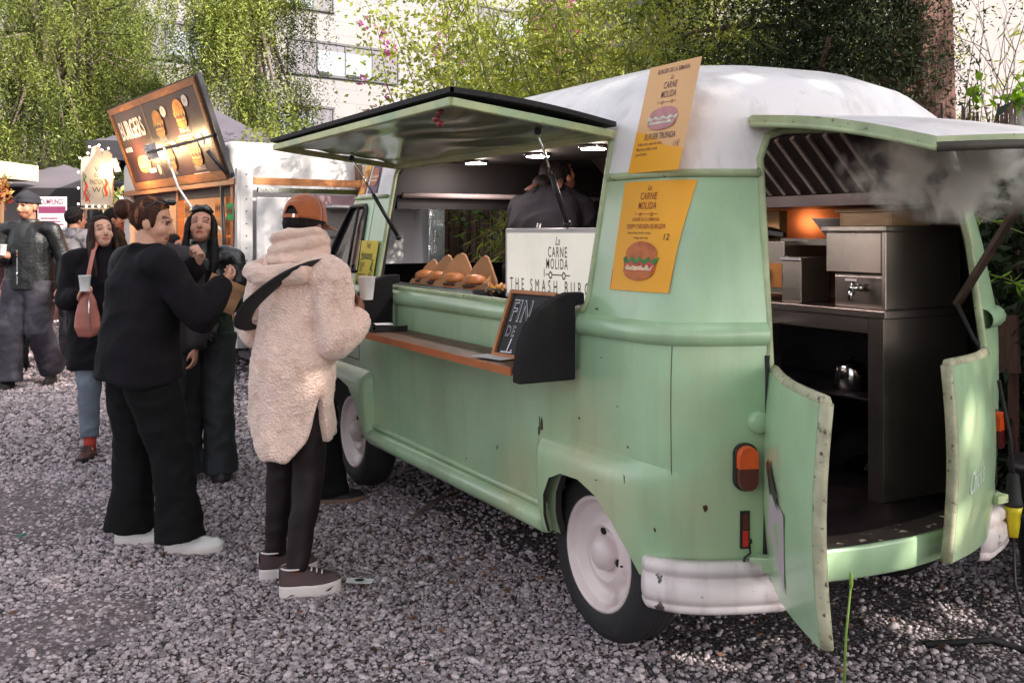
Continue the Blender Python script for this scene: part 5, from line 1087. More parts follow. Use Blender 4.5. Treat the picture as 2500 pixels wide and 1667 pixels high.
q.text('Yeni', f2, .05, .7, .0, .2, at=(.0, .222), mi=1); q.text('Hamburguesa', f2, .052, .62, .004, .25, at=(-.01, .168), mi=1); q.text('GROUND', f2, .036, .62, .002, at=(-.065, .118), mi=1); q.text('BEEF', f2, .036, .6, .002, at=(-.065, .09), mi=1)
q.add([ye(-.11 + .22 * k / 8, .150 + .012 * math.sin(math.pi * k / 8), .0014) for k in range(9)] + [ye(-.11 + .22 * k / 8, .156 + .012 * math.sin(math.pi * k / 8), .0014) for k in range(8, -1, -1)], [(k, k + 1, 16 - k, 17 - k) for k in range(8)], 1)
rows(q, lambda x, y: ye(x, y, .0014), -.11, .01, .035, .082, 4, 1); q.add([ye(x, y, .0014) for x, y in ((-.12, .008), (-.02, .008), (-.02, .032), (-.12, .032))], [(0, 1, 2, 3)], 2)
pod = [(.085, .145), (.10, .15), (.105, .125), (.098, .115), (.11, .10), (.10, .085), (.108, .07), (.098, .05), (.085, .035), (.065, .03), (.055, .04), (.07, .055), (.06, .075), (.075, .09), (.07, .11), (.08, .125)]
q.add([ye(x, y, .0014) for x, y in pod], [tuple(range(len(pod)))], 2); q.add([ye(x, y, .002) for x, y in ((.078, .06), (.095, .062), (.095, .10), (.08, .10))], [(0, 1, 2, 3)], 0)
tag(q.build('notice', [M('bright_yellow_paper', (.82, .60, .06), .6, var=.05), M('dark_green_print', (.03, .07, .02), .6), M('green_print', (.02, .16, .04), .6)]), 'small bright yellow notice taped under the truck window pillar', 'notice')

# illuminated white sign in the window
SG = thing('light_box_sign', 'white light box sign lettered with the truck name standing in the serving window', 'sign', (.27, .745, 1.24))
def sg(x, z, o=0.): return (.0 - x, .035 + o, z)          # x to the viewer's right
q = MB(); q.box((-.56, -.035, 0), (.46, .034, .305)); q.build('sign_case', M('pinkish_white_case', (.62, .56, .56), .4, var=.03), SG, .006)
q = MB(); q.add([sg(*p) for p in ((-.44, .02), (.54, .02), (.54, .285), (-.44, .285))], [(0, 1, 2, 3)]); q.build('lit_panel', M('lit_cream_panel', (.70, .66, .58), .4, emit=(1, .93, .80), estr=.16), SG)
q = MB(); f2 = lambda x, y: sg(x, y, .0022)
q.text('La', f2, .048, .8, .0, .35, at=(-.015, .236), mi=0); q.text('CARNE', f2, .062, .62, .002, at=(-.015, .186), spacing=1.3); q.text('MOLIDA', f2, .062, .60, .002, at=(-.02, .138), spacing=1.3); wheels_logo(q, f2, -.02, .112, .20, 0, .014, .0045)
q.text('THE SMASH BURGER', f2, .074, .62, .0, align='LEFT', at=(-.41, .040), spacing=1.86); q.build('lettering', M('dark_grey_letter', (.045, .04, .045), .6), SG)
for x in (-.25, .22): q = MB(); q.tube([(x, 0, .30), (x - .01, 0, .325), (x + .01, 0, .33), (x + .02, 0, .31)], .004, 6); q.build('hanging_hook', chrome, SG)
# chalkboard on the shelf
CB = thing('chalkboard', 'wood framed chalkboard with white lettering leaning behind the black shelf bracket', 'chalkboard', (.17, 1.045, 1.04), 0)
def cb(x, y, o=0.):
    l = Vector((0, -.36, .93)).normalized(); n = Vector((0, .93, .36)); p = Vector((-x, 0, 0)) + l * y + n * o; return Matrix.Rotation(R(9), 3, 'Z') @ p
q = MB()
for x0, x1, y0, y1 in ((-.14, -.125, 0, .275), (.125, .14, 0, .275), (-.125, .125, 0, .015), (-.125, .125, .26, .275)):
    q.add([cb(a, b_, o) for o in (.012, -.006) for a, b_ in ((x0, y0), (x1, y0), (x1, y1), (x0, y1))], [(0, 1, 2, 3), (7, 6, 5, 4), (0, 4, 5, 1), (1, 5, 6, 2), (2, 6, 7, 3), (3, 7, 4, 0)])
q.build('board_frame', M('orange_wood_frame', (.45, .17, .06), .5, var=.2, scale=12), CB)
q = MB(); q.add([cb(*p) for p in ((-.125, .015), (.125, .015), (.125, .26), (-.125, .26))], [(0, 1, 2, 3)]); q.build('slate', M('slate', (.012, .012, .016), .6, var=.6, scale=8), CB)
q = MB(); f2 = lambda x, y: cb(x, y, .002)
def hollow(t, x, y, s, xs, sp=1.1):
    q.text(t, f2, s, xs, .022, align='LEFT', at=(x, y), mi=0, spacing=sp); q.text(t, lambda a, b_: cb(a, b_, .0032), s, xs, -.012, align='LEFT', at=(x, y), mi=1, spacing=sp)
hollow('FIN', -.105, .150, .125, .62); hollow('DE', -.105, .088, .06, .75); q.text('1.', f2, .075, .9, .006, .2, align='LEFT', at=(-.08, .028)); q.add([f2(x, y) for x, y in ((-.10, .020), (-.03, .022), (-.03, .027), (-.10, .026))], [(0, 1, 2, 3)])
q.build('chalk_lettering', [M('chalk_white', (.75, .72, .74), .8), MATS['slate']], CB)
for p, rz, lab in (((.24, 1.10, 1.04), .3, 'folded white napkin under the chalkboard'), ((1.52, 1.05, 1.04), -.2, 'white paper lying in the black tray at the far end of the shelf')):
    q = MB(); q.grid(lambda u, v: ((u - .5) * .16, (v - .5) * .09, .030 + .006 * math.sin(u * 5) if p[0] > 1 else .004 + .004 * u), 6, 3); o = q.build('napkin', M('white_napkin', (.72, .70, .70), .8)); o.location = p; o.rotation_euler = (0, 0, rz); tag(o, lab, 'napkin')
q = MB(); q.box((1.40, .96, 1.039), (1.655, 1.14, 1.05)); q.box((1.40, .96, 1.05), (1.41, 1.14, 1.066)); q.box((1.40, 1.13, 1.05), (1.655, 1.14, 1.066)); tag(q.build('tray', black), 'flat black tray at the far end of the wooden shelf', 'tray')

# food on the counter: burgers in paper cones, bowls
q = MB(); q.box((.93, .58, 1.2225), (1.93, .84, 1.228)); q.box((.93, .838, 1.228), (1.93, .842, 1.262)); q.box((.926, .58, 1.228), (.93, .842, 1.262)); tag(q.build('steel_tray', M('blue_grey_steel', (.30, .32, .40), .25, .9), None), 'long steel tray holding the wrapped burgers', 'tray')
def wrapped(x, y, sc, rz, lab):
    o = thing('wrapped_burger', lab, 'burger', (x, y, 1.229), rz, 'burgers standing in paper cones'); rg = random.Random(int(x * 100))
    q = MB(); prof = [(-.135, 0), (-.12, .07), (-.088, .15), (-.062, .205), (-.04, .216), (-.015, .205), (.03, .16), (.08, .09), (.115, .03), (.12, 0)]
    prof = [(a * sc, c * sc) for a, c in prof]
    q.prism(prof, lambda a, c: (a, -.045 - .02 * c, c), lambda a, c: (a * .97 + .004, -.038 - .02 * c, c * .985)); q.prism([(a, min(c, .075 * sc)) for a, c in prof], lambda a, c: (a * 1.05, .040 + .1 * c, c * (.8 + .2 * math.sin(a * 40))), lambda a, c: (a * 1.05, .046 + .1 * c, c * (.8 + .2 * math.sin(a * 40))))
    q.add([(-.089 * sc, -.04, 0), (-.089 * sc, .042, 0), (-.086 * sc, .048, .05), (-.078 * sc, -.04, .09)], [(0, 1, 2, 3), (3, 2, 1, 0)]); q.build('paper_cone', kraft, o)
    q = MB(); q.lathe([(0, .005), (.058, .008), (.062, .026), (.05, .03)], n=14); q.lathe([(.056, .046), (.062, .058), (.054, .080), (.03, .092), (0, .095)], n=14); q.build('bun', bunp, o)
    q = MB(); q.lathe([(.05, .03), (.064, .032), (.066, .042), (.05, .046)], n=14); q.build('patty', M('dark_patty', (.045, .018, .014), .6, var=.4, scale=50), o)
    q = MB(); q.add([(.072 * (1 + .12 * math.sin(k * 2.7)) * math.cos(k * .45), .072 * (1 + .12 * math.sin(k * 2.7)) * math.sin(k * .45), .030 + .004 * math.sin(k * 1.9)) for k in range(14)], [tuple(range(14))]); q.build('cheese', M('melted_cheese', (.70, .28, .05), .4), o)
for a in ((1.80, .68, .70, .75, 'wrapped burger nearest the window pillar'), (1.62, .69, .84, .55, 'wrapped burger second from the pillar'), (1.42, .70, .90, .85, 'middle wrapped burger with the tall paper cone'), (1.18, .70, .86, .5, 'wrapped burger next to the black bowls')): wrapped(*a)
def bowl(x, y, z, r, lab, seed, big):
    o = thing('food_bowl', lab, 'bowl', (x, y, z), 0, 'black bowls of loaded fries'); rg = random.Random(seed)
    q = MB(); q.lathe([(r * .55, 0), (r * .9, .03), (r, .052), (r * .97, .052), (r * .85, .03), (0, .02)], n=28); q.build('bowl_shell', M('black_bowl', (.012, .012, .015), .3), o)
    q = MB()
    for k in range(110):
        a = rg.uniform(0, 6.3); d_ = r * .85 * math.sqrt(rg.random()); zz = .040 + .030 * (1 - d_ / r) * rg.random(); p = Vector((d_ * math.cos(a), d_ * math.sin(a), zz)); e = Vector((rg.gauss(0, 1), rg.gauss(0, 1), rg.gauss(0, .35))).normalized() * .028; q.bar(p - e, p + e, .009, .009, 0 if rg.random() < .8 else 1)
    q.build('fries', [M('fries', (.62, .30, .07), .55, var=.3, scale=60), M('sauce_bits', (.70, .55, .40), .5)], o)
    if big:
        q = MB()
        for k in range(14): q.ball((rg.gauss(0, r * .25), rg.gauss(0, r * .25), .07 + .01 * rg.random()), (.016, .014, .012), 6)
        q.build('topping', M('red_topping', (.50, .10, .05), .45, var=.5, scale=60), o)
bowl(.80, .72, 1.224, .105, 'black bowl of fries in front beside the lit sign', 5, False); bowl(.88, .55, 1.262, .10, 'black bowl with red topping behind the fries', 6, True)
q = MB(); q.box((.62, .42, 1.2235), (1.02, .60, 1.258)); q.box((.60, .41, 1.258), (.98, .43, 1.33)); q.bar((.55, .42, 1.345), (.95, .42, 1.345), .014, .008, 1); tag(q.build('griddle', [black, M('chrome_edge', (.6, .6, .6), .2, 1.)], None, .004), 'black griddle behind the bowls of fries', 'griddle')
# kitchen equipment on the range
FR = thing('fryer', 'tall stainless steel fryer with a tap on its front facing the open rear doors', 'fryer', (-.42, -.32, 1.216))
q = MB(); q.box((0, -.46, 0), (.02, 0, .315)); q.box((.02, -.46, .145), (.31, 0, .31)); q.box((.02, -.46, 0), (.29, -.03, .14)); q.box((-.006, -.47, .315), (.33, .012, .338)); q.build('fryer_body', steel, FR, .004)
q = MB(); q.box((.02, -.03, .012), (.28, -.020, .13)); fp = q.build('front_panel', steel_dark, FR, .003)
q = MB(); q.tube([(.13, -.02, .085), (.13, .05, .085)], .012, 10); q.tube([(.13, .04, .055), (.13, .04, .115)], .008, 8); q.ball((.13, .0, .085), (.018, .018, .018), 10); q.tube([(.13, .052, .085), (.13, .055, .03)], .009, 8); q.bar((.10, .045, .118), (.16, .045, .118), .014, .010); q.build('drain_tap', chrome, FR)
q = MB(); q.box((.035, -.50, 1.2165), (.15, -.32, 1.418)); q.box((.033, -.322, 1.40), (.152, -.312, 1.42), 1); tag(q.build('steel_canister', [steel, chrome], None, .012), 'plain stainless canister standing left of the fryer', 'canister')
TO = thing('hot_plate_unit', 'small unit with an orange lit front and black knob behind the left door edge', 'cooker', (.175, -.36, 1.2165))
q = MB(); q.box((0, -.3, .03), (.34, 0, .27)); q.build('unit_body', steel, TO, .004); q = MB(); q.box((.01, .001, .06), (.33, .006, .17)); q.build('front_plate', M('orange_copper_plate', (.50, .20, .06), .35, .6, var=.2), TO); q = MB(); q.lathe([(.04, 0), (.04, .02), (.03, .03), (0, .03)], c=(.12, .006, .115), axis='Y', n=16); q.build('knob', black, TO)
q = MB(); q.bar((.0, .0, .30), (.36, .03, .34), .02, .02); q.ball((.25, -.1, .31), (.10, .10, .03), 12); q.build('pan', black, TO)
q = MB(); q.lathe([(.05, 0), (.115, .085), (.12, .09), (.11, .085), (.045, .006), (0, .006)], c=(.0, -.52, 1.50), n=28); tag(q.build('mixing_bowl', M('pale_plastic_bowl', (.42, .36, .34), .4), None), 'pale bowl on the shelf behind the fryer', 'bowl')
q = MB(); q.box((-.02, -.62, 1.47), (.28, -.44, 1.50)); q.box((-.02, -.62, 1.217), (.0, -.60, 1.47)); q.box((.26, -.62, 1.217), (.28, -.60, 1.47)); tag(q.build('steel_shelf', steel_dark), 'low steel shelf carrying the pale bowl', 'shelf')
q = MB(); q.tube([(-.17, -.56, 1.62), (-.24, -.54, 1.57)], .006, 6)
for k in range(4): q.tube([(-.23 - .012 * k, -.54, 1.575), (-.235 - .012 * k, -.53, 1.535)], .003, 5)
tag(q.build('serving_fork', chrome), 'metal serving fork resting behind the fryer', 'fork')
WB = thing('wooden_box', 'pale wooden box standing on the fryer', 'box', (-.40, -.62, 1.5545))
q = MB(); q.box((0, 0, 0), (.01, .24, .055)); q.box((.26, 0, 0), (.27, .24, .055)); q.box((.01, 0, 0), (.26, .01, .055)); q.box((.01, .23, 0), (.26, .24, .055)); q.box((.01, .01, 0), (.26, .23, .008)); q.build('box_sides', M('pale_box_wood', (.36, .22, .11), .6, var=.2, scale=10, stretch=(1, 1, 8)), WB, .002)
q = MB(); q.box((.02, .01, .057), (.29, .25, .072)); q.build('lid', MATS['pale_box_wood'], WB, .002)
for k, (x, y) in enumerate(((-.30, -.55), (-.27, -.56))):
    q = MB(); q.ball((x, y, 1.640 + .006 * k), .014, 8); tag(q.build('tomato', M('bright_red_tomato', (.60, .015, .012), .3)), ('small red tomato at the front of the wooden box lid', 'small red tomato behind its twin on the wooden box')[k], 'tomato', 'tomatoes on the wooden box')
q = MB(); q.lathe([(.075, 0), (.065, .09), (.05, .115), (.02, .12), (.008, .125), (.012, .14), (0, .145)], c=(-.12, -.46, .8525), n=24); tag(q.build('steel_pot', chrome), 'shiny steel lid standing on the dark lower shelf', 'pot lid')
HS = thing('green_tube', 'bent green and white tube behind the lit sign', 'hose', (.80, .25, 1.22))
for k, mt in enumerate((M('green_hose', (.02, .22, .14), .3), M('pale_hose', (.55, .6, .55), .3), MATS['green_hose'])):
    q = MB(); q.tube([(.10 - .02 * k, 0, 0), (.10 - .02 * k, 0, .18), (.05 - .012 * k, -.02, .30), (-.06, -.04, .355 - .018 * k), (-.16, -.06, .36 - .018 * k)], .011, 8); q.build('hose', mt, HS)
q = MB(); q.box((.35, -.55, 1.4), (.75, -.5, 1.63)); tag(q.build('serving_board', M('honey_wood', (.42, .22, .08), .5, var=.2)), 'honey coloured wooden board beside the cook', 'board')

# ---------------- right edge: waste bin, plug, cables
BN = thing('waste_bin', 'dark green round waste bin at the right edge behind the open door', 'bin', (-.65, -1.22, 0))
q = MB(); q.lathe([(.20, 0), (.24, .35), (.255, .50), (.255, .52)], n=28); q.build('bin_body', M('dark_green_plastic', (.012, .022, .016), .4), BN); q = MB(); q.lathe([(.262, .51), (.27, .525), (.265, .545), (.20, .56), (0, .565)], n=28); q.build('lid', M('bin_lid', (.05, .04, .042), .35), BN)
PL = thing('power_plug', 'yellow and black power connector hanging on a cable at the truck rear', 'plug', (-.70, -.72, .43))
q = MB(); q.lathe([(.018, -.10), (.030, .0), (.034, .02)], n=14); q.build('plug_body', M('yellow_plastic', (.72, .58, .02), .4), PL); q = MB(); q.lathe([(.034, .021), (.036, .035), (.030, .05), (.022, .14), (.012, .15)], n=14); q.build('plug_collar', rubber, PL)
q = MB(); q.text('PI', lambda x, y: (-.0365, -x, y), .04, .8, .002, at=(0, -.03)); q.build('marking', black, PL)
q = MB(); q.tube([(-.70, -.72, .33), (-.70, -.73, .15), (-.72, -.74, .03), (-.80, -.72, .02), (-.95, -.9, .02), (-1.1, -.8, .02)], .006, 6); q.tube([(-.70, -.72, .57), (-.70, -.70, .72), (-.70, -.63, .95)], .008, 6); tag(q.build('cable', rubber), 'black cable running from the connector down to the gravel', 'cable')
q = MB(); q.tube([(-.9, .15, .012), (-1.05, -.05, .015), (-1.15, -.3, .012), (-1.05, -.5, .012), (-.8, -.45, .012), (-.7, -.2, .012)], .012, 6); tag(q.build('hose', rubber), 'dark hose lying on the gravel under the rear sill', 'hose')
# litter
q = MB(); n = 14; ring = [(.022 * math.cos(2 * math.pi * k / n), .016 * math.sin(2 * math.pi * k / n)) for k in range(n)]
q.add([(-.06, -.035, 0), (.06, -.035, .004), (.055, .035, .006), (-.055, .035, .002)], [(0, 1, 2, 3)], 0); q.add([(x, y, .0075) for x, y in ring], [tuple(range(n))], 1)
o = q.build('paper_scrap', [M('white_card', (.78, .76, .76), .7), hole]); o.location = (.90, 1.40, .028); o.rotation_euler = (0, 0, R(60)); tag(o, 'white square of card with a black dot lying on the gravel', 'paper scrap')
q = MB(); p = spot(-2.42, 4.95, .03); q.tube([p, p + Vector((-.05, .03, .004))], .006, 6); tag(q.build('straw_piece', M('teal_plastic', (.01, .25, .2), .4)), 'bit of teal plastic straw on the bare soil at the left', 'straw')
for a, b_, r_, lab in ((spot(-.52, 5.25, .03), spot(-.30, 5.75, .03), .013, 'dark forked twig on the gravel under the truck side'), (spot(-2.2, 5.75, .03), spot(-2.03, 6.1, .03), .007, 'thin pale twig on the gravel near the bare soil'), (spot(-.3, 4.45, .03), spot(-.22, 4.3, .03), .005, 'short pale stick on the gravel beside the rear wheel')):
    q = MB(); m_ = a.lerp(b_, .5) + Vector((.02, .03, .005)); q.tube([a, m_, b_], [r_, r_ * .8, r_ * .4], 6); q.tube([m_, m_ + (b_ - a) * .3 + Vector((.06, -.05, .01))], [r_ * .6, r_ * .2], 5); tag(q.build('twig', bark_g), lab, 'twig')
q = MB(); q.tube([(-.86, .40, .0), (-.87, .40, .22), (-.885, .395, .38)], [.005, .0045, .0035], 6); q.ball((-.886, .394, .405), (.007, .007, .03), 8); tag(q.build('plant_shoot', M('lime_shoot', (.22, .35, .06), .5)), 'pale green plant shoot growing beside the open left door', 'plant')

# ---------------- steam from the kitchen
sm = bpy.data.materials.new('steam'); sm.use_nodes = True; N = sm.node_tree.nodes; L = sm.node_tree.links
for n_ in list(N):
    if n_.type == 'BSDF_PRINCIPLED': N.remove(n_)
pv = N.new('ShaderNodeVolumePrincipled'); pv.inputs['Color'].default_value = (1, .95, .90, 1); tc = N.new('ShaderNodeTexCoord'); nz = N.new('ShaderNodeTexNoise'); nz.inputs['Scale'].default_value = 7.5; nz.inputs['Detail'].default_value = 6; nz.inputs['Distortion'].default_value = .9
L.new(tc.outputs['Object'], nz.inputs[0]); r1 = N.new('ShaderNodeMapRange'); r1.inputs[1].default_value = .50; r1.inputs[2].default_value = .70; L.new(nz.outputs[0], r1.inputs[0])
ln = N.new('ShaderNodeVectorMath'); ln.operation = 'LENGTH'; gn = N.new('ShaderNodeMapping'); gn.inputs['Location'].default_value = (-1, -1, -1); gn.inputs['Scale'].default_value = (2, 2, 2); L.new(tc.outputs['Generated'], gn.inputs[0]); L.new(gn.outputs[0], ln.inputs[0])
r2 = N.new('ShaderNodeMapRange'); r2.inputs[1].default_value = 1.0; r2.inputs[2].default_value = .25; L.new(ln.outputs['Value'], r2.inputs[0]); mm = N.new('ShaderNodeMath'); mm.operation = 'MULTIPLY'; L.new(r1.outputs[0], mm.inputs[0]); L.new(r2.outputs[0], mm.inputs[1]); m3 = N.new('ShaderNodeMath'); m3.operation = 'MULTIPLY'; m3.inputs[1].default_value = 62; L.new(mm.outputs[0], m3.inputs[0]); L.new(m3.outputs[0], pv.inputs['Density']); L.new(pv.outputs[0], N['Material Output'].inputs['Volume'])
for c, r_, lab in (((-.80, -.22, 1.74), (.26, .55, .19), 'pale steam drifting out of the rear opening'), ((-.55, -1.45, 1.93), (.30, .42, .32), 'thin steam rising at the right edge in front of the bamboo')):
    q = MB(); q.ball((0, 0, 0), r_, 20); o = q.build('steam', sm); o.location = c; tag(o, lab, 'steam', kind='stuff')
# ================================================================== PEOPLE
# local frame of a figure: +y is where the body faces, +x its right... (x to the figure's right hand when looking along +y)
def fuse(shapes, voxel, smooth=4, fold=0., fold_f=(9, 9, 5), seed=0., fine=0., fine_f=70, post=None):
    V = []; F = []
    for v, f in shapes:
        n = len(V); V += [tuple(p) for p in v]; F += [tuple(i + n for i in q) for q in f]
    me = bpy.data.meshes.new('t'); me.from_pydata(V, [], F); o = bpy.data.objects.new('t', me); COL.objects.link(o)
    m = o.modifiers.new('r', 'REMESH'); m.mode = 'VOXEL'; m.voxel_size = voxel
    if smooth: m = o.modifiers.new('s', 'SMOOTH'); m.iterations = smooth; m.factor = .5
    out = bpy.data.meshes.new_from_object(o.evaluated_get(bpy.context.evaluated_depsgraph_get())); bpy.data.objects.remove(o); bpy.data.meshes.remove(me)
    n = len(out.vertices); P = np.empty(n * 3); out.vertices.foreach_get('co', P); P = P.reshape(-1, 3)
    if fold or fine:
        N = np.empty(n * 3); out.vertex_normals.foreach_get('vector', N); N = N.reshape(-1, 3); D = np.zeros(n)
        for i in range(n):
            x, y, z = P[i]
            if fold: D[i] += fold * (1 - 2.2 * abs(mnoise.noise(Vector((x * fold_f[0] + seed, y * fold_f[1], z * fold_f[2] + .6 * math.sin(x * 9 + seed)))))) 
            if fine: D[i] += fine * mnoise.noise(Vector((x * fine_f, y * fine_f, z * fine_f)))
        P = P + N * D[:, None]
    if post: P = post(P)
    out.vertices.foreach_set('co', P.ravel()); out.polygons.foreach_set('use_smooth', np.ones(len(out.polygons), bool)); out.update()
    return out, P
def mobj(name, me, mat, parent):
    me.name = name; me.materials.clear(); me.materials.append(mat); o = bpy.data.objects.new(name, me); COL.objects.link(o); o.parent = parent; return o
def ellipsoid(c, r, n=16, rot=None):
    q = MB(); q.ball((0, 0, 0), r, n); vs = [Vector(p) for p in q.v]
    if rot is not None: vs = [rot @ p for p in vs]
    return [p + Vector(c) for p in vs], q.f
def chain(pts, r, n=12, ref=(1, 0, 0)): return tube(pts, list(r), n, ref, True, 1)

def head_shapes(c, yaw, pitch, k=1., roll=0.):
    """head centred at c: skull, jaw, nose, brow, lips, ears - all fused into the body surface"""
    Rm = (Matrix.Rotation(yaw, 3, 'Z') @ Matrix.Rotation(-pitch, 3, 'X') @ Matrix.Rotation(roll, 3, 'Y')); T = lambda p: Rm @ (Vector(p) * k) + Vector(c)
    def E(p, r, tilt=0.):
        v, f = ellipsoid((0, 0, 0), r, 18, Matrix.Rotation(tilt, 3, 'X')); return [T(q + Vector(p)) for q in v], f
    S = [E((0, -.012, .030), (.074, .094, .088)), E((0, .020, -.018), (.064, .072, .085)), E((0, .040, -.068), (.044, .048, .046)), E((0, .062, -.088), (.024, .022, .020)),
         E((.036, .052, -.028), (.026, .026, .030)), E((-.036, .052, -.028), (.026, .026, .030)), E((0, .078, .024), (.050, .016, .014)),
         E((.074, -.006, -.008), (.010, .020, .032), .2), E((-.074, -.006, -.008), (.010, .020, .032), .2)]
    v, f = tube([(0, .080, .022), (0, .094, .0), (0, .108, -.024), (0, .106, -.034), (0, .086, -.040)], [(.010, .008), (.011, .011), (.016, .012), (.018, .010), (.015, .010)], 10, (1, 0, 0)); S.append(([T(p) for p in v], f))
    v, f = tube([(-.022, .079, -.0605), (0, .089, -.058), (.022, .079, -.0605)], [(.004, .004), (.0075, .0065), (.004, .004)], 8, (0, 0, 1)); S.append(([T(p) for p in v], f))
    v, f = tube([(-.020, .079, -.0690), (0, .087, -.0705), (.020, .079, -.0690)], [(.004, .004), (.0085, .0075), (.004, .004)], 8, (0, 0, 1)); S.append(([T(p) for p in v], f))
    return S, Rm, T
def hand_shapes(wrist, dirn, palm_n, curl, k=1., thumb_side=1, spread=.06):
    """palm and five fingers; dirn = wrist to knuckles, palm_n = the way the palm faces, curl per finger 0..1"""
    d = Vector(dirn).normalized(); n = Vector(palm_n); n = (n - d * n.dot(d)).normalized(); s = d.cross(n) * thumb_side; w = Vector(wrist); S = []
    P = lambda a, b_, c: w + (d * a + s * b_ + n * c) * k
    S.append(tube([P(-.02, 0, 0), P(.02, 0, 0), P(.055, .002, .002), P(.085, .002, .003)], [(.026 * k, .019 * k), (.031 * k, .017 * k), (.038 * k, .014 * k), (.038 * k, .012 * k)], 12, tuple(s), True, .6))
    for i, (b_, L_, r) in enumerate(((.028, .070, .0088), (.010, .078, .0090), (-.010, .073, .0086), (-.028, .058, .0076))):
        c = curl[i] if hasattr(curl, '__len__') else curl; a = 0; p = P(.083, b_, .003); pts = [p]; dd = d + s * (b_ / .03) * spread
        for j, l in enumerate((.45, .32, .23)):
            a += c * (1.25, 1.45, .9)[j]; q = (dd * math.cos(a) + n * math.sin(a)).normalized(); p = p + q * L_ * l * k; pts.append(p)
        S.append(tube(pts, [r * k * 1.08, r * k, r * k * .95, r * k * .8], 8, tuple(s), True, 1))
    c = curl[4] if hasattr(curl, '__len__') else curl
    p0 = P(.022, .026, .004); p1 = P(.045, .050 - .006 * c, .016 + .012 * c); p2 = P(.070, .054 - .022 * c, .026 + .020 * c); p3 = P(.088, .050 - .030 * c, .032 + .022 * c)
    S.append(tube([p0, p1, p2, p3], [.012 * k, .0105 * k, .0095 * k, .008 * k], 8, tuple(n), True, 1)); return S

SKIN = {}
def skin_mat(name, col):
    m = M(name, col, .48, var=.06, scale=14, attr='feature', spec=.4); m.node_tree.nodes['Principled BSDF'].inputs['Subsurface Weight'].default_value = .12; m.node_tree.nodes['Principled BSDF'].inputs['Subsurface Scale'].default_value = .02; return m
def paint_face(me, P, c, Rm, k, beard=0., brow=(.12, .09, .08), lip=(.80, .36, .36), closed=False, brow_k=1.):
    """own colours of lips, brows, eyes, stubble on the face region (vertex attribute)"""
    Q = (P - np.array(c)) @ np.array(Rm) / k; n = len(Q); C = np.ones((n, 4)); x, y, z = Q[:, 0], Q[:, 1], Q[:, 2]; ax = np.abs(x); front = y > .045
    def put(mask, col): C[mask, :3] = col
    if beard:
        b_ = front & (z < -.048) & (z > -.115) & (ax < .058) | ((y > .02) & (z < -.07) & (z > -.12)); put(b_, tuple(1 - beard * q for q in (.62, .68, .70)))
        put(front & (np.abs(z + .050) < .007) & (ax < .030), (.22, .17, .16)); put(front & (z < -.078) & (z > -.104) & (ax < .020), (.25, .2, .19))
    put(front & (ax < .027 - (np.abs(z + .0645) / .0100) * .010) & (np.abs(z + .0645) < .0100), lip)
    put(front & (np.abs(z + .0645) < .0026) & (ax < .024), tuple(q * .35 for q in lip))
    put(front & (ax > .014) & (ax < .050) & (np.abs(z - (.030 + .006 * np.sin((ax - .014) / .036 * 2.6))) < .0062 * brow_k), brow)
    ex = (ax - .0315) / .0155
    if closed: put(front & (np.abs(ex) < 1) & (np.abs(z - (.006 - .004 * (1 - ex ** 2))) < .0042), (.10, .07, .07))
    else:
        h = .0078 * np.clip(1 - ex ** 2, 0, 1); eye = front & (np.abs(ex) < 1) & (np.abs(z - .011) < h); put(front & (np.abs(ex) < 1.12) & (np.abs(z - .012) < h + .0042), (.13, .09, .08)); put(eye, (1.25, 1.3, 1.35)); put(eye & (np.abs(ax - .031) < .0058), (.09, .06, .05))
    put(front & (ax > .006) & (ax < .013) & (np.abs(z + .040) < .003), (.35, .22, .2))
    a = me.attributes.new('feature', 'FLOAT_COLOR', 'POINT'); a.data.foreach_set('color', C.astype(np.float32).ravel())

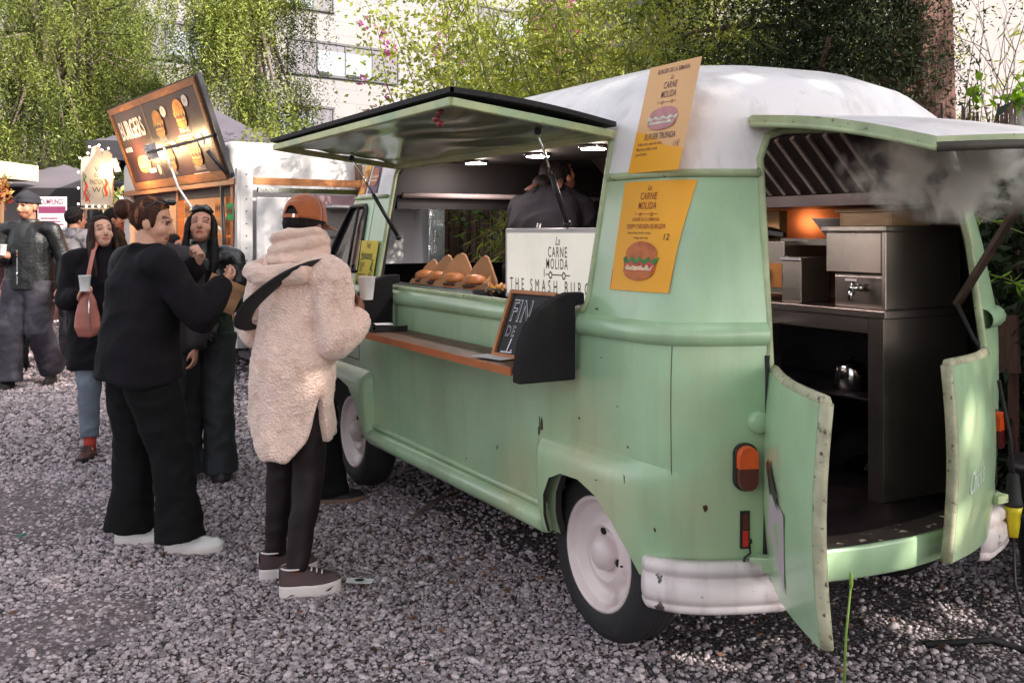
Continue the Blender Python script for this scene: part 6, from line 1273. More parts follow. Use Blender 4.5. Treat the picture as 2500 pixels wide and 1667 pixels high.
def person(label, loc, face, hgt=1.68, group=None, yaw=0., pitch=0., roll=0., arms=None, hands=None, legs=None, lean=(0, 0), skin=('skin_light', (.56, .33, .25)), face_kw={}, sh_w=.185, body_r=1., detail=.0052, twist=0.):
    """body of a standing figure; returns the thing, joints, and head placement for hair and clothes"""
    k = hgt / 1.70; o = thing('person', label, 'person', (loc[0], loc[1], 0), R(face - 90), group)
    lx, ly = lean
    J = dict(hip=Vector((0, 0, .92)), waist=Vector((lx * .3, ly * .3, 1.06)), chest=Vector((lx * .7, ly * .7, 1.27)), neck=Vector((lx, ly, 1.435)), head=Vector((lx * 1.15, ly * 1.15 + .02, 1.575)))
    ct, st = math.cos(twist), math.sin(twist)
    for s, nm in ((1, 'r'), (-1, 'l')):
        J['sh_' + nm] = Vector((lx * .9 + s * sh_w * ct, ly * .9 + s * sh_w * st, 1.368)); J['el_' + nm] = J['sh_' + nm] + Vector((s * .06, -.03, -.275)); J['wr_' + nm] = J['el_' + nm] + Vector((s * .01, .06, -.24))
        J['hp_' + nm] = Vector((s * .088, 0, .88)); J['kn_' + nm] = Vector((s * .095, .015, .485)); J['an_' + nm] = Vector((s * .10, -.01, .085))
    for d_ in (arms or {}, legs or {}):
        for a, p in d_.items(): J[a] = Vector(p)
    if legs:
        for nm in 'rl':
            if 'kn_' + nm not in legs and 'an_' + nm in legs: J['kn_' + nm] = J['hp_' + nm].lerp(J['an_' + nm], .5) + Vector((0, .03, 0))
    J = {a: p * k for a, p in J.items()}
    br = body_r
    hs, Rm, T = head_shapes(J['head'], yaw, pitch, k, roll)
    S = hs + [tube([J['chest'] + Vector((0, 0, .05)), J['neck'] - Vector((0, 0, .02)), J['neck'] + Vector((0, .005, .04)), J['head'] + Rm @ Vector((0, -.012, -.05)) * k], [(.10 * k, .07 * k), (.075 * k, .062 * k), (.054 * k, .056 * k), (.052 * k, .056 * k)], 14, (1, 0, 0))]
    S.append(tube([J['hip'] - Vector((0, 0, .08)), J['hip'], J['waist'], J['chest'], J['chest'] + Vector((0, 0, .09 * k))], [(.10 * k, .08 * k), (.155 * k * br, .10 * k * br), (.125 * k * br, .09 * k * br), (.15 * k, .095 * k), (.13 * k, .075 * k)], 18, (1, 0, 0)))
    for nm in 'rl':
        S.append(chain([J['chest'] + Vector((0, 0, .09 * k)), J['sh_' + nm]], [.05 * k, .05 * k])); S.append(chain([J['sh_' + nm], J['el_' + nm]], [.047 * k, .036 * k])); S.append(chain([J['el_' + nm], J['wr_' + nm]], [.036 * k, .025 * k]))
        S.append(chain([J['hp_' + nm], J['kn_' + nm]], [.075 * k, .050 * k])); S.append(chain([J['kn_' + nm], J['an_' + nm]], [.048 * k, .033 * k])); S.append(chain([J['an_' + nm], J['an_' + nm] + Vector((0, .085, -.055)) * k], [.030 * k, .022 * k]))
        h = (hands or {}).get(nm)
        if h is None: dd = (J['wr_' + nm] - J['el_' + nm]).normalized(); h = (dd, (-1 if nm == 'r' else 1, 0, 0), .35)
        th = 1 if nm == 'r' else -1
        if len(h) > 3: th = h[3]
        S += hand_shapes(J['wr_' + nm], h[0], h[1], h[2], k * .97, th)
    me, P = fuse(S, detail, 2)
    paint_face(me, P, J['head'], Rm, k, **face_kw)
    b_ = mobj('body', me, skin_mat(*skin), o)
    return o, J, k, Rm, T

def hair(o, T, Rm, k, mat, style, seed=0):
    """hair shell over the skull, plus the lengths of the given style; strand grooves pressed in"""
    S = []
    def E(p, r, tilt=0.):
        v, f = ellipsoid((0, 0, 0), r, 20, Matrix.Rotation(tilt, 3, 'X')); return [T(q + Vector(p)) for q in v], f
    V, F = ellipsoid((0, 0, 0), (1, 1, 1), 28); keep = []
    cap = []
    for p in V:
        q = Vector((p.x * .083, p.y * .104 - .012, p.z * .099 + .030)); cap.append(q)
    hl = {'short': .040, 'long': .052, 'bun': .050, 'curly': .046}.get(style, .05)
    # pull the front of the shell behind the hairline
    out = []
    for q in cap:
        if q.y > .035 and q.z < hl + .045: t = min(1, (hl + .045 - q.z) / .06); q = Vector((q.x * (1 - .12 * t), q.y - (q.y - .030) * t * .95, q.z))
        if q.z < -.02 and style in ('short', 'bun', 'curly'): q = Vector((q.x * .80, q.y * .86, max(q.z, -.055)))
        out.append(q)
    if style == 'curly':
        out = [q * (1.06 + .05 * math.sin(q.x * 210) * math.sin(q.y * 190) * math.sin(q.z * 200)) for q in out]
    S.append(([T(q) for q in out], F))
    if style == 'bun':
        S += [E((0, -.142, .042), (.052, .048, .050)), E((0, -.102, .03), (.03, .03, .03)), E((.024, -.145, .058), (.024, .022, .02)), E((-.026, -.14, .012), (.022, .02, .022))]
    if style == 'long':
        for s in (1, -1):
            pts = [(s * .064, .018, .055), (s * .080, .022, .0), (s * .082, .030, -.08), (s * .090, .042, -.17), (s * .092, .060, -.27), (s * .085, .070, -.34)]
            v, f = tube(pts, [(.020, .030), (.020, .034), (.020, .036), (.026, .040), (.028, .036), (.012, .018)], 10, (1, 0, 0)); S.append(([T(p) for p in v], f))
        v, f = tube([(0, -.06, .06), (0, -.090, -.03), (0, -.098, -.13), (0, -.105, -.25), (0, -.105, -.36)], [(.07, .035), (.082, .034), (.090, .030), (.092, .028), (.06, .018)], 14, (1, 0, 0)); S.append(([T(p) for p in v], f))
    inv = np.array(Rm); c0 = np.array(T((0, 0, 0)))
    def post(P):
        Q = (P - c0) @ inv / k; ang = np.arctan2(Q[:, 0], -Q[:, 1] + .02) if style in ('long',) else np.arctan2(Q[:, 0], Q[:, 2] + .02)
        g = .0016 * np.sin(ang * 46 + 2.5 * np.sin(Q[:, 1] * 40 + Q[:, 2] * 22 + seed)) + .0012 * np.sin(ang * 83 + 5 * Q[:, 2] * 20)
        if style == 'curly': g = .006 * np.sin(Q[:, 0] * 170 + seed) * np.sin(Q[:, 1] * 150) * np.sin(Q[:, 2] * 160)
        d = Q / (np.linalg.norm(Q * (1, 1, .3), axis=1, keepdims=True) + 1e-6) * (1, 1, .3); return P + (d * g[:, None]) @ inv.T * k
    me, P = fuse(S, .006, 2, post=post); return mobj('hair', me, mat, o)
def hairmat(name, c, c2): return M(name, c, .6, var=.35, scale=22, stretch=(3, 3, .6), col2=c2, c2=(.54, .64), c2scale=10, spec=.15)

def trousers(o, J, k, mat, r=(.115, .085, .075, .085), fold=.010, hem=.06, seed=1., waist=.99, vox=.009, name='trousers', kick=0.):
    S = [tube([Vector((0, 0, waist * k)), J['hip'], J['hip'] - Vector((0, 0, .09 * k))], [(.145 * k * r[0] / .115, .105 * k * r[0] / .115), (.172 * k * r[0] / .115, .125 * k * r[0] / .115), (.15 * k * r[0] / .115, .115 * k * r[0] / .115)], 18, (1, 0, 0))]
    for nm in 'rl':
        h, kn, an = J['hp_' + nm], J['kn_' + nm], J['an_' + nm]; e = an + (an - kn).normalized() * (hem - .04)
        S.append(tube([h + Vector((0, 0, .03)), h.lerp(kn, .5), kn, kn.lerp(e, .5), e], [r[0] * k, (r[0] * .55 + r[1] * .45) * k, r[1] * k, r[2] * k, (r[3] * k, r[3] * k * 1.12)], 14, (1, 0, 0)))
    me, P = fuse(S, vox, 4, fold, (8, 8, 11), seed); return mobj(name, me, mat, o)
def torso_garment(o, J, k, mat, name, r=(.205, .15), hem_z=.86, arm_r=(.068, .060, .047), fold=.010, ff=(7, 7, 9), seed=2., collar=.06, post=None, vox=.009, fine=0., fine_f=70, sleeve=(1., 1.), hem_r=None, waist_r=None, sh_drop=0., extra=()):
    hr = hem_r or r; wr = waist_r or r; n_ = J['neck']; hz = hem_z * k
    base = Vector((0, 0, hz)); hipv = Vector((0, 0, .95 * k))
    pts = [base] + ([hipv] if hem_z < .88 else []) + [J['waist'], J['chest'], J['chest'].lerp(n_, .6), n_ + Vector((0, -.005, .0))]
    rs = [(hr[0] * k, hr[1] * k)] + ([((hr[0] + wr[0]) / 2 * k, (hr[1] + wr[1]) / 2 * k)] if hem_z < .88 else []) + [(wr[0] * k, wr[1] * k), (r[0] * k, r[1] * k), (r[0] * .86 * k, r[1] * .78 * k), (.085 * k, .078 * k)]
    S = [tube(pts, rs, 22, (1, 0, 0)), tube([n_ - Vector((0, .008, .02)), n_ + Vector((0, -.008, collar * k))], [(.092 * k, .084 * k), (.078 * k, .074 * k)], 16, (1, 0, 0))]
    for nm in 'rl':
        sh, el, wrp = J['sh_' + nm] - Vector((0, 0, sh_drop)), J['el_' + nm], J['wr_' + nm]; e = el.lerp(wrp, sleeve[0])
        S.append(tube([J['chest'].lerp(n_, .55), sh.lerp(n_, .25), sh], [(arm_r[0] * k * 1.2, arm_r[0] * k)] * 2 + [(arm_r[0] * k, arm_r[0] * k)], 14, (0, 1, 0), True, 1))
        S.append(tube([sh, sh.lerp(el, .5), el], [arm_r[0] * k, (arm_r[0] + arm_r[1]) / 2 * k, arm_r[1] * k], 14, (0, 1, 0), True, 1)); S.append(tube([el, el.lerp(e, .6), e], [arm_r[1] * k, (arm_r[1] + arm_r[2]) / 2 * k * 1.04, arm_r[2] * k], 14, (0, 1, 0), True, .6))
    S += list(extra); me, P = fuse(S, vox, 4, fold, ff, seed, fine, fine_f, post); return mobj(name, me, mat, o)
def shoe(o, an, yaw, k, upper, sole, L_=.27, th=.03, name='shoe', toe=0., extra=None, wid=1.):
    """sole with a rounded outline and a shaped upper, toe along the foot's heading"""
    h = Vector((an.x, an.y, 0)); c, s = math.cos(yaw), math.sin(yaw); W = lambda x, y, z: h + Vector((c * x + s * y, -s * x + c * y, z)) * 1.
    def out(t, w):
        a = 2 * math.pi * t; y = -.065 + L_ / 2 + L_ / 2 * math.cos(a) - .01; wv = (.040 if y < .03 else .046 + .004 * math.sin(y * 20)) * wid * w; return (math.copysign(abs(math.sin(a)) ** .75, math.sin(a)) * wv, y * k)
    lift = lambda y: max(0, (y - .10)) ** 2 * 1.2 * (1 if not toe else 1 + toe)
    q = MB(); n = 28; lv = [(0, .96), (.004, 1.), (th * .85, 1.02), (th, 1.0)]
    V = [W(*(lambda p: (p[0], p[1], z + lift(p[1])))(out(i / n, w))) for z, w in lv for i in range(n)]
    q.add(V, [(j * n + i, j * n + (i + 1) % n, (j + 1) * n + (i + 1) % n, (j + 1) * n + i) for j in range(3) for i in range(n)] + [tuple(range(n))[::-1], tuple(3 * n + i for i in range(n))], 0, True)
    so = MB(); lv = [(0., .97), (.020, .98), (.040, .90), (.055, .74)]
    def up(i, z, w):
        x, y = out(i / n, w); f = min(1, max(0, (.13 * k - y) / (.12 * k))); return W(x * (1 if z < .03 else .86 + .0 * f), y if y < .02 else .02 + (y - .02) * (1 - z * 2.2), th + z * (.35 + .65 * f) + lift(y))
    V = [up(i, z, w) for z, w in lv + [(.078, .62)] for i in range(n)]; m = 5
    so.add(V, [(j * n + i, j * n + (i + 1) % n, (j + 1) * n + (i + 1) % n, (j + 1) * n + i) for j in range(m - 1) for i in range(n)] + [tuple((m - 1) * n + i for i in range(n))], 0, True)
    u = so.build(name, upper, o); sl = q.build('sole', sole, u)
    lc = MB()
    for j in range(4): lc.tube([W(-.022, .035 + .022 * j, th + .064 - .008 * j), W(0, .040 + .022 * j, th + .070 - .008 * j), W(.022, .035 + .022 * j, th + .064 - .008 * j)], .0035, 5)
    lc.build('laces', extra or sole, u); return u, W
def cup(lab, p, k=1., tilt=0., mat=None):
    q = MB(); q.lathe([(.028, -.05), (.039, .05), (.041, .052), (.039, .054), (.037, .05), (.034, .030)], n=24, close=False); q.lathe([(.0, -.049), (.028, -.05)], n=24, close=False); q.lathe([(.0345, .032), (0, .032)], n=24, close=False, mi=1)
    o = q.build('paper_cup', [M('white_paper_cup', (.80, .78, .78), .5), M('dark_coffee', (.03, .015, .01), .2)]); o.location = p; o.rotation_euler = (tilt, 0, 0); return tag(o, lab, 'cup')
def world(o, p): return Matrix.Translation(o.location) @ Matrix.Rotation(o.rotation_euler.z, 4, 'Z') @ Vector(p)

black_cloth = M('black_wool_cloth', (.008, .0065, .009), .9, var=.3, scale=9, spec=.2, bump=.15, bscale=120); black_trs = M('black_trouser_cloth', (.006, .0055, .0065), .9, var=.3, spec=.2)
leather = M('black_leather', (.010, .010, .012), .30, var=.3, bump=.25, bscale=35, coat=.2); leather_dk = M('dark_green_black_leather', (.009, .009, .010), .42, var=.35, bump=.3, bscale=45)
denim_dk = M('dark_grey_denim', (.030, .032, .038), .8, var=.3, scale=5, bump=.2, bscale=160, col2=(.05, .055, .065), c2=(.55, .7), c2scale=4); denim_lt = M('light_blue_denim', (.13, .15, .19), .8, var=.2, scale=6, col2=(.24, .27, .32), c2=(.55, .7), c2scale=5); denim_pu = M('washed_purple_grey_denim', (.034, .028, .040), .8, var=.3, scale=6, col2=(.075, .066, .085), c2=(.54, .68), c2scale=6, bump=.2, bscale=90)
rub_w = M('white_rubber_sole', (.70, .62, .61), .55, var=.05, scale=20); brown_l = M('brown_shoe_leather', (.085, .035, .028), .4, var=.2); dark_sole = M('dark_sole', (.02, .016, .016), .7)
hair_br = hairmat('brown_hair', (.05, .020, .013), (.26, .10, .045)); hair_dk = hairmat('dark_hair', (.010, .007, .007), (.025, .015, .014)); hair_db = hairmat('dark_brown_hair', (.022, .010, .009), (.05, .025, .018)); hair_w = hairmat('white_blonde_hair', (.62, .52, .44), (.45, .36, .28))

# --- 1: cream fleece coat, orange cap, from behind
def fig_cream():
    o, J, k, Rm, T = person('person in a long cream fleece coat and rust orange cap seen from behind', (1.06, 1.645), -62, 1.675, yaw=R(8), pitch=R(8), lean=(0.015, .035),
        arms=dict(el_r=(.25, .015, 1.09), wr_r=(.205, .20, 1.17), el_l=(-.27, .03, 1.11), wr_l=(-.17, .21, 1.10)), hands=dict(r=((-.25, .55, .75), (-1, -.1, .3), .55), l=((.5, .8, .1), (.6, -.4, -.6), .5)),
        legs=dict(an_r=(.10, -.075, .12), kn_r=(.095, .0, .50), an_l=(-.135, .03, .12), kn_l=(-.115, .05, .50)), skin=('skin_deep', (.22, .085, .05)))
    trousers(o, J, k, M('dark_burgundy_leggings', (.012, .006, .007), .6, var=.4, scale=5, spec=.3), (.095, .066, .058, .042), .005, .05, 3.)
    fleece = M('cream_teddy_fleece', (.92, .655, .555), .95, var=.08, scale=14, col2=(.76, .50, .41), c2=(.52, .66), c2scale=16, bump=.5, bscale=95, btype='VORONOI', sheen=.5)
    def post(P):
        x, y, z = P[:, 0], P[:, 1], P[:, 2]; t = np.clip((.90 - z) / .26, 0, 1)
        ang = np.arctan2(x, -y); notch = np.exp(-((ang - 1.35) / .16) ** 2) * .20 + np.exp(-((ang + 1.35) / .16) ** 2) * .16
        dz = t * (-.10 * np.exp(-((ang - .15) / .75) ** 2) + .05 * (ang < -.8) + notch + .015 * np.sin(ang * 7)); fl = 1 + .05 * t * np.sin(ang * 5 + 1)
        P = P.copy(); P[:, 2] = z + dz; P[:, 0] *= fl; P[:, 1] *= fl; return P
    coat = torso_garment(o, J, k, fleece, 'fleece_coat', (.178, .140), .665, (.084, .082, .062), .011, (5, 5, 5), 5., .02, post, .0085, .004, 55, (.90, 1), (.205, .165), (.188, .150), .012)
    # pocket seams / drape folds pressed by hand are in the fold noise; collar, scarf
    S = [tube([(-.13, -.02, 1.37), (-.15, -.10, 1.36), (0, -.17, 1.34), (.15, -.10, 1.36), (.13, .0, 1.38)], [(.045, .035)] * 5, 12, (0, 0, 1), True, 1)]
    c = J['neck']
    for i, (r_, z_, th_) in enumerate(((.105, .02, .038), (.100, .055, .036), (.094, .092, .030))):
        S.append(tube([c + Vector((r_ * math.cos(a + i), r_ * .95 * math.sin(a + i) - .012, z_ + .022 * math.sin(a * 1. + i * 2))) for a in np.linspace(0, 2 * math.pi, 18)], [(th_ * .75, th_)] * 18, 10, (0, 0, 1)))
    me, P = fuse(S, .0075, 3, .006, (14, 14, 26), 4.); mobj('scarf', me, M('cream_knit_scarf', (.78, .55, .46), .9, var=.12, scale=10, bump=.4, bscale=80, sheen=.3), o)
    hair(o, T, Rm, k, hair_dk, 'short', 1)
    # cap: crown with the rear arch opening, strap, brim
    q = MB(); suede = M('rust_orange_suede', (.42, .105, .028), .85, var=.14, scale=16, col2=(.30, .065, .02), c2=(.55, .68), c2scale=10, bump=.15, bscale=50, sheen=.4)
    nu, nv = 48, 18
    def cp(u, v, rr=1.): 
        a = 2 * math.pi * u; z = v; b0 = .018
        # opening at the back (a = 3pi/2 is the back, -y)
        gap = max(0, 1 - ((a - 1.5 * math.pi) / .42) ** 2) ** .5 if abs(a - 1.5 * math.pi) < .42 else 0
        th = (1 - v) * (math.pi / 2 * 1.06) + .0; lo = .052 * gap; zz = .108 * math.cos(th); 
        if v < .45: zz = zz + lo * (1 - v / .45)
        r_ = math.sin(min(th, math.pi / 2 * 1.0)) ** .8; ridge = 1 + .010 * math.cos(a * 6) * math.sin(math.pi * v)
        return T((.090 * r_ * math.cos(a) * rr * ridge, .110 * r_ * math.sin(a) * rr * ridge - .008, .036 + zz * rr))
    q.grid(cp, nu, nv); q.ball(T((0, -.008, .146)), .008, 8); cap_ = q.build('cap', suede, o); sl = cap_.modifiers.new('s', 'SOLIDIFY'); sl.thickness = .004
    q = MB(); q.grid(lambda u, v: T(((.086 + .004 * v) * math.sin((u - .5) * 2.3) * 1., .055 + .045 * math.cos((u - .5) * 2.3) + .068 * v * math.cos((u - .5) * 1.5), .028 - .012 * v - .018 * abs(2 * u - 1) ** 2)), 14, 4); br_ = q.build('brim', suede, cap_); sl = br_.modifiers.new('s', 'SOLIDIFY'); sl.thickness = .004
    q = MB(); q.grid(lambda u, v: T((.093 * math.cos(1.5 * math.pi + (u - .5) * 1.0), .113 * math.sin(1.5 * math.pi + (u - .5) * 1.0) - .008, .024 + .016 * v)), 10, 1); q.build('cap_strap', suede, cap_)
    q = MB(); q.add([T((.093 * math.cos(a), .1145 * math.sin(a) - .008, z)) for a, z in ((4.9, .024), (5.0, .024), (5.0, .040), (4.9, .040))], [(0, 1, 2, 3)]); q.build('buckle', chrome, cap_)
    # bag strap across the back
    path = [(.17, .0, 1.42), (.165, -.09, 1.405), (.11, -.155, 1.365), (.025, -.182, 1.305), (-.07, -.185, 1.235), (-.15, -.150, 1.165), (-.20, -.075, 1.13), (-.205, .0, 1.12)]
    path = [Vector(p) * k for p in path]; q = MB(); W_ = .032
    for i in range(len(path) - 1):
        pass
    pr = resample([tuple(p) for p in path], 28); q.tube([tuple(p) for p in pr], [(.030 * (.8 + .5 * min(1, i / 14.)), .007) for i in range(28)], 8, ref=(.6, -.1, .8)); q.build('bag_strap', M('black_webbing', (.012, .010, .012), .75), o)
    q = MB(); q.tube([tuple(p + Vector((0, -.010, .012))) for p in (Vector(a) for a in pr[7:15])], (.006, .002), 6, ref=(.6, -.1, .8)); q.build('strap_stripe', M('white_stripe', (.7, .68, .66), .7), o)
    # platform sneakers
    can = M('plum_canvas', (.075, .042, .045), .8, var=.2, scale=8)
    for nm, yw in (('r', R(38)), ('l', R(32))):
        u, W = shoe(o, J['an_' + nm], yw, k, can, rub_w, .265, .052, extra=M('white_laces', (.75, .72, .7), .8))
        q = MB(); q.add([W(x, -.079, z) for x, z in ((-.014, .085), (.014, .085), (.014, .118), (-.014, .118))], [(0, 1, 2, 3)]); hp_ = q.build('heel_patch', M('white_patch', (.75, .72, .72), .6), u)
        q = MB(); st = [(W((.008 if i % 2 == 0 else .0035) * math.sin(math.pi * i / 5), -.0805, .101 + (.008 if i % 2 == 0 else .0035) * math.cos(math.pi * i / 5))) for i in range(10)]; q.add(st, [tuple(range(10))]); q.build('star_mark', black, hp_)
        q = MB(); q.tube([W(.044 * math.sin(a) * 1.03, -.065 + .10 * (1 - math.cos(a)) * .5 + .0, .125 + .0 * a) for a in np.linspace(-2.2, 2.2, 14)], .004, 6); q.build('collar_piping', rub_w, u)
    p = world(o, J['wr_r'] + Vector((-.045, .105, .125)) * k); cup('white paper cup held by the person in the cream coat', p, 1, 0)
fig_cream()

# --- 2: black blazer, hair in a bun, hand at the mouth
def fig_blazer():
    o, J, k, Rm, T = person('person in a black blazer and wide black trousers with hair tied in a bun', (1.93, 2.14), -78, 1.70, yaw=R(-36), pitch=R(10), lean=(.02, .03), sh_w=.205, body_r=1.2,
        arms=dict(el_r=(.33, .16, 1.13), wr_r=(.225, .32, 1.28), el_l=(-.27, .20, 1.16), wr_l=(-.02, .295, 1.36)), hands=dict(r=((-.5, .8, .2), (-.3, -.5, .6), .5), l=((.55, .15, .75), (.2, -1, .1), .65)),
        legs=dict(an_r=(.19, .125, .085), kn_r=(.155, .10, .48), an_l=(-.10, -.005, .085), kn_l=(-.11, .02, .48)), face_kw=dict(brow=(.25, .17, .14)), skin=('skin_pale', (.64, .345, .245)))
    trousers(o, J, k, black_trs, (.132, .098, .092, .108), .009, .055, 7.)
    def post(P):
        z = P[:, 2]; ang = np.arctan2(P[:, 0], -P[:, 1]); t = np.clip((.95 - z) / .25, 0, 1); P = P.copy(); P[:, 2] += t * (.03 * np.sin(ang * 3 + 1) - .03 * (ang > 0)); return P
    torso_garment(o, J, k, black_cloth, 'blazer', (.225, .165), .83, (.082, .075, .056), .010, (5, 5, 7), 9., .035, post, .009, 0, 70, (.97, 1), (.245, .19), (.228, .175))
    torso = None
    hair(o, T, Rm, k, hair_br, 'bun', 3)
    q = MB()
    for s in (1, -1): q.tube([T((s * .03, .075, .108)), T((s * .052, .06, .100)), T((s * .06, .02, .105)), T((s * .075, -.03, .06))], .004, 6); q.ball(T((s * .034, .070, .112)), (.026, .018, .016), 10)
    q.build('sunglasses', M('dark_sunglasses', (.01, .01, .012), .12, coat=.6), o)
    wsh = M('white_sneaker_leather', (.70, .68, .68), .5, var=.06)
    for nm, yw in (('r', R(40)), ('l', R(36))): shoe(o, J['an_' + nm], yw, k, wsh, rub_w, .285, .032, wid=1.12, extra=wsh)
fig_blazer()

# --- 3: long dark hair, leather jacket, paper bag
def fig_bag():
    o, J, k, Rm, T = person('person with long straight dark hair and black leather jacket looking down at a paper bag', (3.19, 1.57), 158, 1.68, yaw=R(4), pitch=R(-22), lean=(0, .02),
        arms=dict(el_r=(.24, .06, 1.12), wr_r=(.055, .27, 1.10), el_l=(-.27, .03, 1.12), wr_l=(-.10, .25, 1.10)), hands=dict(r=((-.75, .45, .25), (-.2, -.5, -.8), (.5, .6, .7, .8, .4)), l=((.6, .45, .35), (.3, -.5, -.8), (.35, .5, .6, .7, .4))),
        legs=dict(an_r=(.10, .0, .085), an_l=(-.115, .03, .085)), face_kw=dict(closed=True, brow=(.10, .07, .06), brow_k=1.2), skin=('skin_warm', (.55, .27, .185)))
    trousers(o, J, k, denim_dk, (.118, .092, .094, .105), .008, .075, 2.)
    torso_garment(o, J, k, leather, 'leather_jacket', (.195, .14), .86, (.074, .062, .046), .011, (9, 9, 11), 4., .06, None, .008, 0, 70, (.95, 1), (.185, .145), (.18, .135))
    q = MB()
    for j in range(5): q.ball((0, .152 - .004 * j, 1.36 - .085 * j), (.006, .004, .006), 6)
    q.bar((0, .150, 1.40), (0, .146, .98), .010, .004, ref=(0, 1, 0)); q.build('snap_buttons', chrome, o)
    hair(o, T, Rm, k, hair_dk, 'long', 5)
    q = MB()
    q.tube([T((-.070, .030, .090)), T((-.050, .058, .100)), T((-.028, .072, .107)), T((-.006, .077, .110)), T((.006, .077, .110)), T((.028, .072, .107)), T((.050, .058, .100)), T((.070, .030, .090))], [(.006, .006), (.020, .007), (.024, .008), (.010, .006), (.010, .006), (.024, .008), (.020, .007), (.006, .006)], 10, ref=(0, -.5, .8)); q.build('sunglasses', M('dark_sunglasses', (.01, .01, .012), .12, coat=.6), o)
    for nm, yw in (('r', R(8)), ('l', R(-10))): shoe(o, J['an_' + nm], yw, k, M('dark_boot', (.02, .015, .016), .5), dark_sole, .25, .03)
    c = world(o, Vector((-.17, .315, 1.175)) * k); bg = MB()
    Mx = Matrix.Translation(c) @ Matrix.Rotation(o.rotation_euler.z, 4, 'Z') @ Matrix.Rotation(R(-24), 4, 'Y')
    bg.grid(lambda u, v: Mx @ Vector(((u - .5) * .21, .012 * math.sin(math.pi * u) + .006 * math.sin(v * 9), (v - .5) * .185)), 10, 8); bg.grid(lambda u, v: Mx @ Vector(((.5 - u) * .21, -.016 * math.sin(math.pi * u) - .004, (v - .5) * .185)), 10, 8)
    tag(bg.build('paper_bag', kraft), 'flat brown paper bag held by the person with long dark hair', 'paper bag')
    q = MB(); q.ball(world(o, Vector((.045, .36, 1.125)) * k), (.03, .022, .016), 10); tag(q.build('snack', M('red_orange_snack', (.55, .10, .03), .5, var=.4, scale=50)), 'small red snack between the fingers of the person with the bag', 'snack')
fig_bag()

# --- 4: brown hair, cup, coral bag, jeans, brown shoes
def fig_coral():
    o, J, k, Rm, T = person('person in dark coat and jeans with a white cup and a coral shoulder bag', (4.21, 2.03), 168, 1.645, yaw=R(22), pitch=R(-14), lean=(.0, .02),
        arms=dict(el_r=(.23, .05, 1.11), wr_r=(.125, .24, 1.13)), hands=dict(r=((-.25, .55, .7), (-.9, .3, 0), .62)), legs=dict(an_r=(.07, .10, .085), an_l=(-.14, -.03, .085)), face_kw=dict(closed=True, brow=(.16, .10, .08)), skin=('skin_pale', (.64, .345, .245)))
    trousers(o, J, k, denim_lt, (.108, .078, .064, .060), .008, -.02, 6.)
    torso_garment(o, J, k, black_cloth, 'dark_coat', (.205, .15), .62, (.080, .070, .052), .012, (7, 7, 7), 12., .05, None, .010, 0, 70, (.93, 1), (.235, .185), (.21, .16))
    hair(o, T, Rm, k, hair_db, 'long', 8)
    q = MB(); q.tube([J['an_r'] + Vector((0, .012, -.035)), J['an_r'] + Vector((0, 0, .03)), J['an_r'] + Vector((0, 0, .14))], [.036, .041, .044], 12); q.build('red_sock', M('red_sock', (.42, .045, .035), .85, var=.2), o)
    for nm, yw in (('r', R(18)), ('l', R(-8))): shoe(o, J['an_' + nm], yw, k, brown_l, dark_sole, .255, .028)
    p = world(o, J['wr_r'] + Vector((-.045, .085, .10)) * k); cup('white paper cup held above the coral bag', p)
    b_ = thing('shoulder_bag', 'coral leather shoulder bag hanging under the white cup', 'bag', world(o, Vector((.07, .25, 1.03)) * k), o.rotation_euler.z); coral = M('coral_leather', (.42, .14, .11), .45, var=.12, scale=8)
    me, P = fuse([tube([(0, 0, -.15), (.0, 0, -.10), (0, 0, 0), (0, 0, .10), (0, 0, .15)], [(.06, .03), (.08, .042), (.07, .04), (.042, .03), (.022, .012)], 16, (1, 0, 0), True, .6)], .008, 3, .006, (14, 14, 8), 3.); mobj('pouch', me, coral, b_)
    q = MB(); q.tube([(.0, .03, .14), (-.01, .02, .26), (-.03, -.06, .40), (-.05, -.16, .48)], (.014, .004), 8); q.build('bag_strap', coral, b_); q = MB(); q.tube([(-.02, .052, -.12), (-.015, .055, 0), (-.01, .04, .10)], .004, 6); q.build('zip', chrome, b_)
fig_coral()

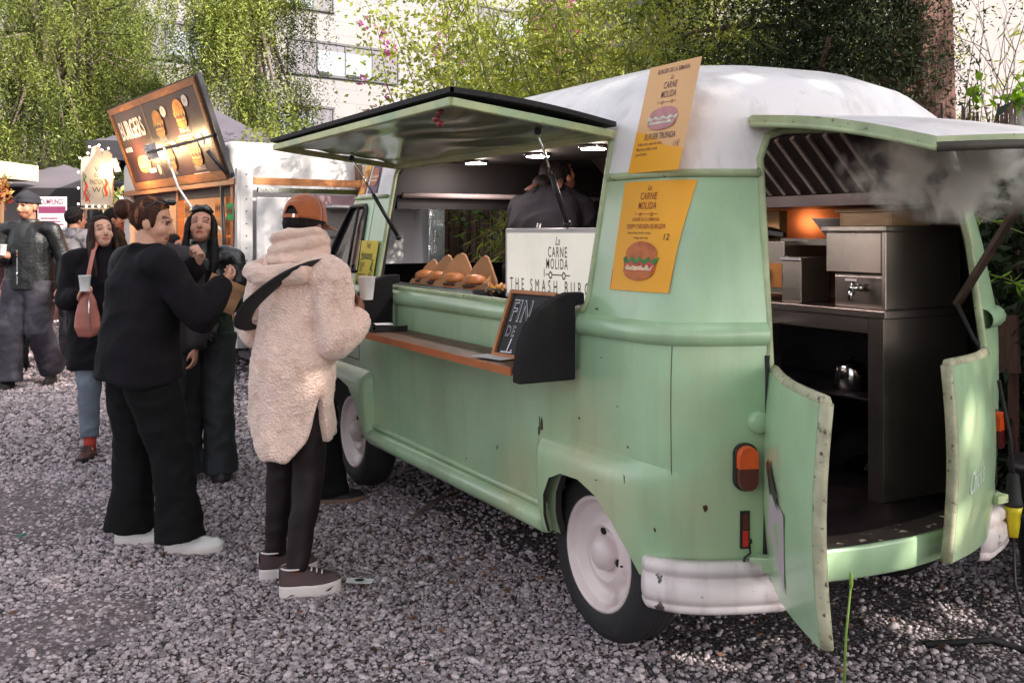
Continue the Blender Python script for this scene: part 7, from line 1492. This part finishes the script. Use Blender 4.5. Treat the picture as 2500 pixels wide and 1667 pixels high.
# --- 5: man in the beanie walking towards the viewer
def fig_beanie():
    p = spot(-4.80, 9.9); o, J, k, Rm, T = person('person in a dark beanie, black leather jacket and baggy trousers walking with a white cup', (p.x, p.y), 146, 1.92, yaw=R(-16), pitch=R(2), sh_w=.215, body_r=1.15,
        arms=dict(el_r=(.27, .03, 1.10), wr_r=(.10, .25, 1.14), el_l=(-.30, -.04, 1.10), wr_l=(-.33, .06, .87)), hands=dict(r=((-.6, .5, .45), (-.6, .5, .1), .62)), legs=dict(an_r=(.085, .18, .085), kn_r=(.09, .13, .47), an_l=(-.12, -.16, .15), kn_l=(-.13, .08, .50)),
        face_kw=dict(beard=.6, brow=(.12, .09, .08), lip=(.75, .45, .42), brow_k=1.25), skin=('skin_tan', (.44, .20, .125)), detail=.006)
    trousers(o, J, k, denim_pu, (.140, .112, .108, .112), .006, .065, 8., vox=.011)
    torso_garment(o, J, k, leather_dk, 'leather_jacket', (.195, .14), .85, (.070, .068, .055), .0045, (12, 12, 8), 6., .03, None, .010, 0, 70, (.95, 1), (.215, .165), (.21, .155))
    q = MB(); q.grid(lambda u, v: Vector((.075 * (1 - .3 * v) * (u - .5) * 2, .128 + .018 * math.cos((u - .5) * 3) - .050 * v, 1.24 + .19 * v)) * k, 8, 8); q.build('t_shirt', M('dark_t_shirt', (.022, .024, .026), .85), o)
    q = MB(); q.bar(Vector((.0, .186, .90)) * k, Vector((.0, .187, 1.20)) * k, .012, .006, ref=(0, 1, 0)); q.ball(Vector((0, .192, .99)) * k, (.008, .006, .02), 8); q.build('zip', chrome, o)
    q = MB(); q.grid(lambda u, v: T(((.086 + .004 * (v < .2)) * math.cos(2 * math.pi * u) * (math.cos(max(0, v - .35) / .65 * math.pi / 2) ** .6), (.107 + .004 * (v < .2)) * math.sin(2 * math.pi * u) * (math.cos(max(0, v - .35) / .65 * math.pi / 2) ** .6) - .010, .030 + .012 * math.sin(2 * math.pi * u) + .108 * v)), 40, 14)
    q.build('beanie', M('charcoal_knit', (.022, .022, .030), .9, var=.3, bump=.5, bscale=60, stretch=(1, 1, .25)), o)
    for nm, yw in (('r', R(6)), ('l', R(-14))): shoe(o, J['an_' + nm], yw, k, M('black_shoe', (.012, .011, .012), .6), dark_sole, .29, .035, wid=1.15)
    cup('white paper cup held by the walking person in the beanie', world(o, J['wr_r'] + Vector((-.06, .085, .06)) * k))
fig_beanie()

# --- 6, 7: two people talking behind the one in the beanie
def fig_back(label, lat, dep, face, hgt, top, hairm, hstyle, yaw=0., glasses=False, trs=None, group=None, skin=('skin_warm', (.55, .27, .185)), beard=0., arms=None, hands=None, hem=.82, pitch=0., sole=dark_sole, legs=None, closed=False):
    p = spot(lat, dep); o, J, k, Rm, T = person(label, (p.x, p.y), face, hgt, group, yaw=yaw, pitch=pitch, arms=arms, hands=hands, face_kw=dict(beard=beard, closed=closed), skin=skin, detail=.0095, legs=legs)
    trousers(o, J, k, trs or black_trs, (.120, .095, .085, .090), .008, .07, lat, vox=.013); torso_garment(o, J, k, top, 'jacket', (.215, .155), hem, (.085, .074, .055), .012, (7, 7, 8), lat * 3, .045, None, .012, 0, 70, (.94, 1))
    if hstyle: hair(o, T, Rm, k, hairm, hstyle, lat)
    if glasses:
        q = MB()
        for s in (1, -1): q.ball(T((s * .032, .090, .010)), (.026, .012, .020), 10); q.tube([T((s * .056, .085, .016)), T((s * .078, .0, .012))], .0035, 5)
        q.tube([T((-.012, .098, .014)), T((.012, .098, .014))], .004, 5); q.build('sunglasses', M('dark_sunglasses', (.01, .01, .012), .12, coat=.6), o)
    for nm in 'rl': shoe(o, J['an_' + nm], 0, k, M('black_shoe', (.012, .011, .012), .6), sole, .27, .03)
    return o, J, k, Rm, T
grey_pat = M('grey_patterned_jacket', (.16, .14, .155), .8, var=.35, scale=9, col2=(.05, .045, .05), c2=(.54, .60), c2scale=13)
fig_back('person with curly dark hair and grey patterned jacket seen from behind', -4.92, 11.2, -50, 1.80, grey_pat, hair_dk, 'curly', yaw=R(-20), trs=denim_pu)
o, J, k, Rm, T = fig_back('bearded person in sunglasses and black coat holding a sheet of paper', -4.82, 12.0, -112, 1.82, black_cloth, hair_dk, 'short', yaw=R(10), glasses=True, beard=.4, hem=.62,
                 arms=dict(el_r=(.26, .08, 1.12), wr_r=(.16, .30, 1.16), el_l=(-.25, .06, 1.12), wr_l=(-.12, .28, 1.12)), hands=dict(r=((-.2, .8, .4), (-1, 0, 0), .5)))
q = MB(); q.grid(lambda u, v: world(o, Vector((.05 + .0 * u, .36 + .16 * u, 1.10 + .22 * v)) * k), 3, 3); tag(q.build('leaflet', M('white_leaflet', (.68, .64, .62), .7)), 'white leaflet in the hands of the person with sunglasses', 'leaflet')
# --- 8: customer hidden behind the cream coat
o, J, k, Rm, T = fig_back('person in dark clothes mostly hidden behind the cream coat', -1.20, 5.62, -100, 1.67, black_cloth, hair_dk, 'short', yaw=R(-10), trs=black_trs, legs=dict(an_r=(.07, .17, .085), an_l=(-.12, -.08, .085)), sole=M('brown_gum_sole', (.20, .11, .08), .6))
# --- 9, 10: people half hidden behind the blazer
fig_back('tall dark haired person in washed purple jeans half hidden behind the black blazer', -2.13, 5.95, 150, 1.68, M('dark_jacket', (.025, .02, .024), .8), hair_dk, 'short', trs=denim_pu, legs=dict(an_r=(.09, 0, .085), an_l=(-.06, .02, .085)))
fig_back('shorter person in a grey jacket turned to the trailer behind the raised hand', -2.62, 7.6, -110, 1.52, M('taupe_jacket', (.15, .115, .11), .8, var=.2, bump=.2, bscale=60), hair_dk, 'short')
# --- 11, 12: people cut by the left edge
fig_back('person with white blonde hair at the left edge behind the beanie', -5.52, 11.0, -35, 1.62, black_cloth, hair_w, 'curly', trs=black_trs)
o, J, k, Rm, T = fig_back('person cut off by the left edge carrying a pink bag', -5.42, 10.4, 140, 1.66, M('wine_jacket', (.07, .02, .025), .7), hair_db, 'short', skin=('skin_pale', (.64, .345, .245)), sole=rub_w)
q = MB(); c = world(o, Vector((-.26, .16, .78))); q.ball(c, (.09, .12, .17), 14); q.tube([c + Vector((0, -.05, .15)), c + Vector((0, 0, .30)), c + Vector((0, .05, .15))], .010, 6); tag(q.build('handbag', M('pink_leather', (.60, .24, .23), .5)), 'soft pink handbag at the very left edge', 'bag')
# --- 13: the cook, bent over inside the truck
def fig_cook():
    o = thing('person', 'cook in black bending over inside the truck behind the lit sign', 'person', (1.38, .22, .456), R(-50 - 90)); k = 1.
    J = dict(head=Vector((0, .35, 1.385)))
    hs, Rm, T = head_shapes(J['head'], R(-25), R(-35), 1.)
    S = hs + [tube([(0, .0, .88), (0, .02, 1.0), (0, .14, 1.14), (0, .26, 1.22), (0, .34, 1.25)], [(.15, .10), (.13, .10), (.15, .10), (.12, .08), (.06, .06)], 16, (1, 0, 0)), tube([(0, .28, 1.22), (0, .335, 1.33)], [.058, .052], 12)]
    A = {}
    for s in (1, -1):
        sh, el, wr = Vector((s * .17, .22, 1.20)), Vector((s * .23, .30, .96)), Vector((s * .12, .48, .86)); A[s] = (sh, el, wr)
        S += [chain([sh, el], [.045, .036]), chain([el, wr], [.036, .026]), chain([(s * .09, 0, .88), (s * .10, .02, .48)], [.075, .05]), chain([(s * .10, .02, .48), (s * .10, -.01, .08)], [.048, .033]), chain([(s * .10, -.01, .06), (s * .10, .12, .03)], [.034, .028]), chain([(0, .22, 1.18), sh], [.06, .05])] + hand_shapes(wr, (0, .8, -.3), (0, -.3, -1), .4, 1., s)
    me, P = fuse(S, .009, 2); paint_face(me, P, J['head'], Rm, 1., closed=True); mobj('body', me, skin_mat('skin_tan', (.42, .215, .145)), o)
    S = [tube([(0, .0, .80), (0, .0, .95), (0, .05, 1.06), (0, .15, 1.17), (0, .26, 1.235), (0, .335, 1.26)], [(.185, .13), (.18, .13), (.19, .14), (.20, .14), (.17, .11), (.075, .07)], 20, (1, 0, 0))]
    for s in (1, -1): sh, el, wr = A[s]; S += [tube([(0, .22, 1.19), sh], [.09, .078], 12), chain([sh, el], [.075, .066]), chain([el, el.lerp(wr, .8)], [.064, .052])]
    me, P = fuse(S, .010, 4, .010, (7, 7, 8), 3.); mobj('black_top', me, black_cloth, o)
    S = [tube([(0, 0, .98), (0, 0, .88), (0, 0, .8)], [(.15, .11), (.17, .125), (.15, .12)], 16)] + [tube([(s * .09, 0, .90), (s * .10, .02, .48), (s * .10, -.01, .07)], [.11, .085, .075], 12) for s in (1, -1)]
    me, P = fuse(S, .012, 4, .008); mobj('trousers', me, black_trs, o); hair(o, T, Rm, 1., hair_dk, 'bun', 2)
    q = MB(); q.tube([(.08, .10, 1.31), (.05, .24, 1.365), (.03, .33, 1.33)], (.018, .006), 8); q.tube([(-.10, .10, 1.30), (-.07, .24, 1.36), (-.04, .33, 1.33)], (.018, .006), 8); q.build('apron_strap', M('rust_apron_strap', (.09, .03, .018), .7), o)
    for s in (1, -1): shoe(o, Vector((s * .10, -.01, .085)), 0, 1., M('black_shoe', (.012, .011, .012), .6), dark_sole, .27, .03)
fig_cook()
